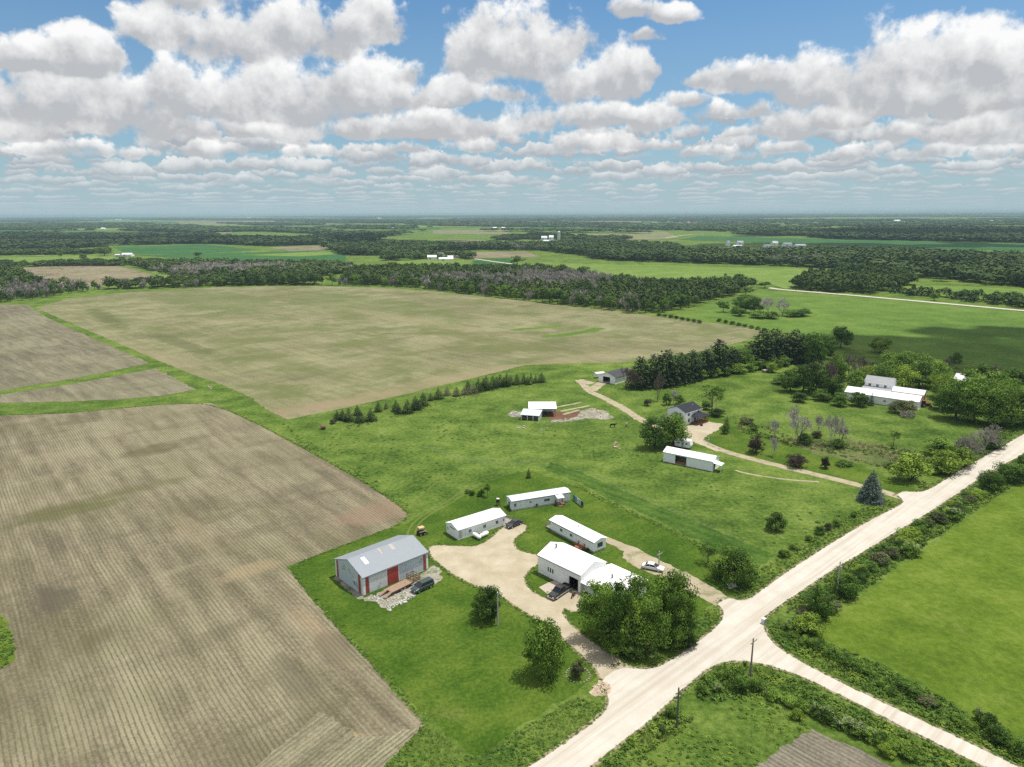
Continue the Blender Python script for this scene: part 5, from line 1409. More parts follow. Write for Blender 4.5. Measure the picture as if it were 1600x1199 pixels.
wires(P3, P4, 'thin power line above the roadside hedge to the distant pole')

# little things by the road and in the yards
def box_post(px, py, label):
    r = thing('utility_box', label, 'utility box', G(px, py), R(40))
    b = MB(); b.box(-.4, -.3, .0, .4, .3, .95); b.build('cabinet', mat_plain('cabinet_pale', (0.62, 0.63, 0.64), 0.5), r, bevel=.04)
    b = MB(); b.box(-.44, -.34, .95, .44, .34, 1.02); b.build('lid', mat_plain('cabinet_lid', (0.50, 0.51, 0.52), 0.5), r)
    b = MB(); b.box(-.36, -.32, .1, .36, -.3, .85); b.build('door', mat_plain('cabinet_dark', (0.30, 0.30, 0.31), 0.5), r)
box_post(1193, 974, 'pale grey utility box at the grass corner of the road junction')
def teal():
    r = thing('sign', 'small teal green road sign half hidden in the corner bushes', 'sign', G(1239, 983), R(30))
    b = MB(); b.tube((0, 0, 0), (0, 0, 2.6), .04); b.build('post', trim_g, r)
    b = MB(); b.box(-.5, -.03, 2.25, .5, -.01, 2.6); b.build('plate', mat_plain('sign_teal', (0.03, 0.30, 0.25), 0.4), r)
teal()
def screen():
    a = G(895, 781); b_ = G(911, 794); d = b_ - a
    r = thing('privacy_fence', 'fence of blue, white and dark panels at the end of the grey mobile home', 'fence', a, math.atan2(d.y, d.x))
    L = d.length; n = 5; cols = [(0.06, 0.16, 0.20), (0.10, 0.30, 0.34), (0.60, 0.66, 0.70), (0.45, 0.52, 0.57), (0.04, 0.05, 0.05)]
    for i in range(n):
        b = MB(); b.box(L * i / n + .02, -.03, .15, L * (i + 1) / n - .02, .03, 1.6); b.build('panel', mat_plain('panel_%d' % i, cols[i]), r)
    for i in range(n + 1):
        b = MB(); b.box(L * i / n - .02, .035, 0, L * i / n + .05, .12, 1.7); b.build('post', wood_g, r)
screen()
def fence(px, label, step=4.5, h=1.25, m=None):
    pts = along(px, step); r = thing('wire_fence', label, 'fence', pts[0], 0.0)
    o = pts[0]
    for p in pts:
        b = MB(); q = p - o; b.tube((q.x, q.y, 0), (q.x, q.y, h), .055, .05, n=6); b.build('post', m or pole_l, r)
    b = MB()
    for z in (.35, .75, 1.12):
        for p, q in zip(pts, pts[1:]):
            p_, q_ = p - o, q - o; b.tube((p_.x, p_.y, z), (q_.x, q_.y, z), .012, n=3, cap=False)
    b.build('wire', trim_g, r)
fence([(905, 737), (960, 760), (1040, 795), (1110, 826), (1185, 860)], 'wire fence with pale posts between the mown strip and the neighbour\'s pasture')
fence([(662, 700), (730, 722), (800, 729), (860, 716)], 'wire fence with pale posts behind the conifer and grey mobile home', step=5.5)
fence([(845, 664), (880, 661), (915, 658), (948, 656)], 'low wire fence along the front of the cattle yard', step=2.2)
fence([(1195, 1085), (1250, 1108), (1330, 1145), (1420, 1190)], 'wire fence in the weeds along the branch road', step=6.0)

# person sized yard pieces
def deck_chairs(px, py, label, m, name='garden_chair'):
    r = thing(name, label, 'chair', G(px, py), mob_ang + R(180))
    b = MB(); b.box(-.25, -.25, .4, .25, .25, .46); b.build('seat', m, r)
    b = MB(); b.box(-.25, .2, .46, .25, .26, .95); b.build('backrest', m, r)
    for x in (-.22, .22):
        for y in (-.2, .22):
            b = MB(); b.box(x - .025, y - .025, 0, x + .025, y + .025, .4); b.build('leg', m, r)
dk = mat_plain('chair_dark', (0.03, 0.03, 0.03), 0.6)
deck_chairs(847, 790, 'dark garden chair right of the reddish bush at the grey mobile home', dk)
deck_chairs(852, 789, 'dark garden chair nearest the porch of the grey mobile home', dk)
def grill(px, py, label):
    r = thing('barbecue_grill', label, 'grill', G(px, py), mob_ang)
    b = MB(); b.ball((0, 0, .8), .32, 12, 8, (1.3, 1, .7)); b.build('lid', dk, r, smooth=True)
    b = MB(); b.box(-.4, -.25, .0, .4, .25, .55); b.build('cart', dk, r); b = MB(); b.box(.42, -.2, .7, .8, .2, .74); b.build('shelf', trim_g, r)
grill(858, 787, 'dark barbecue grill beside the porch of the grey mobile home')
grill(1096, 666, 'dark barbecue grill on the gravel in front of the red porch')
def shed_tank():
    a = G(778, 790); r = thing('water_tank', 'small dark tank on a stand behind the long white shed', 'tank', a, R(30))
    b = MB(); b.tube((0, 0, 1.0), (0, 0, 1.9), .5, n=14); b.build('barrel', mat_plain('tank_dark', (0.05, 0.045, 0.04), 0.6), r)
    b = MB(); b.ball((0, 0, 1.9), .5, 12, 6, (1, 1, .4)); b.build('lid', mat_plain('tank_lid', (0.55, 0.55, 0.45), 0.5), r)
    for x in (-.3, .3):
        for y in (-.3, .3):
            b = MB(); b.box(x - .06, y - .06, 0, x + .06, y + .06, 1.02); b.build('leg', wood_b, r)
shed_tank()
def dolly_deck():
    a, ang, L = frame((792, 820), (802, 815)); r = thing('wooden_deck', 'grey wooden deck with rails at the right end of the long shed', 'deck', a, ang)
    b = MB(); b.box(0, 0, .3, 2.4, 2.4, .42); b.box(.1, .1, .02, 2.3, 2.3, .29); b.build('floor', wood_g, r)
    railing(r, [(2.35, .05), (2.35, 2.35), (.05, 2.35)], .42, .9, wood_g)
dolly_deck()
def ring(px, py, R_, label, n=22):
    r = thing('stone_ring', label, 'stone edging', G(px, py)); rr = random.Random(5)
    for i in range(n):
        t = 2 * math.pi * i / n; s = rr.uniform(.12, .2); b = MB(); b.ball((R_ * math.cos(t), R_ * math.sin(t), s * .4), s, 6, 5, (1.2, 1, .7))
        b.build('stone', mat_plain('edging_stone', (0.27, 0.25, 0.22), 0.9), r)
ring(903, 1055, 2.0, 'ring of grey stones round the dark shrub by the drive')
def rubble(name, label, px, n, smin, smax, m, seed, flat=.5):
    P = [G(*p) for p in px]; o = sum(P, Vector()) / len(P); rr = random.Random(seed)
    b = MB(); got = 0
    xs = [p.x for p in P]; ys = [p.y for p in P]
    def inside(x, y):
        c = False; j = len(P) - 1
        for i in range(len(P)):
            if (P[i].y > y) != (P[j].y > y) and x < (P[j].x - P[i].x) * (y - P[i].y) / (P[j].y - P[i].y) + P[i].x: c = not c
            j = i
        return c
    while got < n:
        x, y = rr.uniform(min(xs), max(xs)), rr.uniform(min(ys), max(ys))
        if not inside(x, y): continue
        got += 1; s = rr.uniform(smin, smax) * (.5 if rr.random() < .8 else .95)
        M = Matrix.Translation((x - o.x, y - o.y, s * .12)) @ Matrix.Rotation(rr.uniform(0, 3.1), 4, 'Z') @ Matrix.Rotation(rr.uniform(-.35, .35), 4, 'X')
        w, d, h = s * rr.uniform(.6, 1.3), s * rr.uniform(.5, 1.0), s * rr.uniform(.25, .6) * flat * 1.6
        k = .8
        b.add([(-w / 2, -d / 2, 0), (w / 2, -d / 2, 0), (w / 2 * rr.uniform(.8, 1.1), d / 2, 0), (-w / 2, d / 2 * rr.uniform(.7, 1.1), 0), (-w / 2 * k, -d / 2 * k, h), (w / 2 * k, -d / 2 * k, h * rr.uniform(.7, 1.1)), (w / 2 * k, d / 2 * k, h), (-w / 2 * k, d / 2 * k, h * rr.uniform(.8, 1.2))],
              [(3, 2, 1, 0), (4, 5, 6, 7), (0, 1, 5, 4), (1, 2, 6, 5), (2, 3, 7, 6), (3, 0, 4, 7)], M)
    ob = b.build(name, m, None); ob.location = o; ob['kind'] = 'stuff'; ob['label'] = label; ob['category'] = 'rubble'
    return ob
st_p = mat_plain('broken_concrete', (0.42, 0.405, 0.37), 0.95, 0.1, var=.3, scale=1.5)
rubble('rubble', 'broken pale concrete rubble in front of the grey barn', [(565, 935), (610, 922), (668, 905), (690, 902), (668, 920), (640, 933), (622, 945), (606, 955), (592, 943)], 520, .14, .5, st_p, 1)
rubble('rubble', 'edge of large pale concrete slabs at the tip of the rubble patch', [(605, 948), (625, 940), (648, 928), (650, 932), (628, 945), (608, 956)], 60, .4, .8, st_p, 2)
rubble('rubble', 'pinkish rubble heap on the verge at the drive entrance', [(925, 1072), (938, 1064), (955, 1072), (945, 1086), (926, 1084)], 130, .2, .5, mat_plain('rubble_tan', (0.45, 0.36, 0.28), 0.95, 0.1, var=.3), 3)
rubble('rubble', 'white broken stone beside the two cattle sheds', [(793, 648), (802, 643), (815, 646), (812, 652)], 90, .3, 1.1, st_p, 4)
rubble('rubble', 'white broken stone spread at the right of the cattle yard', [(905, 645), (925, 638), (945, 643), (955, 652), (915, 653)], 200, .2, .7, mat_plain('rubble_warm', (0.42, 0.35, 0.27), 0.95, 0.1, var=.35), 5)
rubble('rubble', 'pale stones along the front edge of the cattle yard', [(860, 657), (885, 655), (905, 653), (905, 656), (880, 661), (860, 661)], 90, .3, .9, st_p, 6)
rubble('rubble', 'scattered pale stones in the pasture below the cattle sheds', [(805, 666), (824, 664), (822, 670), (808, 671)], 26, .3, .8, st_p, 7)
rubble('rubble', 'small line of pale stones in the pasture right of the cattle shelter', [(842, 672), (856, 667), (857, 669), (845, 676)], 16, .3, .7, st_p, 8)
rubble('rubble', 'pale stone heap in the middle of the pasture', [(957, 692), (966, 692), (970, 702), (961, 703)], 26, .4, 1.0, mat_plain('rubble_tan', (0.45, 0.36, 0.28), 0.95, 0.1, var=.3), 9)
rubble('rubble', 'white stones under the trees beside the gravel lane corner', [(1137, 913), (1146, 911), (1152, 918), (1140, 921)], 34, .3, .8, st_p, 10)
rubble('rubble', 'pale stones along the curve of the neighbour\'s drive', [(1098, 688), (1106, 682), (1116, 680), (1112, 686), (1108, 692), (1122, 700), (1150, 708), (1148, 710), (1120, 704), (1100, 694)], 60, .2, .6, st_p, 11)
rubble('rubble', 'white stone heap in the grass left of the white house', [(1008, 630), (1016, 628), (1017, 632), (1009, 633)], 14, .5, 1.2, st_p, 12)
rubble('rubble', 'pale stones in the rough grass at the upper left field corner', [(322, 606), (330, 604), (334, 607), (326, 609)], 14, .6, 1.3, mat_plain('rubble_tan', (0.45, 0.36, 0.28), 0.95, 0.1, var=.3), 13)

# cattle
def cow(px, py, label, m, yaw, s=1.0, m2=None):
    """one skinned body, standing"""
    V = [(0, 0, 1.12), (.45, 0, 1.14), (.85, 0, 1.18), (1.15, 0, 1.25), (1.35, 0, 1.32), (1.62, 0, 1.18), (-.4, 0, 1.15), (-.75, 0, 1.18), (-.95, 0, 1.0), (-1.0, 0, .55)]
    Rd = [.36, .35, .34, .22, .17, .10, .36, .30, .04, .025]
    E = [(0, 1), (1, 2), (2, 3), (3, 4), (4, 5), (0, 6), (6, 7), (7, 8), (8, 9)]
    for sgn in (-1, 1):
        for (bx, root, ch) in ((.75, 2, [(.02, .75, .12), (.0, .42, .075), (.02, .04, .07)]), (-.65, 7, [(.06, .80, .16), (-.10, .48, .08), (-.03, .04, .07)])):
            prev = root
            for (dx, z, rr) in ch:
                V.append((bx + dx, sgn * .20, z)); Rd.append(rr); E.append((prev, len(V) - 1)); prev = len(V) - 1
    me = bpy.data.meshes.new('cow'); me.from_pydata([tuple(c * s for c in v) for v in V], E, [])
    o = bpy.data.objects.new('cow', me); COL.objects.link(o)
    md = o.modifiers.new('skin', 'SKIN')
    for i, sv in enumerate(me.skin_vertices[0].data):
        sv.radius = (Rd[i] * s, Rd[i] * s); sv.use_root = (i == 0)
    ss = o.modifiers.new('sub', 'SUBSURF'); ss.levels = ss.render_levels = 1
    me.materials.append(m)
    o.location = G(px, py); o.rotation_euler = (0, 0, yaw)
    tag(o, label, 'cow')
cow(957, 668, 'black cow standing side on in the pasture below the cattle yard', mat_plain('cow_black', (0.015, 0.014, 0.013), 0.8), R(5))
cow(979, 666, 'pale and dark calf standing right of the black cow', mat_plain('cow_pale', (0.25, 0.22, 0.19), 0.8, var=.8, scale=1.2), R(75), .8)

# ------------------------------------------------------------------ trees and shrubs
NR = np.random.default_rng(11)
def unit(v): return v / np.maximum(np.linalg.norm(v, axis=-1, keepdims=True), 1e-9)

def leaf_quads(C, N, S, rng, aspect=1.0):
    """one small quad per leaf clump: centres, facing, half size"""
    rv = unit(rng.normal(size=C.shape)); t1 = unit(np.cross(N, rv)); t2 = np.cross(N, t1)
    S = S[:, None]
    return np.stack([C - t1 * S - t2 * S * aspect, C + t1 * S - t2 * S * aspect * .8, C + t1 * S * .8 + t2 * S * aspect, C - t1 * S * .9 + t2 * S * aspect], 1)

def np_mesh(name, quads, mats, idx=None, extra=None):
    """mesh from an array of quads (n,4,3), optionally with loose polygons"""
    n = len(quads); V = quads.reshape(-1, 3)
    me = bpy.data.meshes.new(name)
    me.vertices.add(len(V)); me.vertices.foreach_set('co', V.astype(np.float32).ravel())
    me.loops.add(n * 4); me.loops.foreach_set('vertex_index', np.arange(n * 4, dtype=np.int32))
    me.polygons.add(n); me.polygons.foreach_set('loop_start', np.arange(0, n * 4, 4, dtype=np.int32)); me.polygons.foreach_set('loop_total', np.full(n, 4, dtype=np.int32))
    for m in mats: me.materials.append(m)
    if idx is not None: me.polygons.foreach_set('material_index', idx.astype(np.int32))
    me.update(calc_edges=True)
    return me

def tube_quads(p0, p1, r0, r1, n=5):
    p0, p1 = np.array(p0, float), np.array(p1, float); d = unit(p1 - p0)
    a = unit(np.cross(d, [0.31, 0.52, 0.79])); b = np.cross(d, a)
    q = [2 * math.pi * k / n for k in range(n + 1)]
    R0 = [p0 + r0 * (a * math.cos(t) + b * math.sin(t)) for t in q]; R1 = [p1 + r1 * (a * math.cos(t) + b * math.sin(t)) for t in q]
    return [[R0[k], R0[k + 1], R1[k + 1], R1[k]] for k in range(n)]

def crown_points(rng, nclump, per, cz, rz, rxy, cr=(.10, .18), low=-0.75, inner=.15, shape=1.0, hollow=.55):
    C, Nn = [], []
    cents = []
    for i in range(nclump):
        while True:
            d = unit(rng.normal(size=3))
            if d[2] > low: break
        f = rng.uniform(hollow, .98) if i > nclump * .12 else rng.uniform(0, .5)
        w = 1.0
        if shape != 1.0: w = (1 - max(0, d[2])) ** (shape - 1) if shape > 1 else 1
        c = np.array([d[0] * rxy * f * w, d[1] * rxy * f * w, cz + d[2] * rz * f])
        r = rng.uniform(*cr)
        # lumpy: some sides reach further
        k = 1 + .16 * math.sin(3 * math.atan2(d[1], d[0]) + 1.3 * nclump) + .10 * rng.normal()
        c[:2] *= min(1.12, k); cents.append(c)
        m = int(per * (r / .14) ** 2)
        v = unit(rng.normal(size=(m, 3))); v[:, 2] = np.where(v[:, 2] < -.3, v[:, 2] * .4, v[:, 2])
        rad = r * np.where(rng.random(m) < inner, rng.random(m), rng.uniform(.75, 1.08, m))
        P = c + v * rad[:, None] * np.array([1.15, 1.15, .85])
        nn = unit(v * 1.0 + (P - np.array([0, 0, cz])) * .7 + np.array([0, 0, .25]) + rng.normal(size=(m, 3)) * .5)
        C.append(P); Nn.append(nn)
    return np.concatenate(C), np.concatenate(Nn), cents

def trunk_quads(rng, cents, th, r, n_limb=7, top=.6, bark_n=7):
    q = []
    p = np.array([0, 0, -.01]); segs = 4
    for i in range(segs):
        nx = np.array([rng.normal() * .012, rng.normal() * .012, top * (i + 1) / segs])
        q += tube_quads(p, nx, r * (1 - .6 * i / segs) * (1.3 if i == 0 else 1), r * (1 - .6 * (i + 1) / segs), bark_n); p = nx
    ks = sorted(cents, key=lambda c: c[2])[:: max(1, len(cents) // n_limb)]
    for c in ks:
        b = np.array([0, 0, rng.uniform(th, top)])
        m = (b + c) / 2 + np.array([0, 0, -.03])
        q += tube_quads(b, m, r * .4, r * .26, 4) + tube_quads(m, c, r * .26, r * .1, 4)
    return np.array(q)

bark = mat_wood('bark', (0.085, 0.068, 0.052)); bark_g = mat_wood('bark_grey', (0.30, 0.27, 0.245)); bark_p = mat_wood('bark_pale', (0.42, 0.39, 0.36))
bark_b = mat_wood('bark_brown', (0.155, 0.125, 0.105))
leaf_d = mat_leaf('leaf_dark', (0.025, 0.056, 0.009), (0.134, 0.234, 0.040))
leaf_m = mat_leaf('leaf_mid', (0.041, 0.086, 0.012), (0.219, 0.345, 0.055))
leaf_b = mat_leaf('leaf_bright', (0.079, 0.133, 0.014), (0.279, 0.385, 0.055))
leaf_blue = mat_leaf('needle_blue', (0.045, 0.081, 0.060), (0.158, 0.206, 0.172), trans=.08)
leaf_s = mat_leaf('needle_dark', (0.013, 0.032, 0.011), (0.050, 0.084, 0.030), trans=.08)
leaf_sb = mat_leaf('needle_brownish', (0.079, 0.088, 0.049), (0.193, 0.184, 0.123), trans=.08)
leaf_p = mat_leaf('leaf_purple', (0.018, 0.017, 0.011), (0.060, 0.044, 0.034), trans=.1)
leaf_o = mat_leaf('leaf_olive', (0.039, 0.050, 0.022), (0.158, 0.167, 0.077))
flower = mat_leaf('blossom', (0.26, 0.29, 0.15), (0.40, 0.42, 0.28), trans=.15)

TEMPL = {}
def template(kind, k):
    key = (kind, k)
    if key in TEMPL: return TEMPL[key]
    rng = np.random.default_rng(abs(hash(kind)) % 1000 + k * 17) if False else np.random.default_rng(sum(map(ord, kind)) + k * 17)
    if kind in ('round', 'round_bright', 'round_dark', 'round_mid', 'big'):
        mat = {'round': leaf_m, 'round_bright': leaf_b, 'round_dark': leaf_d, 'round_mid': leaf_m, 'big': leaf_m}[kind]
        n = 52 if kind != 'big' else 62
        C, N, ce = crown_points(rng, n, 95 if kind != 'big' else 115, .50, .48, .48, cr=(.10, .19), low=-.85, hollow=.66)
        crown = np_mesh('crown', leaf_quads(C, N, rng.uniform(.011, .021, len(C)) * (1 if kind != 'big' else .8), rng), [mat])
        trunk = np_mesh('trunk', trunk_quads(rng, ce, .22, .035), [bark])
    elif kind == 'tall':
        C, N, ce = crown_points(rng, 95, 105, .48, .49, .50, cr=(.08, .15), low=-.95)
        crown = np_mesh('crown', leaf_quads(C, N, rng.uniform(.010, .018, len(C)), rng), [leaf_m]); trunk = np_mesh('trunk', trunk_quads(rng, ce, .12, .028, 9, .8), [bark])
    elif kind == 'sparse':
        C, N, ce = crown_points(rng, 34, 60, .62, .36, .44, cr=(.07, .13), low=-.5)
        crown = np_mesh('crown', leaf_quads(C, N, rng.uniform(.012, .020, len(C)), rng), [leaf_d]); trunk = np_mesh('trunk', trunk_quads(rng, ce, .25, .028, 14, .75), [bark_b])
    elif kind in ('shrub', 'shrub_bright', 'shrub_dark', 'shrub_purple', 'shrub_olive', 'shrub_flower', 'shrub_red'):
        mat = {'shrub': leaf_m, 'shrub_bright': leaf_b, 'shrub_dark': leaf_d, 'shrub_purple': leaf_p, 'shrub_olive': leaf_o, 'shrub_flower': leaf_m, 'shrub_red': mat_leaf('leaf_red', (0.088, 0.035, 0.038), (0.298, 0.105, 0.123))}[kind]
        C, N, ce = crown_points(rng, 46, 72, .42, .48, .46, cr=(.10, .18), low=-.6, hollow=.4)
        keep = C[:, 2] > 0.0; C, N = C[keep], N[keep]
        q = leaf_quads(C, N, rng.uniform(.014, .026, len(C)), rng); idx = np.zeros(len(C)); mats = [mat]
        if kind == 'shrub_flower':
            d = np.linalg.norm((C - [0, 0, .4]) * [1, 1, 1], axis=1)
            patch = np.sin(C[:, 0] * 11 + k) + np.sin(C[:, 1] * 9 + 2 * k) + np.sin(C[:, 2] * 10)
            idx = ((C[:, 2] > .35) & (d > .36) & (patch > .15) & (rng.random(len(C)) < .5)).astype(int); mats = [mat, flower]
        crown = np_mesh('leaves', q, mats, idx); tq = []
        for c in ce[::6]: tq += tube_quads((0, 0, 0), c, .02, .006, 4)
        trunk = np_mesh('stems', np.array(tq), [bark])
    elif kind in ('spruce', 'spruce_blue', 'pine', 'spruce_small', 'spruce_brown'):
        mat = {'spruce': leaf_s, 'spruce_blue': leaf_blue, 'pine': leaf_s, 'spruce_small': leaf_s, 'spruce_brown': leaf_sb}[kind]
        L = {'spruce_blue': 26, 'pine': 20}.get(kind, 18); C, N = [], []; tq = tube_quads((0, 0, -.01), (0, 0, .97), .024, .004, 7)
        for i in range(L):
            z = .05 + .93 * (i / (L - 1)) if kind != 'pine' else .05 + .93 * (i / (L - 1))
            rmax = .5 * (1 - z) ** (.72 if kind != 'pine' else .46) * (1.0 if kind != 'pine' else rng.uniform(.7, 1.0)) + .02
            nb = max(4, int((22 if kind == 'spruce_blue' else 13) * (rmax / .5) ** .7))
            for b_ in range(nb):
                a = 2 * math.pi * (b_ + rng.random()) / nb + i * .7; rr = rmax * rng.uniform(.78, 1.06)
                m = max(4, int(rr * (56 if kind == 'spruce_blue' else 42)))
                t = np.sqrt(rng.uniform(.05, 1, m)); side = rng.normal(0, .03, m) * (1.2 - .5 * t)
                x = rr * t; dz = (-.07 * t ** 1.6 if kind != 'pine' else .05 * t ** 2) + rng.normal(0, .012, m)
                P = np.stack([x * math.cos(a) - side * math.sin(a), x * math.sin(a) + side * math.cos(a), z + dz], 1)
                C.append(P); N.append(unit(np.stack([.35 * math.cos(a) * t, .35 * math.sin(a) * t, np.full(m, .8)], 1) + rng.normal(size=(m, 3)) * .45))
            for s_ in range(3):
                a = rng.uniform(0, 6.28); tq += tube_quads((0, 0, z), (rmax * .8 * math.cos(a), rmax * .8 * math.sin(a), z - .03), .007, .003, 3)
        C, N = np.concatenate(C), np.concatenate(N); C[:, 2] = np.maximum(C[:, 2], .01)
        s = rng.uniform(.013, .024, len(C)) * (1.0 if kind != 'pine' else 1.35)
        crown = np_mesh('crown', leaf_quads(C, N, s, rng, .6), [mat]); trunk = np_mesh('trunk', np.array(tq), [bark])
    elif kind in ('bare', 'bare_pale', 'bare_brown', 'bare_shrub'):
        q = []; up = .75 if kind != 'bare_shrub' else .35
        def grow(p, d, l, r, lev):
            e = p + d * l
            q.extend(tube_quads(p, e, r, max(.0034, r * .62), 4 if lev < 2 else 3))
            if lev >= 6: return
            n = 3 if lev < 4 else 2
            for _ in range(n):
                nd = unit(d * 1.0 + rng.normal(size=3) * (.50 if lev else .42) + np.array([0, 0, .14]))
                grow(p + d * l * rng.uniform(.55, 1.0), nd, l * rng.uniform(.58, .82), max(.0042, r * .60), lev + 1)
        st = 3 if kind != 'bare_shrub' else 7
        for _ in range(st):
            d = unit(np.array([rng.normal() * .25, rng.normal() * .25, 1.0]) if kind != 'bare_shrub' else np.array([rng.normal() * .8, rng.normal() * .8, 1.0]))
            grow(np.array([rng.normal() * .02, rng.normal() * .02, 0]), d, .30, .016 if kind != 'bare_shrub' else .010, 0)
        q = np.array(q); mx = q[:, :, 2].max(); q[:, :, 2] /= mx
        w = np.percentile(np.abs(q[:, :, :2]), 98); q[:, :, :2] *= .5 / w
        mat = {'bare': bark_g, 'bare_pale': bark_p, 'bare_brown': bark_b, 'bare_shrub': bark_g}[kind]
        crown = np_mesh('branches', q[len(q) // 60:], [mat]); trunk = np_mesh('trunk', q[:max(3, len(q) // 60)], [mat])
    TEMPL[key] = (trunk, crown)
    return TEMPL[key]

trng = random.Random(99)
def plant(kind, base, w, h, label, cat='tree', name=None, group=None, parts=True, var=4, lean=0.0):
    k = trng.randrange(var)
    trunk, crown = template(kind, k)
    name = name or {'tree': 'tree', 'shrub': 'shrub', 'spruce': 'spruce_tree', 'pine': 'pine_tree', 'bare tree': 'bare_tree'}.get(cat, 'tree')
    if not label.strip(): label = name
    r = thing(name, label, cat, base, trng.uniform(0, 6.28), group)
    r.scale = (w, w * trng.uniform(.92, 1.08), h)
    for me in (trunk, crown):
        o = bpy.data.objects.new(me.name.split('.')[0], me); COL.objects.link(o); o.parent = r
    return r
def T(kind, x, y, top, wpx, label, cat='tree', name=None, group=None):
    h = height(x, y, top) if top < y else -top
    return plant(kind, G(x, y), wpx * mpp(x, y), max(.4, h), label, cat, name, group)

# the clump by the workshop
T('big', 934, 996, 908, 58, 'left end dark tree of the big clump in front of the workshop wing')
T('big', 962, 1020, 922, 60, 'front left broad tree of the big clump beside the drive mouth')
T('big', 1000, 985, 899, 62, 'tall middle tree of the big clump against the white wing roof')
T('big', 1050, 988, 891, 66, 'tallest right hand tree of the big clump near the gravel lane')
T('big', 1016, 1020, 934, 58, 'front right tree of the big clump, nearest the gravel road')
T('big', 1062, 1008, 930, 48, 'smaller rounded tree at the right edge of the big clump')
T('round_bright', 985, 1012, 938, 36, 'pale yellow green small tree in the middle of the big clump')
T('round_dark', 960, 978, 906, 46, 'small dark tree in the back of the big clump')
T('shrub_dark', 1078, 1012, 988, 24, 'low dark shrub under the right edge of the big clump', 'shrub')
T('shrub_dark', 990, 1028, 1004, 34, 'dark undergrowth bush at the front foot of the big clump', 'shrub')
T('tall', 851, 1055, 963, 62, 'tall oval tree standing alone on the lawn beside the drive')
T('round_dark', 764, 966, 920, 50, 'round dark green tree left of the yard light pole')
T('shrub_olive', 903, 1058, 1031, 27, 'round dark shrub inside the ring of stones', 'shrub')
T('big', 1146, 908, 855, 70, 'wide dark spreading tree on the lawn corner by the gravel road')
T('sparse', 1106, 880, 849, 34, 'small loose tree left of the wide dark spreading tree')
T('shrub_dark', 1211, 829, 799, 33, 'single round dark bush in the neighbour\'s pasture', 'shrub')
T('spruce_blue', 1360, 783, 734, 46, 'big blue grey spruce beside the neighbour\'s drive entrance', 'spruce')
T('shrub_bright', 1421, 752, 704, 60, 'large round bright green bush tree behind the blue spruce', 'tree')
T('shrub_bright', 1478, 737, 703, 58, 'bright green bush right of the large round bush tree', 'shrub')
T('shrub_bright', 1500, 728, 696, 44, 'bright green bush nearest the road right of the round bush tree', 'shrub')
T('shrub', 1466, 710, 682, 46, 'darker green bush behind the bright roadside bushes', 'shrub')
T('shrub_dark', 1455, 740, 722, 26, 'dark bush between the round bush tree and bright roadside bushes', 'shrub')
T('bare', 1537, 705, 664, 44, 'grey bare tree beside the road above the bright bushes', 'bare tree')
T('bare_shrub', 1512, 712, 680, 40, 'grey bare bush left of the grey bare roadside tree', 'bare shrub', 'bare_shrub')
T('shrub_dark', 1550, 700, 680, 34, 'dark shrub at the foot of the grey bare roadside tree', 'shrub')
T('shrub_purple', 1243, 729, 709, 32, 'wide purplish shrub on the lawn above the neighbour\'s drive', 'shrub')
T('shrub_purple', 1289, 732, 713, 15, 'small purple leaved round tree on the neighbour\'s lawn', 'tree')
T('shrub_purple', 1180, 708, 679, 26, 'dark purplish tree above the neighbour\'s drive', 'tree')
T('shrub_dark', 1133, 678, 662, 14, 'lower dark conical bush at the edge of the house yard', 'shrub')
T('spruce', 1135, 668, 650, 13, 'upper dark conical bush at the edge of the house yard', 'spruce')
T('bare_pale', 1207, 712, 682, 18, 'small pale bare tree right of the purplish tree', 'bare tree')
T('shrub_dark', 1318, 727, 719, 26, 'very low dark green hedge on the neighbour\'s lawn', 'shrub')
T('bare_pale', 1244, 690, 633, 42, 'large pale bare tree in the overgrown strip', 'bare tree')
T('bare_pale', 1298, 697, 648, 30, 'pale bare tree right of the large one in the overgrown strip', 'bare tree')
T('bare_pale', 1210, 684, 655, 16, 'small pale bare tree left of the large one', 'bare tree')
T('bare_pale', 1277, 680, 648, 20, 'thin pale bare tree between the two larger bare ones', 'bare tree')
T('bare', 1312, 694, 660, 24, 'grey bare tree at the right end of the bare group', 'bare tree')
T('shrub_dark', 1258, 694, 676, 26, 'dark bush at the foot of the large pale bare tree', 'shrub')
T('shrub_olive', 1275, 684, 672, 18, 'olive bush under the thin pale bare tree', 'shrub')
T('shrub', 1310, 700, 684, 26, 'green bush under the right hand bare trees', 'shrub')
T('shrub', 1178, 672, 662, 18, 'small green bush in the strip above the purplish tree', 'shrub')
T('shrub_olive', 1165, 662, 652, 24, 'yellow olive brush patch behind the house lawn', 'shrub')
T('sparse', 1396, 696, 672, 18, 'small tree standing alone in the wild grass by the round bush tree')
T('shrub_dark', 1393, 732, 722, 18, 'dark low bush left of the large round bush tree', 'shrub')
# round the neighbour's house
T('sparse', 1112, 648, 597, 40, 'tall airy tree behind the right end of the white house')
T('shrub_dark', 1104, 640, 626, 20, 'dark bush against the back of the white house', 'shrub')
T('shrub_dark', 1120, 650, 638, 26, 'dark shrub at the foot of the tall airy tree', 'shrub')
T('round_dark', 1023, 700, 652, 42, 'dark round tree left of the camper behind the machine shed')
T('round', 1052, 697, 646, 46, 'lighter round tree in front of the white house garage')
T('shrub_flower', 1040, 665, 647, 24, 'pale flowering bush behind the two round trees', 'shrub')
T('bare_brown', 1027, 627, 580, 20, 'thin bare tree in front of the pine row', 'bare tree')
T('shrub_dark', 1042, 633, 612, 15, 'dark upright bush left of the white house', 'shrub')
T('shrub_dark', 1062, 633, 616, 17, 'dark bush just behind the white house garage', 'shrub')
T('bare_pale', 1052, 632, 608, 14, 'small bare tree between the two dark bushes behind the house', 'bare tree')
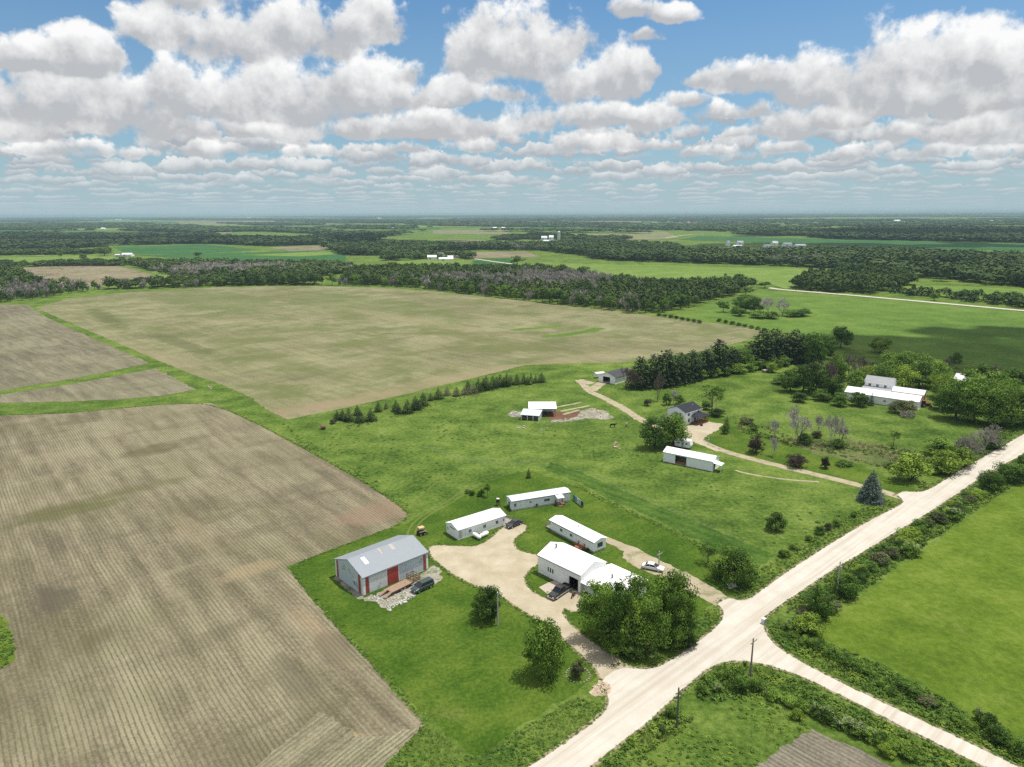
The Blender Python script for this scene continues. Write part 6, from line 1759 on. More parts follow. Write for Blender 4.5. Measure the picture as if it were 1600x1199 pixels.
T('shrub_olive', 1012, 634, 622, 12, 'small olive bush left of the two dark bushes', 'shrub')
# pine row
for i, (x, y, tp, w, kd) in enumerate([(1000, 606, 560, 34, 'pine'), (1022, 604, 556, 34, 'pine'), (1040, 602, 550, 36, 'pine'), (1062, 598, 553, 34, 'pine'), (1080, 594, 550, 34, 'pine'), (1102, 588, 548, 34, 'pine'), (1122, 584, 533, 36, 'pine'), (1142, 580, 545, 34, 'pine'), (1158, 578, 545, 30, 'round_dark'), (1174, 573, 535, 32, 'pine'), (1190, 572, 517, 34, 'pine'), (1208, 568, 516, 34, 'pine'), (1224, 566, 522, 34, 'pine'), (1240, 566, 518, 36, 'pine'), (1256, 565, 524, 34, 'pine')]):
    o = ('first', 'second', 'third', 'fourth', 'fifth', 'sixth', 'seventh', 'eighth', 'ninth', 'tenth', 'eleventh', 'twelfth', 'thirteenth', 'fourteenth', 'fifteenth')[i]
    T(kd, x, y, tp - 1, w * (1.6 if kd == 'pine' else 1.25), 'dark %s tree in the long pine row, %s from the dark roofed barn' % ('leafy' if kd != 'pine' else 'conical', o), 'pine' if kd == 'pine' else 'tree', group='pine row behind the houses')
T('round_dark', 1270, 572, 517, 40, 'dark rounded tree at the right end of the pine row')
T('round_dark', 1288, 560, 520, 30, 'smaller dark tree just past the right end of the pine row')
T('bare_brown', 978, 608, 573, 34, 'brown grey bare tree covering the corner of the dark roofed barn', 'bare tree')
T('bare_brown', 992, 610, 580, 22, 'smaller brown bare tree right of the one at the barn corner', 'bare tree')
for i, (x, y, w) in enumerate([(1092, 592, 30), (1110, 588, 28), (1130, 586, 30), (1150, 583, 30), (1168, 579, 28), (1186, 577, 26), (1204, 574, 30), (1222, 571, 28)]):
    o = ('first', 'second', 'third', 'fourth', 'fifth', 'sixth', 'seventh', 'eighth')[i]
    T('shrub', x, y, y - 17, w * 1.2, 'green shrub at the foot of the pine row, %s from the left' % o, 'shrub', group='shrubs under the pine row')
T('round_dark', 1313, 544, 509, 28, 'lone dark round tree at the edge of the big right hand field')
T('round_bright', 1375, 551, 526, 29, 'lone yellow green tree at the edge of the big right hand field')
T('shrub_dark', 1493, 568, 549, 19, 'lone dark round bush at the cloud shadow edge', 'shrub')
T('shrub', 1206, 582, 566, 22, 'green bush beside the old wagon', 'shrub')
# wood round the right hand farm
RF = [('round_dark', 1235, 612, 575, 36), ('round_dark', 1254, 612, 570, 34), ('round_dark', 1274, 616, 568, 36), ('bare_brown', 1288, 610, 560, 38), ('round', 1305, 606, 556, 34), ('round_dark', 1300, 624, 588, 30), ('bare_brown', 1324, 596, 550, 36), ('bare_brown', 1345, 592, 555, 36), ('round_bright', 1360, 600, 571, 34), ('round_mid', 1388, 590, 553, 40), ('round_mid', 1412, 588, 548, 44), ('round_mid', 1440, 588, 552, 46), ('round_bright', 1408, 608, 570, 40), ('round_mid', 1436, 606, 565, 46), ('round_mid', 1462, 606, 566, 44), ('round_dark', 1380, 606, 570, 30), ('bare_brown', 1478, 580, 560, 30), ('round_bright', 1470, 622, 585, 36), ('shrub', 1283, 626, 606, 30), ('shrub_dark', 1312, 634, 612, 26), ('shrub_dark', 1216, 600, 590, 24), ('shrub_dark', 1248, 628, 612, 26), ('bare_brown', 1272, 600, 562, 30), ('round', 1336, 612, 578, 26)]
nm = ['first', 'second', 'third', 'fourth', 'fifth', 'sixth', 'seventh', 'eighth', 'ninth', 'tenth', 'eleventh', 'twelfth', 'thirteenth', 'fourteenth', 'fifteenth', 'sixteenth', 'seventeenth', 'eighteenth', 'nineteenth', 'twentieth', 'twenty-first', 'twenty-second', 'twenty-third', 'twenty-fourth', 'twenty-fifth', 'twenty-sixth', 'twenty-seventh', 'twenty-eighth', 'twenty-ninth', 'thirtieth', 'thirty-first', 'thirty-second', 'thirty-third', 'thirty-fourth', 'thirty-fifth', 'thirty-sixth', 'thirty-seventh', 'thirty-eighth', 'thirty-ninth', 'fortieth', 'forty-first', 'forty-second', 'forty-third', 'forty-fourth', 'forty-fifth', 'forty-sixth', 'forty-seventh', 'forty-eighth', 'forty-ninth', 'fiftieth', 'fifty-first', 'fifty-second', 'fifty-third', 'fifty-fourth', 'fifty-fifth', 'fifty-sixth', 'fifty-seventh', 'fifty-eighth', 'fifty-ninth', 'sixtieth']
LOOK = {'round': 'mid green', 'round_mid': 'mid green', 'round_dark': 'dark green', 'round_bright': 'yellow green', 'big': 'mid green', 'bare_brown': 'brown bare', 'bare': 'grey bare', 'shrub': 'mid green', 'shrub_dark': 'dark green', 'shrub_bright': 'bright green', 'shrub_flower': 'white flowering', 'shrub_olive': 'olive green', 'bare_shrub': 'grey bare', 'sparse': 'loose dark', 'bare_pale': 'pale bare', 'pine': 'dark conical', 'spruce': 'dark conical', 'spruce_brown': 'brownish conical'}
def series(items, where, group, cat_of=None):
    """a row or clump: each member is told by its look and its order from the left"""
    items = sorted(items, key=lambda t: t[1]); seen = {}
    for (kd, x, y, tp, w) in items:
        sh = 'shrub' if 'shrub' in kd else 'tree'
        key = (LOOK[kd], sh); seen[key] = seen.get(key, 0) + 1
        c = 'bare tree' if kd.startswith('bare') and sh == 'tree' else sh
        T(kd, x, y, tp, w, '%s %s %s from the left %s' % (nm[seen[key] - 1], LOOK[kd].replace('bare', 'leafless') if c == 'bare tree' else LOOK[kd], sh, where), c, group=group)
series(RF, 'in the farmyard wood behind the long white barn', 'trees of the right hand farmyard')
series([('big', 1492, 655, 590, 52), ('big', 1520, 658, 586, 58), ('big', 1550, 664, 598, 60), ('big', 1578, 666, 602, 56), ('round_mid', 1508, 640, 580, 54), ('round_mid', 1540, 640, 582, 54), ('round_mid', 1570, 650, 590, 50), ('round_dark', 1585, 618, 576, 46), ('round_dark', 1600, 620, 580, 50), ('round_dark', 1530, 590, 568, 30), ('bare_brown', 1556, 592, 570, 34), ('round_mid', 1600, 664, 605, 48), ('round_mid', 1630, 660, 595, 60), ('round_dark', 1640, 630, 580, 60), ('round', 1478, 640, 600, 40)], 'in the grove at the right picture edge', 'trees of the right edge grove')
T('shrub_dark', 1341, 634, 611, 30, 'dark bush against the front wall of the long white barn', 'shrub')
T('spruce', 1361, 634, 612, 11, 'slim dark conifer against the front wall of the long white barn', 'spruce')
T('shrub_olive', 1411, 646, 622, 36, 'loose olive bush in front of the right end of the long barn', 'shrub')
T('bare_shrub', 1418, 652, 640, 24, 'grey twiggy bush below the loose olive bush', 'bare shrub', 'bare_shrub')
# copse in the big right hand field
series([('round_dark', 1160, 488, 460, 30), ('round_dark', 1178, 490, 462, 26), ('shrub_dark', 1156, 494, 480, 24), ('bare_pale', 1200, 492, 465, 30), ('bare_pale', 1222, 493, 464, 24), ('shrub', 1184, 497, 484, 30), ('shrub', 1205, 498, 486, 30), ('shrub_dark', 1240, 495, 482, 32), ('shrub_dark', 1255, 494, 481, 26), ('shrub', 1150, 490, 476, 20)], 'in the copse of the right field', 'copse in the right hand field')
series([('shrub_dark', 1030 + 9 * i, 494 + 1.6 * i, 488 + 1.6 * i, 9) for i in range(8)] + [('shrub_dark', 1124 + 10 * i, 503 + 2.1 * i, 497 + 2.1 * i, 9) for i in range(8)], 'in the thin row along the middle field edge', 'shrubs along the middle field edge')
# spruce windbreak
SP = [(180, 365, 55, 46), (213, 368, 66, 46), (250, 375, 78, 56), (300, 338, 60, 46), (316, 381, 70, 58), (380, 372, 72, 62), (424, 318, 60, 44), (530, 316, 66, 50), (546, 330, 50, 50), (598, 327, 84, 60), (645, 306, 82, 60), (655, 300, 60, 56), (692, 282, 80, 54), (736, 252, 46, 36), (782, 242, 66, 54), (958, 188, 58, 40), (1020, 200, 84, 54), (1050, 186, 70, 54), (1066, 190, 88, 54), (1105, 180, 78, 52), (1128, 172, 62, 46), (1148, 168, 76, 46), (1170, 170, 60, 44), (1188, 167, 80, 46), (1212, 158, 56, 40), (1248, 156, 64, 46), (1290, 152, 62, 34), (1314, 156, 54, 40), (1332, 150, 66, 26), (1360, 148, 50, 34), (1396, 142, 58, 46)]
for i, (x, y, h, w) in enumerate(SP):
    px, py = 480 + x / 3.81, 560 + y / 3.81
    T('spruce_small', px, py, py - 1.02 * h / 3.81, 1.5 * w / 3.81, 'small dark spruce in the windbreak row, %s from its left end' % nm[i], 'spruce', group='spruce windbreak by the field edge')
for i, (x, y, h, w, lab) in enumerate([(470, 302, 48, 26, 'thin pale conifer in the gap of the spruce windbreak'), (834, 222, 52, 46, 'pale greyish conifer at the middle of the windbreak, left one of five'), (890, 225, 58, 48, 'pale greyish conifer at the middle of the windbreak, second of five'), (936, 217, 50, 40, 'pale greyish conifer at the middle of the windbreak, third of five'), (965, 212, 46, 44, 'pale greyish conifer at the middle of the windbreak, fourth of five'), (992, 208, 56, 46, 'pale greyish conifer at the middle of the windbreak, right one of five')]):
    px, py = 480 + x / 3.81, 560 + y / 3.81
    T('spruce_brown', px, py, py - 1.0 * h / 3.81, 1.4 * w / 3.81, lab, 'spruce')
T('shrub_olive', 521, 662, 654, 12, 'low olive bush beside the brown round bale', 'shrub')
T('shrub_flower', 825, 601, 594, 12, 'white flecked bush near the right end of the windbreak', 'shrub')
T('spruce_small', 826, 747, 731, 11, 'single small conifer behind the grey mobile home', 'spruce')
T('sparse', 762, 777, 755, 14, 'small tree behind the left end of the grey mobile home')
T('shrub_dark', 752, 775, 764, 13, 'dark bush left of the small tree behind the mobile home', 'shrub')
T('shrub_dark', 738, 774, 765, 10, 'smaller dark bush at the corner behind the long shed', 'shrub')
T('shrub_dark', 730, 771, 764, 9, 'leftmost dark bush at the corner behind the long shed', 'shrub')
T('shrub_red', 838, 792, 785, 8, 'reddish bush in front of the grey mobile home', 'shrub')
T('shrub_dark', 794, 795, 787, 5, 'dark bush at the left end of the grey mobile home', 'shrub')
T('shrub', 918, 861, 856, 7, 'small bush right of the porch steps of the white mobile home', 'shrub')
# roadside hedge
hr = random.Random(31)
HED = []
pts = along([(1245, 990), (1262, 972), (1290, 948), (1330, 915), (1370, 882), (1410, 852), (1450, 824), (1490, 797), (1530, 770), (1570, 748), (1610, 728), (1660, 700)], 2.1)
items = []
for i, p in enumerate(pts):
    big = hr.random()
    w = hr.uniform(2.2, 3.8) if big < .8 else hr.uniform(3.8, 5.2); h = w * hr.uniform(.42, .7)
    kd = hr.choice(['shrub', 'shrub', 'shrub_dark', 'shrub_dark', 'shrub_dark', 'shrub_flower', 'shrub_olive', 'shrub_bright'])
    q = p + Vector((hr.uniform(-1.2, 1.2), hr.uniform(-1.0, 1.0), 0)); items.append((kd, q, w, h))
cnt = {}
for kd, q, w, h in items:
    cnt[kd] = cnt.get(kd, 0) + 1
    plant(kd, q, w, h, '%s %s shrub up from the junction in the long roadside hedge' % (nm[min(cnt[kd] - 1, 59)], LOOK[kd]), 'shrub', group='shrubs of the roadside hedge')
for (kd, x, y, tp, w, lab) in [('round_dark', 1281, 962, 918, 40, 'dark spreading tree in the hedge nearest the junction'), ('shrub_bright', 1262, 988, 958, 46, 'large bright green bush at the corner of the right field'), ('round_dark', 1322, 932, 898, 36, 'dark bushy tree behind the pale utility pole'), ('shrub_flower', 1422, 868, 846, 32, 'large white flowering bush in the roadside hedge'), ('round_dark', 1544, 765, 735, 36, 'dark tree in the hedge left of the distant utility pole'), ('round_dark', 1580, 752, 722, 44, 'dark tree in the hedge right of the distant utility pole'), ('round_dark', 1610, 742, 708, 44, 'dark tree in the hedge at the right picture edge'), ('shrub_flower', 1490, 812, 792, 26, 'white flowering bush halfway up the roadside hedge'), ('shrub_flower', 1232, 985, 968, 20, 'pale flowering bush at the teal sign')]:
    T(kd, x, y, tp, w, lab, 'shrub' if 'shrub' in kd else 'tree')
# branch road bushes
series([('shrub', 1256, 1005, 992, 20), ('shrub_dark', 1275, 1013, 997, 24), ('shrub_dark', 1298, 1026, 1010, 26), ('shrub_dark', 1320, 1036, 1020, 28), ('shrub_dark', 1336, 1046, 1028, 24), ('shrub', 1376, 1073, 1062, 14), ('shrub_dark', 1394, 1086, 1072, 18), ('shrub_dark', 1412, 1078, 1060, 28), ('shrub_dark', 1428, 1088, 1072, 24), ('shrub_olive', 1448, 1100, 1088, 26), ('shrub_dark', 1464, 1104, 1094, 16), ('shrub', 1496, 1128, 1116, 26), ('shrub', 1512, 1140, 1124, 28), ('shrub_flower', 1528, 1126, 1106, 18), ('shrub_dark', 1545, 1140, 1116, 30), ('shrub_dark', 1562, 1160, 1136, 40), ('shrub_dark', 1600, 1178, 1150, 40), ('shrub', 1352, 1052, 1040, 20)], 'on the bank above the branch road', 'bushes along the branch road bank')
series([('shrub_dark', 1154, 1076, 1046, 36), ('shrub', 1130, 1058, 1044, 22), ('shrub_flower', 1120, 1082, 1066, 16), ('shrub', 1098, 1084, 1070, 20), ('shrub', 1183, 1078, 1062, 28), ('shrub', 1208, 1092, 1076, 28), ('shrub', 1232, 1100, 1084, 30), ('shrub_dark', 1222, 1086, 1072, 22), ('shrub', 1252, 1112, 1094, 28), ('shrub_flower', 1275, 1118, 1098, 24), ('shrub_flower', 1292, 1126, 1104, 28), ('shrub_bright', 1245, 1124, 1108, 24), ('shrub_flower', 1322, 1136, 1118, 30), ('shrub_flower', 1340, 1148, 1128, 30), ('shrub_flower', 1358, 1156, 1136, 28), ('shrub', 1376, 1164, 1144, 30), ('shrub', 1396, 1172, 1152, 30), ('shrub_bright', 1385, 1180, 1162, 28), ('shrub', 1420, 1184, 1164, 30), ('shrub_flower', 1034, 1152, 1128, 10), ('shrub', 1050, 1120, 1100, 24)], 'in the camera side weeds of the branch road', 'bushes on the camera side of the branch road')
series([('shrub', 1225, 870, 858, 18), ('shrub', 1265, 845, 836, 14), ('shrub_dark', 1280, 835, 822, 16), ('shrub_olive', 1293, 828, 816, 14), ('shrub_dark', 1306, 822, 810, 14), ('shrub', 1334, 808, 796, 14), ('shrub', 1240, 858, 846, 16), ('shrub', 1160, 900, 890, 14)], 'in the grassy left verge of the road', 'bushes in the left road verge')

# ------------------------------------------------------------------ woods and weeds that read as one mass
def inside_mask(P, X, Y):
    c = np.zeros(X.shape, bool); j = len(P) - 1
    for i in range(len(P)):
        xi, yi, xj, yj = P[i].x, P[i].y, P[j].x, P[j].y
        if yi != yj:
            c ^= ((yi > Y) != (yj > Y)) & (X < (xj - xi) * (Y - yi) / (yj - yi) + xi)
        j = i
    return c

def lump(rng, n, size, low=-.45):
    d = unit(rng.normal(size=(n, 3))); d[:, 2] = np.where(d[:, 2] < low, -d[:, 2], d[:, 2])
    f = rng.uniform(.72, 1.05, n)[:, None]
    lob = 1 + .18 * np.sin(d[:, :1] * 5 + d[:, 1:2] * 4)
    C = d * f * lob * np.array([.5, .5, .42]) + np.array([0, 0, .56])
    N = unit(d * 1.0 + rng.normal(size=(n, 3)) * .38 + [0, 0, .3])
    return leaf_quads(C, N, rng.uniform(.75, 1.25, n) * size, rng)
LR = np.random.default_rng(4)
LOD = {0: [lump(LR, 230, .055) for _ in range(5)], 1: [lump(LR, 120, .085) for _ in range(5)], 2: [lump(LR, 50, .15, -.2) for _ in range(5)]}
def bare_lod(rng, n):
    q = []
    for _ in range(n):
        a = rng.uniform(0, 6.28); r = .5 * math.sqrt(rng.random()); z1 = rng.uniform(.55, 1.0) * (1 - .4 * r)
        b = np.array([r * .35 * math.cos(a), r * .35 * math.sin(a), rng.uniform(.0, .5)]); e = np.array([r * math.cos(a), r * math.sin(a), z1]); w = .042
        s = np.array([-math.sin(a + 1), math.cos(a + 1), 0]) * w
        q.append([b - s, b + s, e + s * .5, e - s * .5])
        for _k in range(2):
            m = b + (e - b) * rng.uniform(.4, .9); e2 = m + np.array([rng.normal() * .12, rng.normal() * .12, rng.uniform(.05, .2)]); s2 = s[[1, 0, 2]] * .6
            q.append([m - s2, m + s2, e2 + s2 * .5, e2 - s2 * .5])
    return np.array(q)
BARE = [bare_lod(LR, 60) for _ in range(4)]
def cone_lod(rng, n, size):
    z = rng.random(n) ** 1.3 * .95; a = rng.uniform(0, 6.28, n); r = .5 * (1 - z) ** .8 * rng.uniform(.7, 1.05, n)
    C = np.stack([r * np.cos(a), r * np.sin(a), z + .04], 1); N = unit(np.stack([np.cos(a), np.sin(a), np.full(n, .7)], 1) + rng.normal(size=(n, 3)) * .4)
    return leaf_quads(C, N, rng.uniform(.7, 1.2, n) * size, rng)
CONE = [cone_lod(LR, 90, .07) for _ in range(4)]

wood_leaf = mat_wood_mass('wood_leaves', (0.023, 0.052, 0.012), (0.087, 0.130, 0.029), .07)
wood_far = mat_wood_mass('wood_leaves_far', (0.022, 0.048, 0.013), (0.072, 0.112, 0.030), .03)
wood_dark = mat_wood_mass('wood_leaves_dark', (0.018, 0.038, 0.012), (0.045, 0.073, 0.022), .03)
wood_bare = mat_wood_mass('wood_bare', (0.225, 0.208, 0.178), (0.40, 0.375, 0.325), .1)
wood_cone = mat_wood_mass('wood_needles', (0.019, 0.048, 0.016), (0.058, 0.096, 0.032), .1)

def scatter_mesh(name, X, Y, H, W, sets, mats, which, rng, label, cat, gz=None, kind='stuff'):
    """many low plants as one mesh; which[i] picks the template set and material"""
    parts, idx = [], []
    for s, temp in enumerate(sets):
        for v, tq in enumerate(temp):
            sel = np.where((which == s) & (np.arange(len(X)) % len(temp) == v))[0]
            if len(sel) == 0: continue
            a = rng.uniform(0, 6.28, len(sel)); ca, sa = np.cos(a)[:, None, None], np.sin(a)[:, None, None]
            w = W[sel][:, None, None]; h = H[sel][:, None, None]
            x = (tq[None, :, :, 0] * ca - tq[None, :, :, 1] * sa) * w + X[sel][:, None, None]
            y = (tq[None, :, :, 0] * sa + tq[None, :, :, 1] * ca) * w + Y[sel][:, None, None]
            z = np.broadcast_to(tq[None, :, :, 2] * h, x.shape)
            q = np.stack([x, y, z], -1).reshape(-1, 4, 3); parts.append(q); idx.append(np.full(len(q), s))
    me = np_mesh(name, np.concatenate(parts), mats, np.concatenate(idx))
    o = bpy.data.objects.new(name, me); COL.objects.link(o)
    o['kind'] = kind; o['label'] = label; o['category'] = cat
    return o

def fill(px, space, rng, ground=False, gaps=0.0, gscale=120.0):
    P = px if ground else [G(*p) for p in px]
    xs = [p.x for p in P]; ys = [p.y for p in P]
    gx = np.arange(min(xs), max(xs), space); gy = np.arange(min(ys), max(ys), space)
    X, Y = np.meshgrid(gx, gy); X = X.ravel() + rng.uniform(-.5, .5, X.size) * space; Y = Y.ravel() + rng.uniform(-.5, .5, Y.size) * space
    m = inside_mask(P, X, Y)
    if gaps > 0:
        n = np.sin(X / gscale + 1.7) * np.sin(Y / (gscale * .8) + .6) + .6 * np.sin(X / (gscale * .37) + Y / (gscale * .5)) + .4 * rng.normal(size=X.size) * .5
        m &= n > (gaps * 2 - 1.3)
    return X[m], Y[m]

def wood(label, px, space, h, lod, mats=None, bare=0.0, cone=0.0, seed=0, gaps=0.0, gscale=120.0, wf=(1.15, 1.8), bscale=60.0):
    rng = np.random.default_rng(seed + 50)
    X, Y = fill(px, space, rng, gaps=gaps, gscale=gscale)
    if len(X) == 0: return
    H = rng.uniform(h[0], h[1], len(X)); W = space * rng.uniform(wf[0], wf[1], len(X))
    n = np.sin(X / bscale + seed) + np.sin(Y / (bscale * .7) + 2 * seed) + rng.normal(size=len(X)) * .55
    which = np.zeros(len(X), int)
    if bare > 0: which[n > np.quantile(n, 1 - bare)] = 1
    if cone > 0: which[(n < np.quantile(n, cone))] = 2
    W = np.where(which == 1, W * .75, W); W = np.where(which == 2, W * .7, W)
    return scatter_mesh('woodland', X, Y, H, W, [LOD[lod], BARE, CONE], [mats or wood_leaf, wood_bare, wood_cone], which, rng, label, 'woodland')

wood('leafy and grey bare woodland belt behind the middle field', [(545, 445), (600, 446), (640, 448), (700, 455), (770, 462), (850, 471), (920, 479), (990, 487), (1030, 487), (1075, 478), (1110, 470), (1145, 462), (1175, 452), (1150, 449), (1080, 450), (1000, 448), (940, 440), (890, 431), (840, 427), (760, 427), (700, 426), (640, 426), (590, 427), (550, 430), (540, 436)], 7.0, (8, 14), 0, bare=.40, seed=1, gaps=.14, gscale=45)
wood('grey and dark woodland at the left edge behind the upper field', [(-260, 478), (0, 473), (50, 466), (100, 458), (150, 452), (95, 455), (60, 448), (38, 437), (0, 426), (-260, 420)], 7.5, (8, 15), 0, bare=.3, seed=2)
wood('narrow dark tree belt at the back of the middle field', [(150, 453), (250, 451), (340, 447), (440, 446), (500, 446), (490, 436), (430, 436), (380, 430), (350, 438), (300, 444), (200, 448)], 7.5, (7, 13), 0, bare=.25, seed=3, gaps=.15, gscale=35)
wood('scrubby wood with grey bare trees right of the brown field', [(190, 412), (228, 422), (277, 432), (350, 430), (430, 432), (480, 434), (520, 430), (560, 424), (545, 417), (450, 415), (330, 413)], 8.5, (6, 11), 1, bare=.42, seed=4, bscale=45)
wood('dark wood beside the far white road', [(1238, 452), (1300, 457), (1360, 460), (1395, 455), (1425, 446), (1410, 432), (1340, 427), (1270, 432)], 8.5, (7, 14), 0, seed=5, cone=.35)
wood('row of small conifers along the far white road', [(1385, 461), (1470, 469), (1600, 481), (1800, 500), (1800, 492), (1600, 473), (1470, 462), (1395, 456)], 8.5, (5, 9), 0, seed=6, cone=.6, gaps=.25, gscale=40)
wood('broad dark forest across the right middle distance', [(1000, 402), (1040, 398), (1100, 398), (1200, 399), (1280, 396), (1350, 397), (1450, 401), (1600, 405), (1850, 412), (1850, 462), (1700, 456), (1600, 449), (1520, 444), (1440, 438), (1360, 425), (1300, 420), (1220, 416), (1150, 414), (1060, 411), (1000, 409), (930, 406), (910, 402)], 13.0, (10, 17), 1, wood_far, bare=.03, seed=7, gaps=.40, gscale=150)
wood('dark forest band across the middle of the far plain', [(505, 389), (560, 386), (640, 384), (700, 388), (760, 386), (850, 386), (930, 383), (1010, 385), (1060, 387), (1060, 404), (1000, 406), (940, 404), (850, 392), (760, 391), (690, 393), (600, 400), (540, 399)], 13.0, (10, 16), 1, wood_far, bare=.03, seed=8, gaps=.34, gscale=140)
wood('dark forest band across the left of the far plain', [(-300, 392), (-300, 370), (0, 368), (130, 368), (240, 372), (300, 370), (400, 368), (500, 370), (600, 374), (560, 380), (505, 383), (420, 385), (320, 381), (180, 384), (100, 390), (0, 391)], 17.0, (10, 16), 2, wood_dark, seed=9, gaps=.55, gscale=230)
wood('very dark wood on the right horizon side', [(1262, 371), (1300, 362), (1400, 357), (1600, 360), (1850, 364), (1850, 388), (1600, 380), (1400, 376), (1300, 374)], 17.0, (11, 17), 2, wood_dark, seed=10)
wood('wooded strip above the deep green far field', [(1145, 366), (1180, 359), (1250, 360), (1290, 363), (1270, 369), (1200, 369)], 17.0, (9, 15), 2, wood_far, seed=11)
wood('tree groups round the far silo farm', [(770, 375), (840, 368), (900, 372), (960, 372), (990, 376), (940, 379), (850, 374), (790, 379)], 17.0, (9, 15), 1, wood_far, seed=12, gaps=.6, gscale=70)
wood('trees behind the white farmstead beyond the central wood', [(600, 402), (640, 400), (700, 401), (740, 402), (735, 405), (690, 404), (640, 407), (600, 408)], 11.0, (7, 13), 1, wood_leaf, seed=13, gaps=.4, gscale=40)
wood('field trees and copses left of the far plain', [(-300, 414), (0, 414), (182, 412), (200, 416), (120, 416), (0, 418), (-300, 420)], 8.0, (4, 10), 1, wood_leaf, seed=14, gaps=.35, gscale=40)
wood('tree belt along the far green fields at left', [(-300, 398), (0, 396), (140, 395), (170, 393), (170, 397), (60, 399), (-300, 402)], 14.0, (5, 12), 1, wood_leaf, seed=15, gaps=.35, gscale=60)
wood('tree patches in the far plain at left', [(-300, 364), (-300, 353), (0, 351), (200, 350), (420, 350), (560, 353), (700, 361), (600, 370), (400, 362), (240, 366), (130, 362)], 30.0, (10, 16), 2, wood_far, seed=16, gaps=.74, gscale=420, wf=(1.1, 1.7))
wood('tree patches in the far plain at right', [(560, 353), (700, 350), (900, 349), (1100, 349), (1230, 347), (1200, 360), (1060, 366), (900, 364), (700, 361)], 30.0, (10, 16), 2, wood_far, seed=17, gaps=.80, gscale=420, wf=(1.1, 1.7))
wood('hedges and trees scattered over the far right fields', [(1230, 357), (1230, 345), (1500, 343), (1850, 343), (1850, 360), (1600, 358), (1400, 356)], 34.0, (9, 14), 2, wood_far, seed=18, gaps=.78, gscale=380, wf=(1.0, 1.5))
wood('treelines on the far horizon', [(-400, 353), (-400, 344.2), (0, 343.5), (800, 339.6), (1500, 336), (1900, 334.4), (1900, 345), (1500, 345), (800, 350), (0, 352)], 75.0, (11, 18), 2, wood_dark, seed=19, gaps=.80, gscale=1300, wf=(1.1, 1.9))
wood('last blue treelines under the sky', [(-500, 344.0), (-500, 341.8), (0, 340.6), (800, 336.6), (1600, 332.6), (2000, 330.8), (2000, 334.3), (1500, 336), (800, 339.8), (0, 343.6)], 210.0, (12, 26), 2, wood_dark, seed=20, gaps=.68, gscale=3500, wf=(1.2, 2.4))

# the trees one can tell apart along the front of the wood, each a thing
def one_mesh_tree(kind, seed):
    rng = np.random.default_rng(seed)
    if kind == 'bare':
        q = np.concatenate([bare_lod(rng, 60), np.array(tube_quads((0, 0, 0), (0, 0, .7), .02, .008, 5))]); return np_mesh('bare_tree', q, [wood_bare])
    if kind == 'cone':
        q = np.concatenate([cone_lod(rng, 300, .04), np.array(tube_quads((0, 0, 0), (0, 0, .8), .02, .008, 5))]); return np_mesh('conifer', q, [wood_cone])
    C, N, ce = crown_points(rng, 26, 26, .55, .42, .46, cr=(.10, .2), low=-.7)
    l = leaf_quads(C, N, rng.uniform(.024, .042, len(C)), rng); t = trunk_quads(rng, ce, .15, .03, 4)
    return np_mesh('tree', np.concatenate([l, t]), [leaf_d if kind == 'dark' else leaf_m, bark], np.concatenate([np.zeros(len(l)), np.ones(len(t))]))
OM = {k: [one_mesh_tree(k, 100 * i + j) for j in range(4)] for i, k in enumerate(('dark', 'mid', 'bare'))}
er = random.Random(17)
EDGE = [('behind the left part of the middle field', [(150, 453), (250, 451), (340, 448), (430, 446)], 11), ('behind the middle field near its centre', [(440, 446), (520, 446), (590, 447), (640, 449), (690, 455)], 9), ('in the front edge of the central wood', [(690, 455), (760, 463), (840, 472), (920, 481), (990, 489), (1030, 489), (1085, 478)], 8), ('at the left wood edge above the upper field', [(-20, 475), (50, 468), (110, 459), (150, 453)], 9)]
for where, ln, st in EDGE:
    pts = along(ln, st); cnt = {}
    for p in pts:
        kd = er.choice(['dark', 'dark', 'dark', 'mid', 'bare']); look = {'dark': 'dark leafy tree', 'mid': 'mid green tree', 'bare': 'grey bare tree'}[kd]
        cnt[kd] = cnt.get(kd, 0) + 1
        o = bpy.data.objects.new('bare_tree' if kd == 'bare' else 'tree', er.choice(OM[kd])); COL.objects.link(o)
        o.location = p + Vector((er.uniform(-2, 2), er.uniform(-1, 3), 0)); h = er.uniform(7, 14); w = h * er.uniform(.55, .9)
        if 'left part' in where: h *= .75; w *= .8
        o.scale = (w, w, h); o.rotation_euler = (0, 0, er.uniform(0, 6.28))
        tag(o, '%s %s from the left %s' % (nm[min(cnt[kd] - 1, 59)], look.replace('bare', 'leafless'), where), 'bare tree' if kd == 'bare' else 'tree', 'trees along the front edge of the wood')
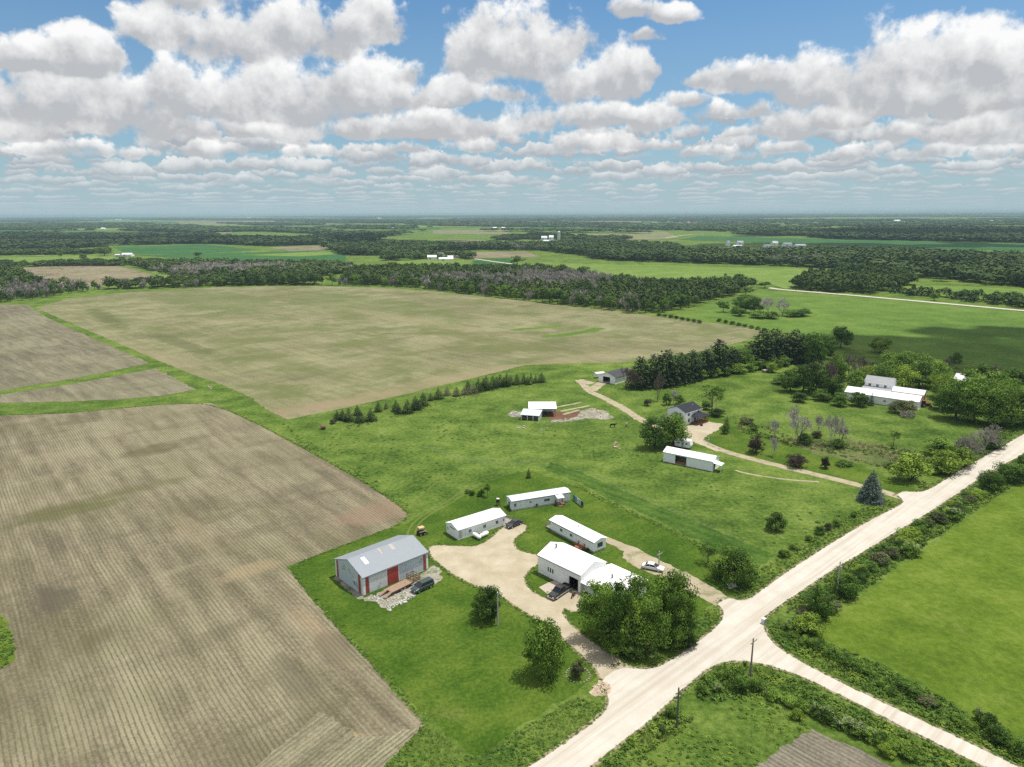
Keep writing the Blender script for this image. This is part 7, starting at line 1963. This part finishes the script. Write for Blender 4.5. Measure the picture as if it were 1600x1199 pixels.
for (x, y, tp, w, kd, lab) in [(163, 400, 386, 24, 'dark', 'lone dark tree left of the small far white barn'), (94, 402, 394, 8, 'dark', 'tiny lone tree in the far left green field'), (310, 402, 394, 12, 'dark', 'lone round tree in the far green field right of the white barn'), (132, 412, 396, 10, 'dark', 'taller tree in the hedge left of the lone white barn'), (808, 415, 399, 22, 'dark', 'dark tree group right of the far white road'), (914, 428, 416, 16, 'dark', 'tree beside the far road above the central wood'), (980, 437, 428, 7, 'dark', 'small tree beside the far road in the light green field'), (1153, 442, 428, 16, 'dark', 'dark tree in the light green far field'), (1195, 450, 440, 20, 'dark', 'low dark tree at the end of the far white road'), (1134, 436, 427, 8, 'mid', 'small green tree in the light green far field'), (1275, 437, 425, 20, 'dark', 'round dark tree at the left of the far dark wood'), (536, 444, 428, 12, 'dark', 'single dark tree in the gap of the wood behind the middle field'), (1460, 470, 458, 14, 'dark', 'dark tree above the far white road'), (1130, 488, 470, 20, 'dark', 'dark tree at the right end of the central wood'), (1165, 462, 447, 26, 'mid', 'green tree right of the end of the central wood')]:
    o = bpy.data.objects.new('tree', er.choice(OM[kd])); COL.objects.link(o); o.location = G(x, y); h = height(x, y, tp); w_ = w * mpp(x, y); o.scale = (w_, w_, h); o.rotation_euler = (0, 0, er.uniform(0, 6))
    tag(o, lab, 'tree')

# weeds and tall grass that nobody could count
def tuft(rng, n, size, flat=.5):
    d = unit(rng.normal(size=(n, 3))); d[:, 2] = np.abs(d[:, 2])
    C = d * rng.uniform(.5, 1.0, (n, 1)) * np.array([.5, .5, .85]); N = unit(d + rng.normal(size=(n, 3)) * .6)
    return leaf_quads(C, N, rng.uniform(.7, 1.3, n) * size, rng)
TUFT = [tuft(LR, 34, .10) for _ in range(5)]
BLADE = []
for _ in range(4):
    q = []
    for k in range(14):
        a = LR.uniform(0, 6.28); r = .45 * math.sqrt(LR.random()); c = np.array([r * math.cos(a), r * math.sin(a), 0]); tip = c + np.array([LR.normal() * .22, LR.normal() * .22, LR.uniform(.6, 1.1)]); s = np.array([math.cos(a + 1), math.sin(a + 1), 0]) * .045
        q.append([c - s, c + s, tip + s * .3, tip - s * .3])
    BLADE.append(np.array(q))
weed_a = mat_wood_mass('weed_leaves', (0.037, 0.086, 0.014), (0.115, 0.190, 0.032), .35)
weed_b = mat_wood_mass('weed_bright', (0.081, 0.144, 0.018), (0.172, 0.247, 0.037), .35)
weed_y = mat_wood_mass('grass_blades', (0.069, 0.127, 0.023), (0.172, 0.230, 0.057), .4)
weed_d = mat_wood_mass('dry_blades', (0.161, 0.149, 0.069), (0.276, 0.247, 0.127), .4)
def weeds(label, px, space, h, w, mix=(.5, .2, .3), seed=0, gaps=.0, gscale=9.0, mats=None):
    rng = np.random.default_rng(seed + 900); X, Y = fill(px, space, rng, gaps=gaps, gscale=gscale)
    H = rng.uniform(h[0], h[1], len(X)); W = rng.uniform(w[0], w[1], len(X)); H *= np.where(rng.random(len(X)) < .12, 1.7, 1)
    n = np.sin(X / 3.1 + seed) + np.sin(Y / 2.7) + rng.normal(size=len(X)) * .6; r = np.argsort(np.argsort(n)) / max(1, len(n) - 1)
    which = np.where(r < mix[0], 0, np.where(r < mix[0] + mix[1], 1, 2))
    return scatter_mesh('weeds', X, Y, H, W, [TUFT, TUFT, BLADE], mats or [weed_a, weed_b, weed_y], which, rng, label, 'weeds')
weeds('tall weeds in the corner between the two gravel roads', [(930, 1199), (1000, 1147), (1062, 1092), (1098, 1060), (1125, 1043), (1150, 1039), (1182, 1043), (1222, 1054), (1262, 1070), (1300, 1090), (1350, 1115), (1400, 1141), (1460, 1171), (1520, 1199), (1480, 1215), (1400, 1178), (1330, 1150), (1260, 1118), (1190, 1088), (1150, 1092), (1110, 1100), (1080, 1130), (1040, 1160), (990, 1199)], .62, (.25, .75), (.6, 1.3), (.62, .26, .12), 1, gaps=.1)
weeds('low growth on the meadow behind the corner weeds', [(1000, 1199), (1050, 1160), (1085, 1130), (1115, 1100), (1150, 1092), (1190, 1090), (1250, 1118), (1265, 1138), (1225, 1165), (1180, 1199)], .95, (.12, .4), (.5, 1.0), (.5, .35, .15), 2, gaps=.35)
weeds('tall weeds on the bank between branch road and right field', [(1200, 984), (1222, 962), (1250, 938), (1275, 955), (1268, 985), (1290, 1003), (1330, 1020), (1400, 1052), (1480, 1096), (1540, 1132), (1600, 1166), (1640, 1190), (1640, 1218), (1600, 1196), (1520, 1158), (1450, 1124), (1390, 1096), (1330, 1068), (1290, 1048), (1252, 1028), (1218, 1006)], .62, (.25, .7), (.6, 1.2), (.5, .4, .1), 3, gaps=.05)
weeds('undergrowth along the roadside hedge', [(1232, 945), (1260, 928), (1310, 893), (1360, 862), (1410, 832), (1460, 802), (1510, 770), (1560, 740), (1610, 712), (1625, 730), (1580, 762), (1520, 800), (1460, 842), (1400, 884), (1340, 930), (1290, 966), (1262, 980)], .85, (.3, .8), (.7, 1.4), (.7, .18, .12), 4)
weeds('tall grass in the ditch left of the road', [(600, 1199), (640, 1160), (668, 1138), (690, 1148), (742, 1188), (820, 1136), (900, 1090), (945, 1100), (930, 1120), (880, 1158), (826, 1193), (790, 1215)], .55, (.12, .35), (.4, .8), (.35, .15, .50), 5, gaps=.25)
weeds('rough grass between the clump and the road', [(955, 1040), (990, 1042), (1035, 1036), (1078, 1008), (1115, 978), (1128, 966), (1120, 950), (1100, 955), (1060, 985), (1020, 1015)], .7, (.15, .4), (.4, .9), (.5, .3, .2), 6, gaps=.1)
weeds('rough grass verge left of the upper road', [(1145, 932), (1180, 925), (1215, 900), (1250, 874), (1330, 824), (1390, 792), (1405, 786), (1380, 780), (1330, 805), (1280, 835), (1225, 866), (1190, 890), (1160, 905)], .8, (.2, .55), (.5, 1.1), (.5, .2, .3), 7, gaps=.1)
weeds('dry wild grass and brush in the overgrown strip', [(1150, 660), (1200, 668), (1240, 684), (1300, 690), (1350, 694), (1420, 704), (1465, 722), (1440, 738), (1390, 734), (1330, 718), (1260, 700), (1200, 688), (1150, 674)], 1.3, (.3, .9), (.8, 1.8), (.4, .1, .5), 8, gaps=.2, mats=[weed_a, weed_y, weed_d])
weeds('brush along the road past the bright bushes', [(1440, 745), (1490, 726), (1540, 702), (1590, 676), (1600, 660), (1560, 668), (1520, 690), (1480, 708)], 1.1, (.3, .9), (.8, 1.6), (.6, .2, .2), 9, gaps=.1)
weeds('taller grass along the fence line and old ditch', [(900, 756), (960, 786), (1040, 822), (1100, 852), (1150, 868), (1150, 873), (1095, 857), (1035, 827), (955, 791), (898, 760)], .8, (.15, .4), (.5, 1.0), (.2, .2, .6), 10)
weeds('rank grass round the foot of the west field corner', [(440, 660), (480, 690), (540, 722), (600, 760), (640, 790), (636, 797), (590, 766), (530, 730), (470, 700)], 1.2, (.2, .5), (.6, 1.3), (.4, .2, .4), 11, gaps=.3)
weeds('tufted grass over the cattle pasture', [(470, 690), (560, 660), (680, 640), (800, 680), (900, 665), (1000, 680), (1030, 710), (1110, 745), (1250, 790), (1370, 790), (1230, 862), (1100, 815), (900, 728), (860, 712), (720, 760), (650, 780), (560, 735)], 3.4, (.12, .38), (.6, 1.5), (.45, .25, .3), 12, gaps=.5, gscale=16)
weeds('green brush at the left picture edge in the crop field', [(-80, 940), (0, 960), (16, 985), (24, 1015), (18, 1036), (0, 1046), (-80, 1060)], .8, (.15, .45), (.6, 1.2), (.2, .3, .5), 14)
weeds('brush under the windbreak spruces', [(518, 664), (560, 662), (620, 648), (700, 622), (780, 604), (850, 596), (850, 600), (780, 609), (700, 628), (620, 654), (560, 668)], 1.6, (.2, .6), (.6, 1.4), (.6, .2, .2), 15, gaps=.3)

def fringe(label, poly, seed):
    """grass leaning over the edge of the gravel"""
    rng = np.random.default_rng(seed); P = [G(*p) for p in poly]
    for _ in range(2): P = [q for k, a in enumerate(P) for q in (a.lerp(P[(k + 1) % len(P)], .25), a.lerp(P[(k + 1) % len(P)], .75))]
    ar = sum(P[k].x * P[(k + 1) % len(P)].y - P[(k + 1) % len(P)].x * P[k].y for k in range(len(P))); sg = 1 if ar > 0 else -1
    X, Y = [], []
    for k, a in enumerate(P):
        b = P[(k + 1) % len(P)]; d = b - a; L = d.length
        if L < 1e-4: continue
        nv = Vector((d.y, -d.x, 0)) / L * sg
        for _ in range(int(min(L, 400.0) / .16)):
            q = a.lerp(b, rng.random()) + nv * (.05 + abs(rng.normal()) * .55); X.append(q.x); Y.append(q.y)
    X, Y = np.array(X), np.array(Y); keep = np.ones(len(X), bool)
    for other in (ROAD, DRIVE): keep &= ~inside_mask([G(*p) for p in other], X, Y)
    X, Y = X[keep], Y[keep]; n = len(X)
    which = rng.choice(3, n, p=(.4, .15, .45))
    return scatter_mesh('weeds', X, Y, rng.uniform(.08, .3, n), rng.uniform(.3, .7, n), [TUFT, TUFT, BLADE], [weed_a, weed_b, weed_y], which, rng, label, 'weeds')
fringe('short grass along the edges of the gravel roads', ROAD, 71)
fringe('short grass along the edges of the farm drive', DRIVE, 72)
fringe('ragged grass along the edge of the west crop field', WEST, 73)

# ------------------------------------------------------------------ air and the clouds overhead that shade the land
def haze():
    b = MB(); b.box(-38000, -300, -1.0, 38000, 45000, 84.0)
    m = bpy.data.materials.new('haze'); m.use_nodes = True; t = NT(m.node_tree); t.n.remove(t.n['Principled BSDF'])
    v = t.n.new('ShaderNodeVolumePrincipled'); v.inputs['Color'].default_value = (0.43, 0.58, 0.70, 1); v.inputs['Density'].default_value = HAZE; v.inputs['Anisotropy'].default_value = 0.0
    t.l.new(v.outputs[0], t.n['Material Output'].inputs['Volume'])
    o = b.build('haze', m); o['kind'] = 'stuff'
HAZE = 7.5e-5
haze()
def cloud(shadow_px, size, seed, H=1300.0, dens=.02):
    g = G(*shadow_px); o = g + SUN_DIR * (H / SUN_DIR.z)
    rr = random.Random(seed); bm = bmesh.new()
    for i in range(26):
        a = rr.uniform(0, 6.28); r = math.sqrt(rr.random()); x, y = size[0] * r * math.cos(a), size[1] * r * math.sin(a)
        s = rr.uniform(.35, .6) * min(size) * (1.1 - .5 * r)
        q = bmesh.ops.create_icosphere(bm, subdivisions=3, radius=s)
        for v in q['verts']:
            v.co.z = max(v.co.z * .7, -.12 * s); v.co += Vector((x, y, 0))
    me = bpy.data.meshes.new('cloud'); bm.to_mesh(me); bm.free()
    ob = bpy.data.objects.new('cloud', me); COL.objects.link(ob); ob.location = o
    rm = ob.modifiers.new('join', 'REMESH'); rm.mode = 'VOXEL'; rm.voxel_size = min(size) / 14
    tx = bpy.data.textures.new('puffs', 'CLOUDS'); tx.noise_scale = min(size) * .5
    dm = ob.modifiers.new('puffs', 'DISPLACE'); dm.texture = tx; dm.strength = min(size) * .35; dm.mid_level = .5; dm.texture_coords = 'LOCAL'
    me.materials.append(cloud_m); ob['kind'] = 'structure'
    for p in me.polygons: p.use_smooth = True
cloud_m = bpy.data.materials.new('cloud'); cloud_m.use_nodes = True
_t = NT(cloud_m.node_tree); _t.n.remove(_t.n['Principled BSDF'])
_d = _t.n.new('ShaderNodeBsdfDiffuse'); _d.inputs[0].default_value = (.92, .92, .92, 1)
_l = _t.n.new('ShaderNodeBsdfTranslucent'); _l.inputs[0].default_value = (.92, .92, .92, 1)
_x = _t.n.new('ShaderNodeBsdfTransparent')
_m = _t.n.new('ShaderNodeMixShader'); _m.inputs[0].default_value = .6; _t.l.new(_d.outputs[0], _m.inputs[1]); _t.l.new(_l.outputs[0], _m.inputs[2])
_k = _t.n.new('ShaderNodeMixShader'); _t.put(_k.inputs[0], _t.mapr(_t.noise(pos(_t), 0.02, 5.0, 0.6), .38, .58, .45, .05)); _t.l.new(_m.outputs[0], _k.inputs[1]); _t.l.new(_x.outputs[0], _k.inputs[2])
_t.l.new(_k.outputs[0], _t.n['Material Output'].inputs['Surface'])
cloud((1525, 535), (115, 50), 1, H=900)
cloud((1640, 560), (120, 60), 2, H=900)
for i, (x, y, sx, sy) in enumerate([(1450, 384, 620, 150), (1150, 383, 330, 110), (250, 378, 700, 190), (620, 379, 260, 120), (860, 372, 160, 130), (1500, 368, 700, 300), (60, 366, 500, 300)]):
    cloud((x, y), (sx, sy), 10 + i, H=1500)
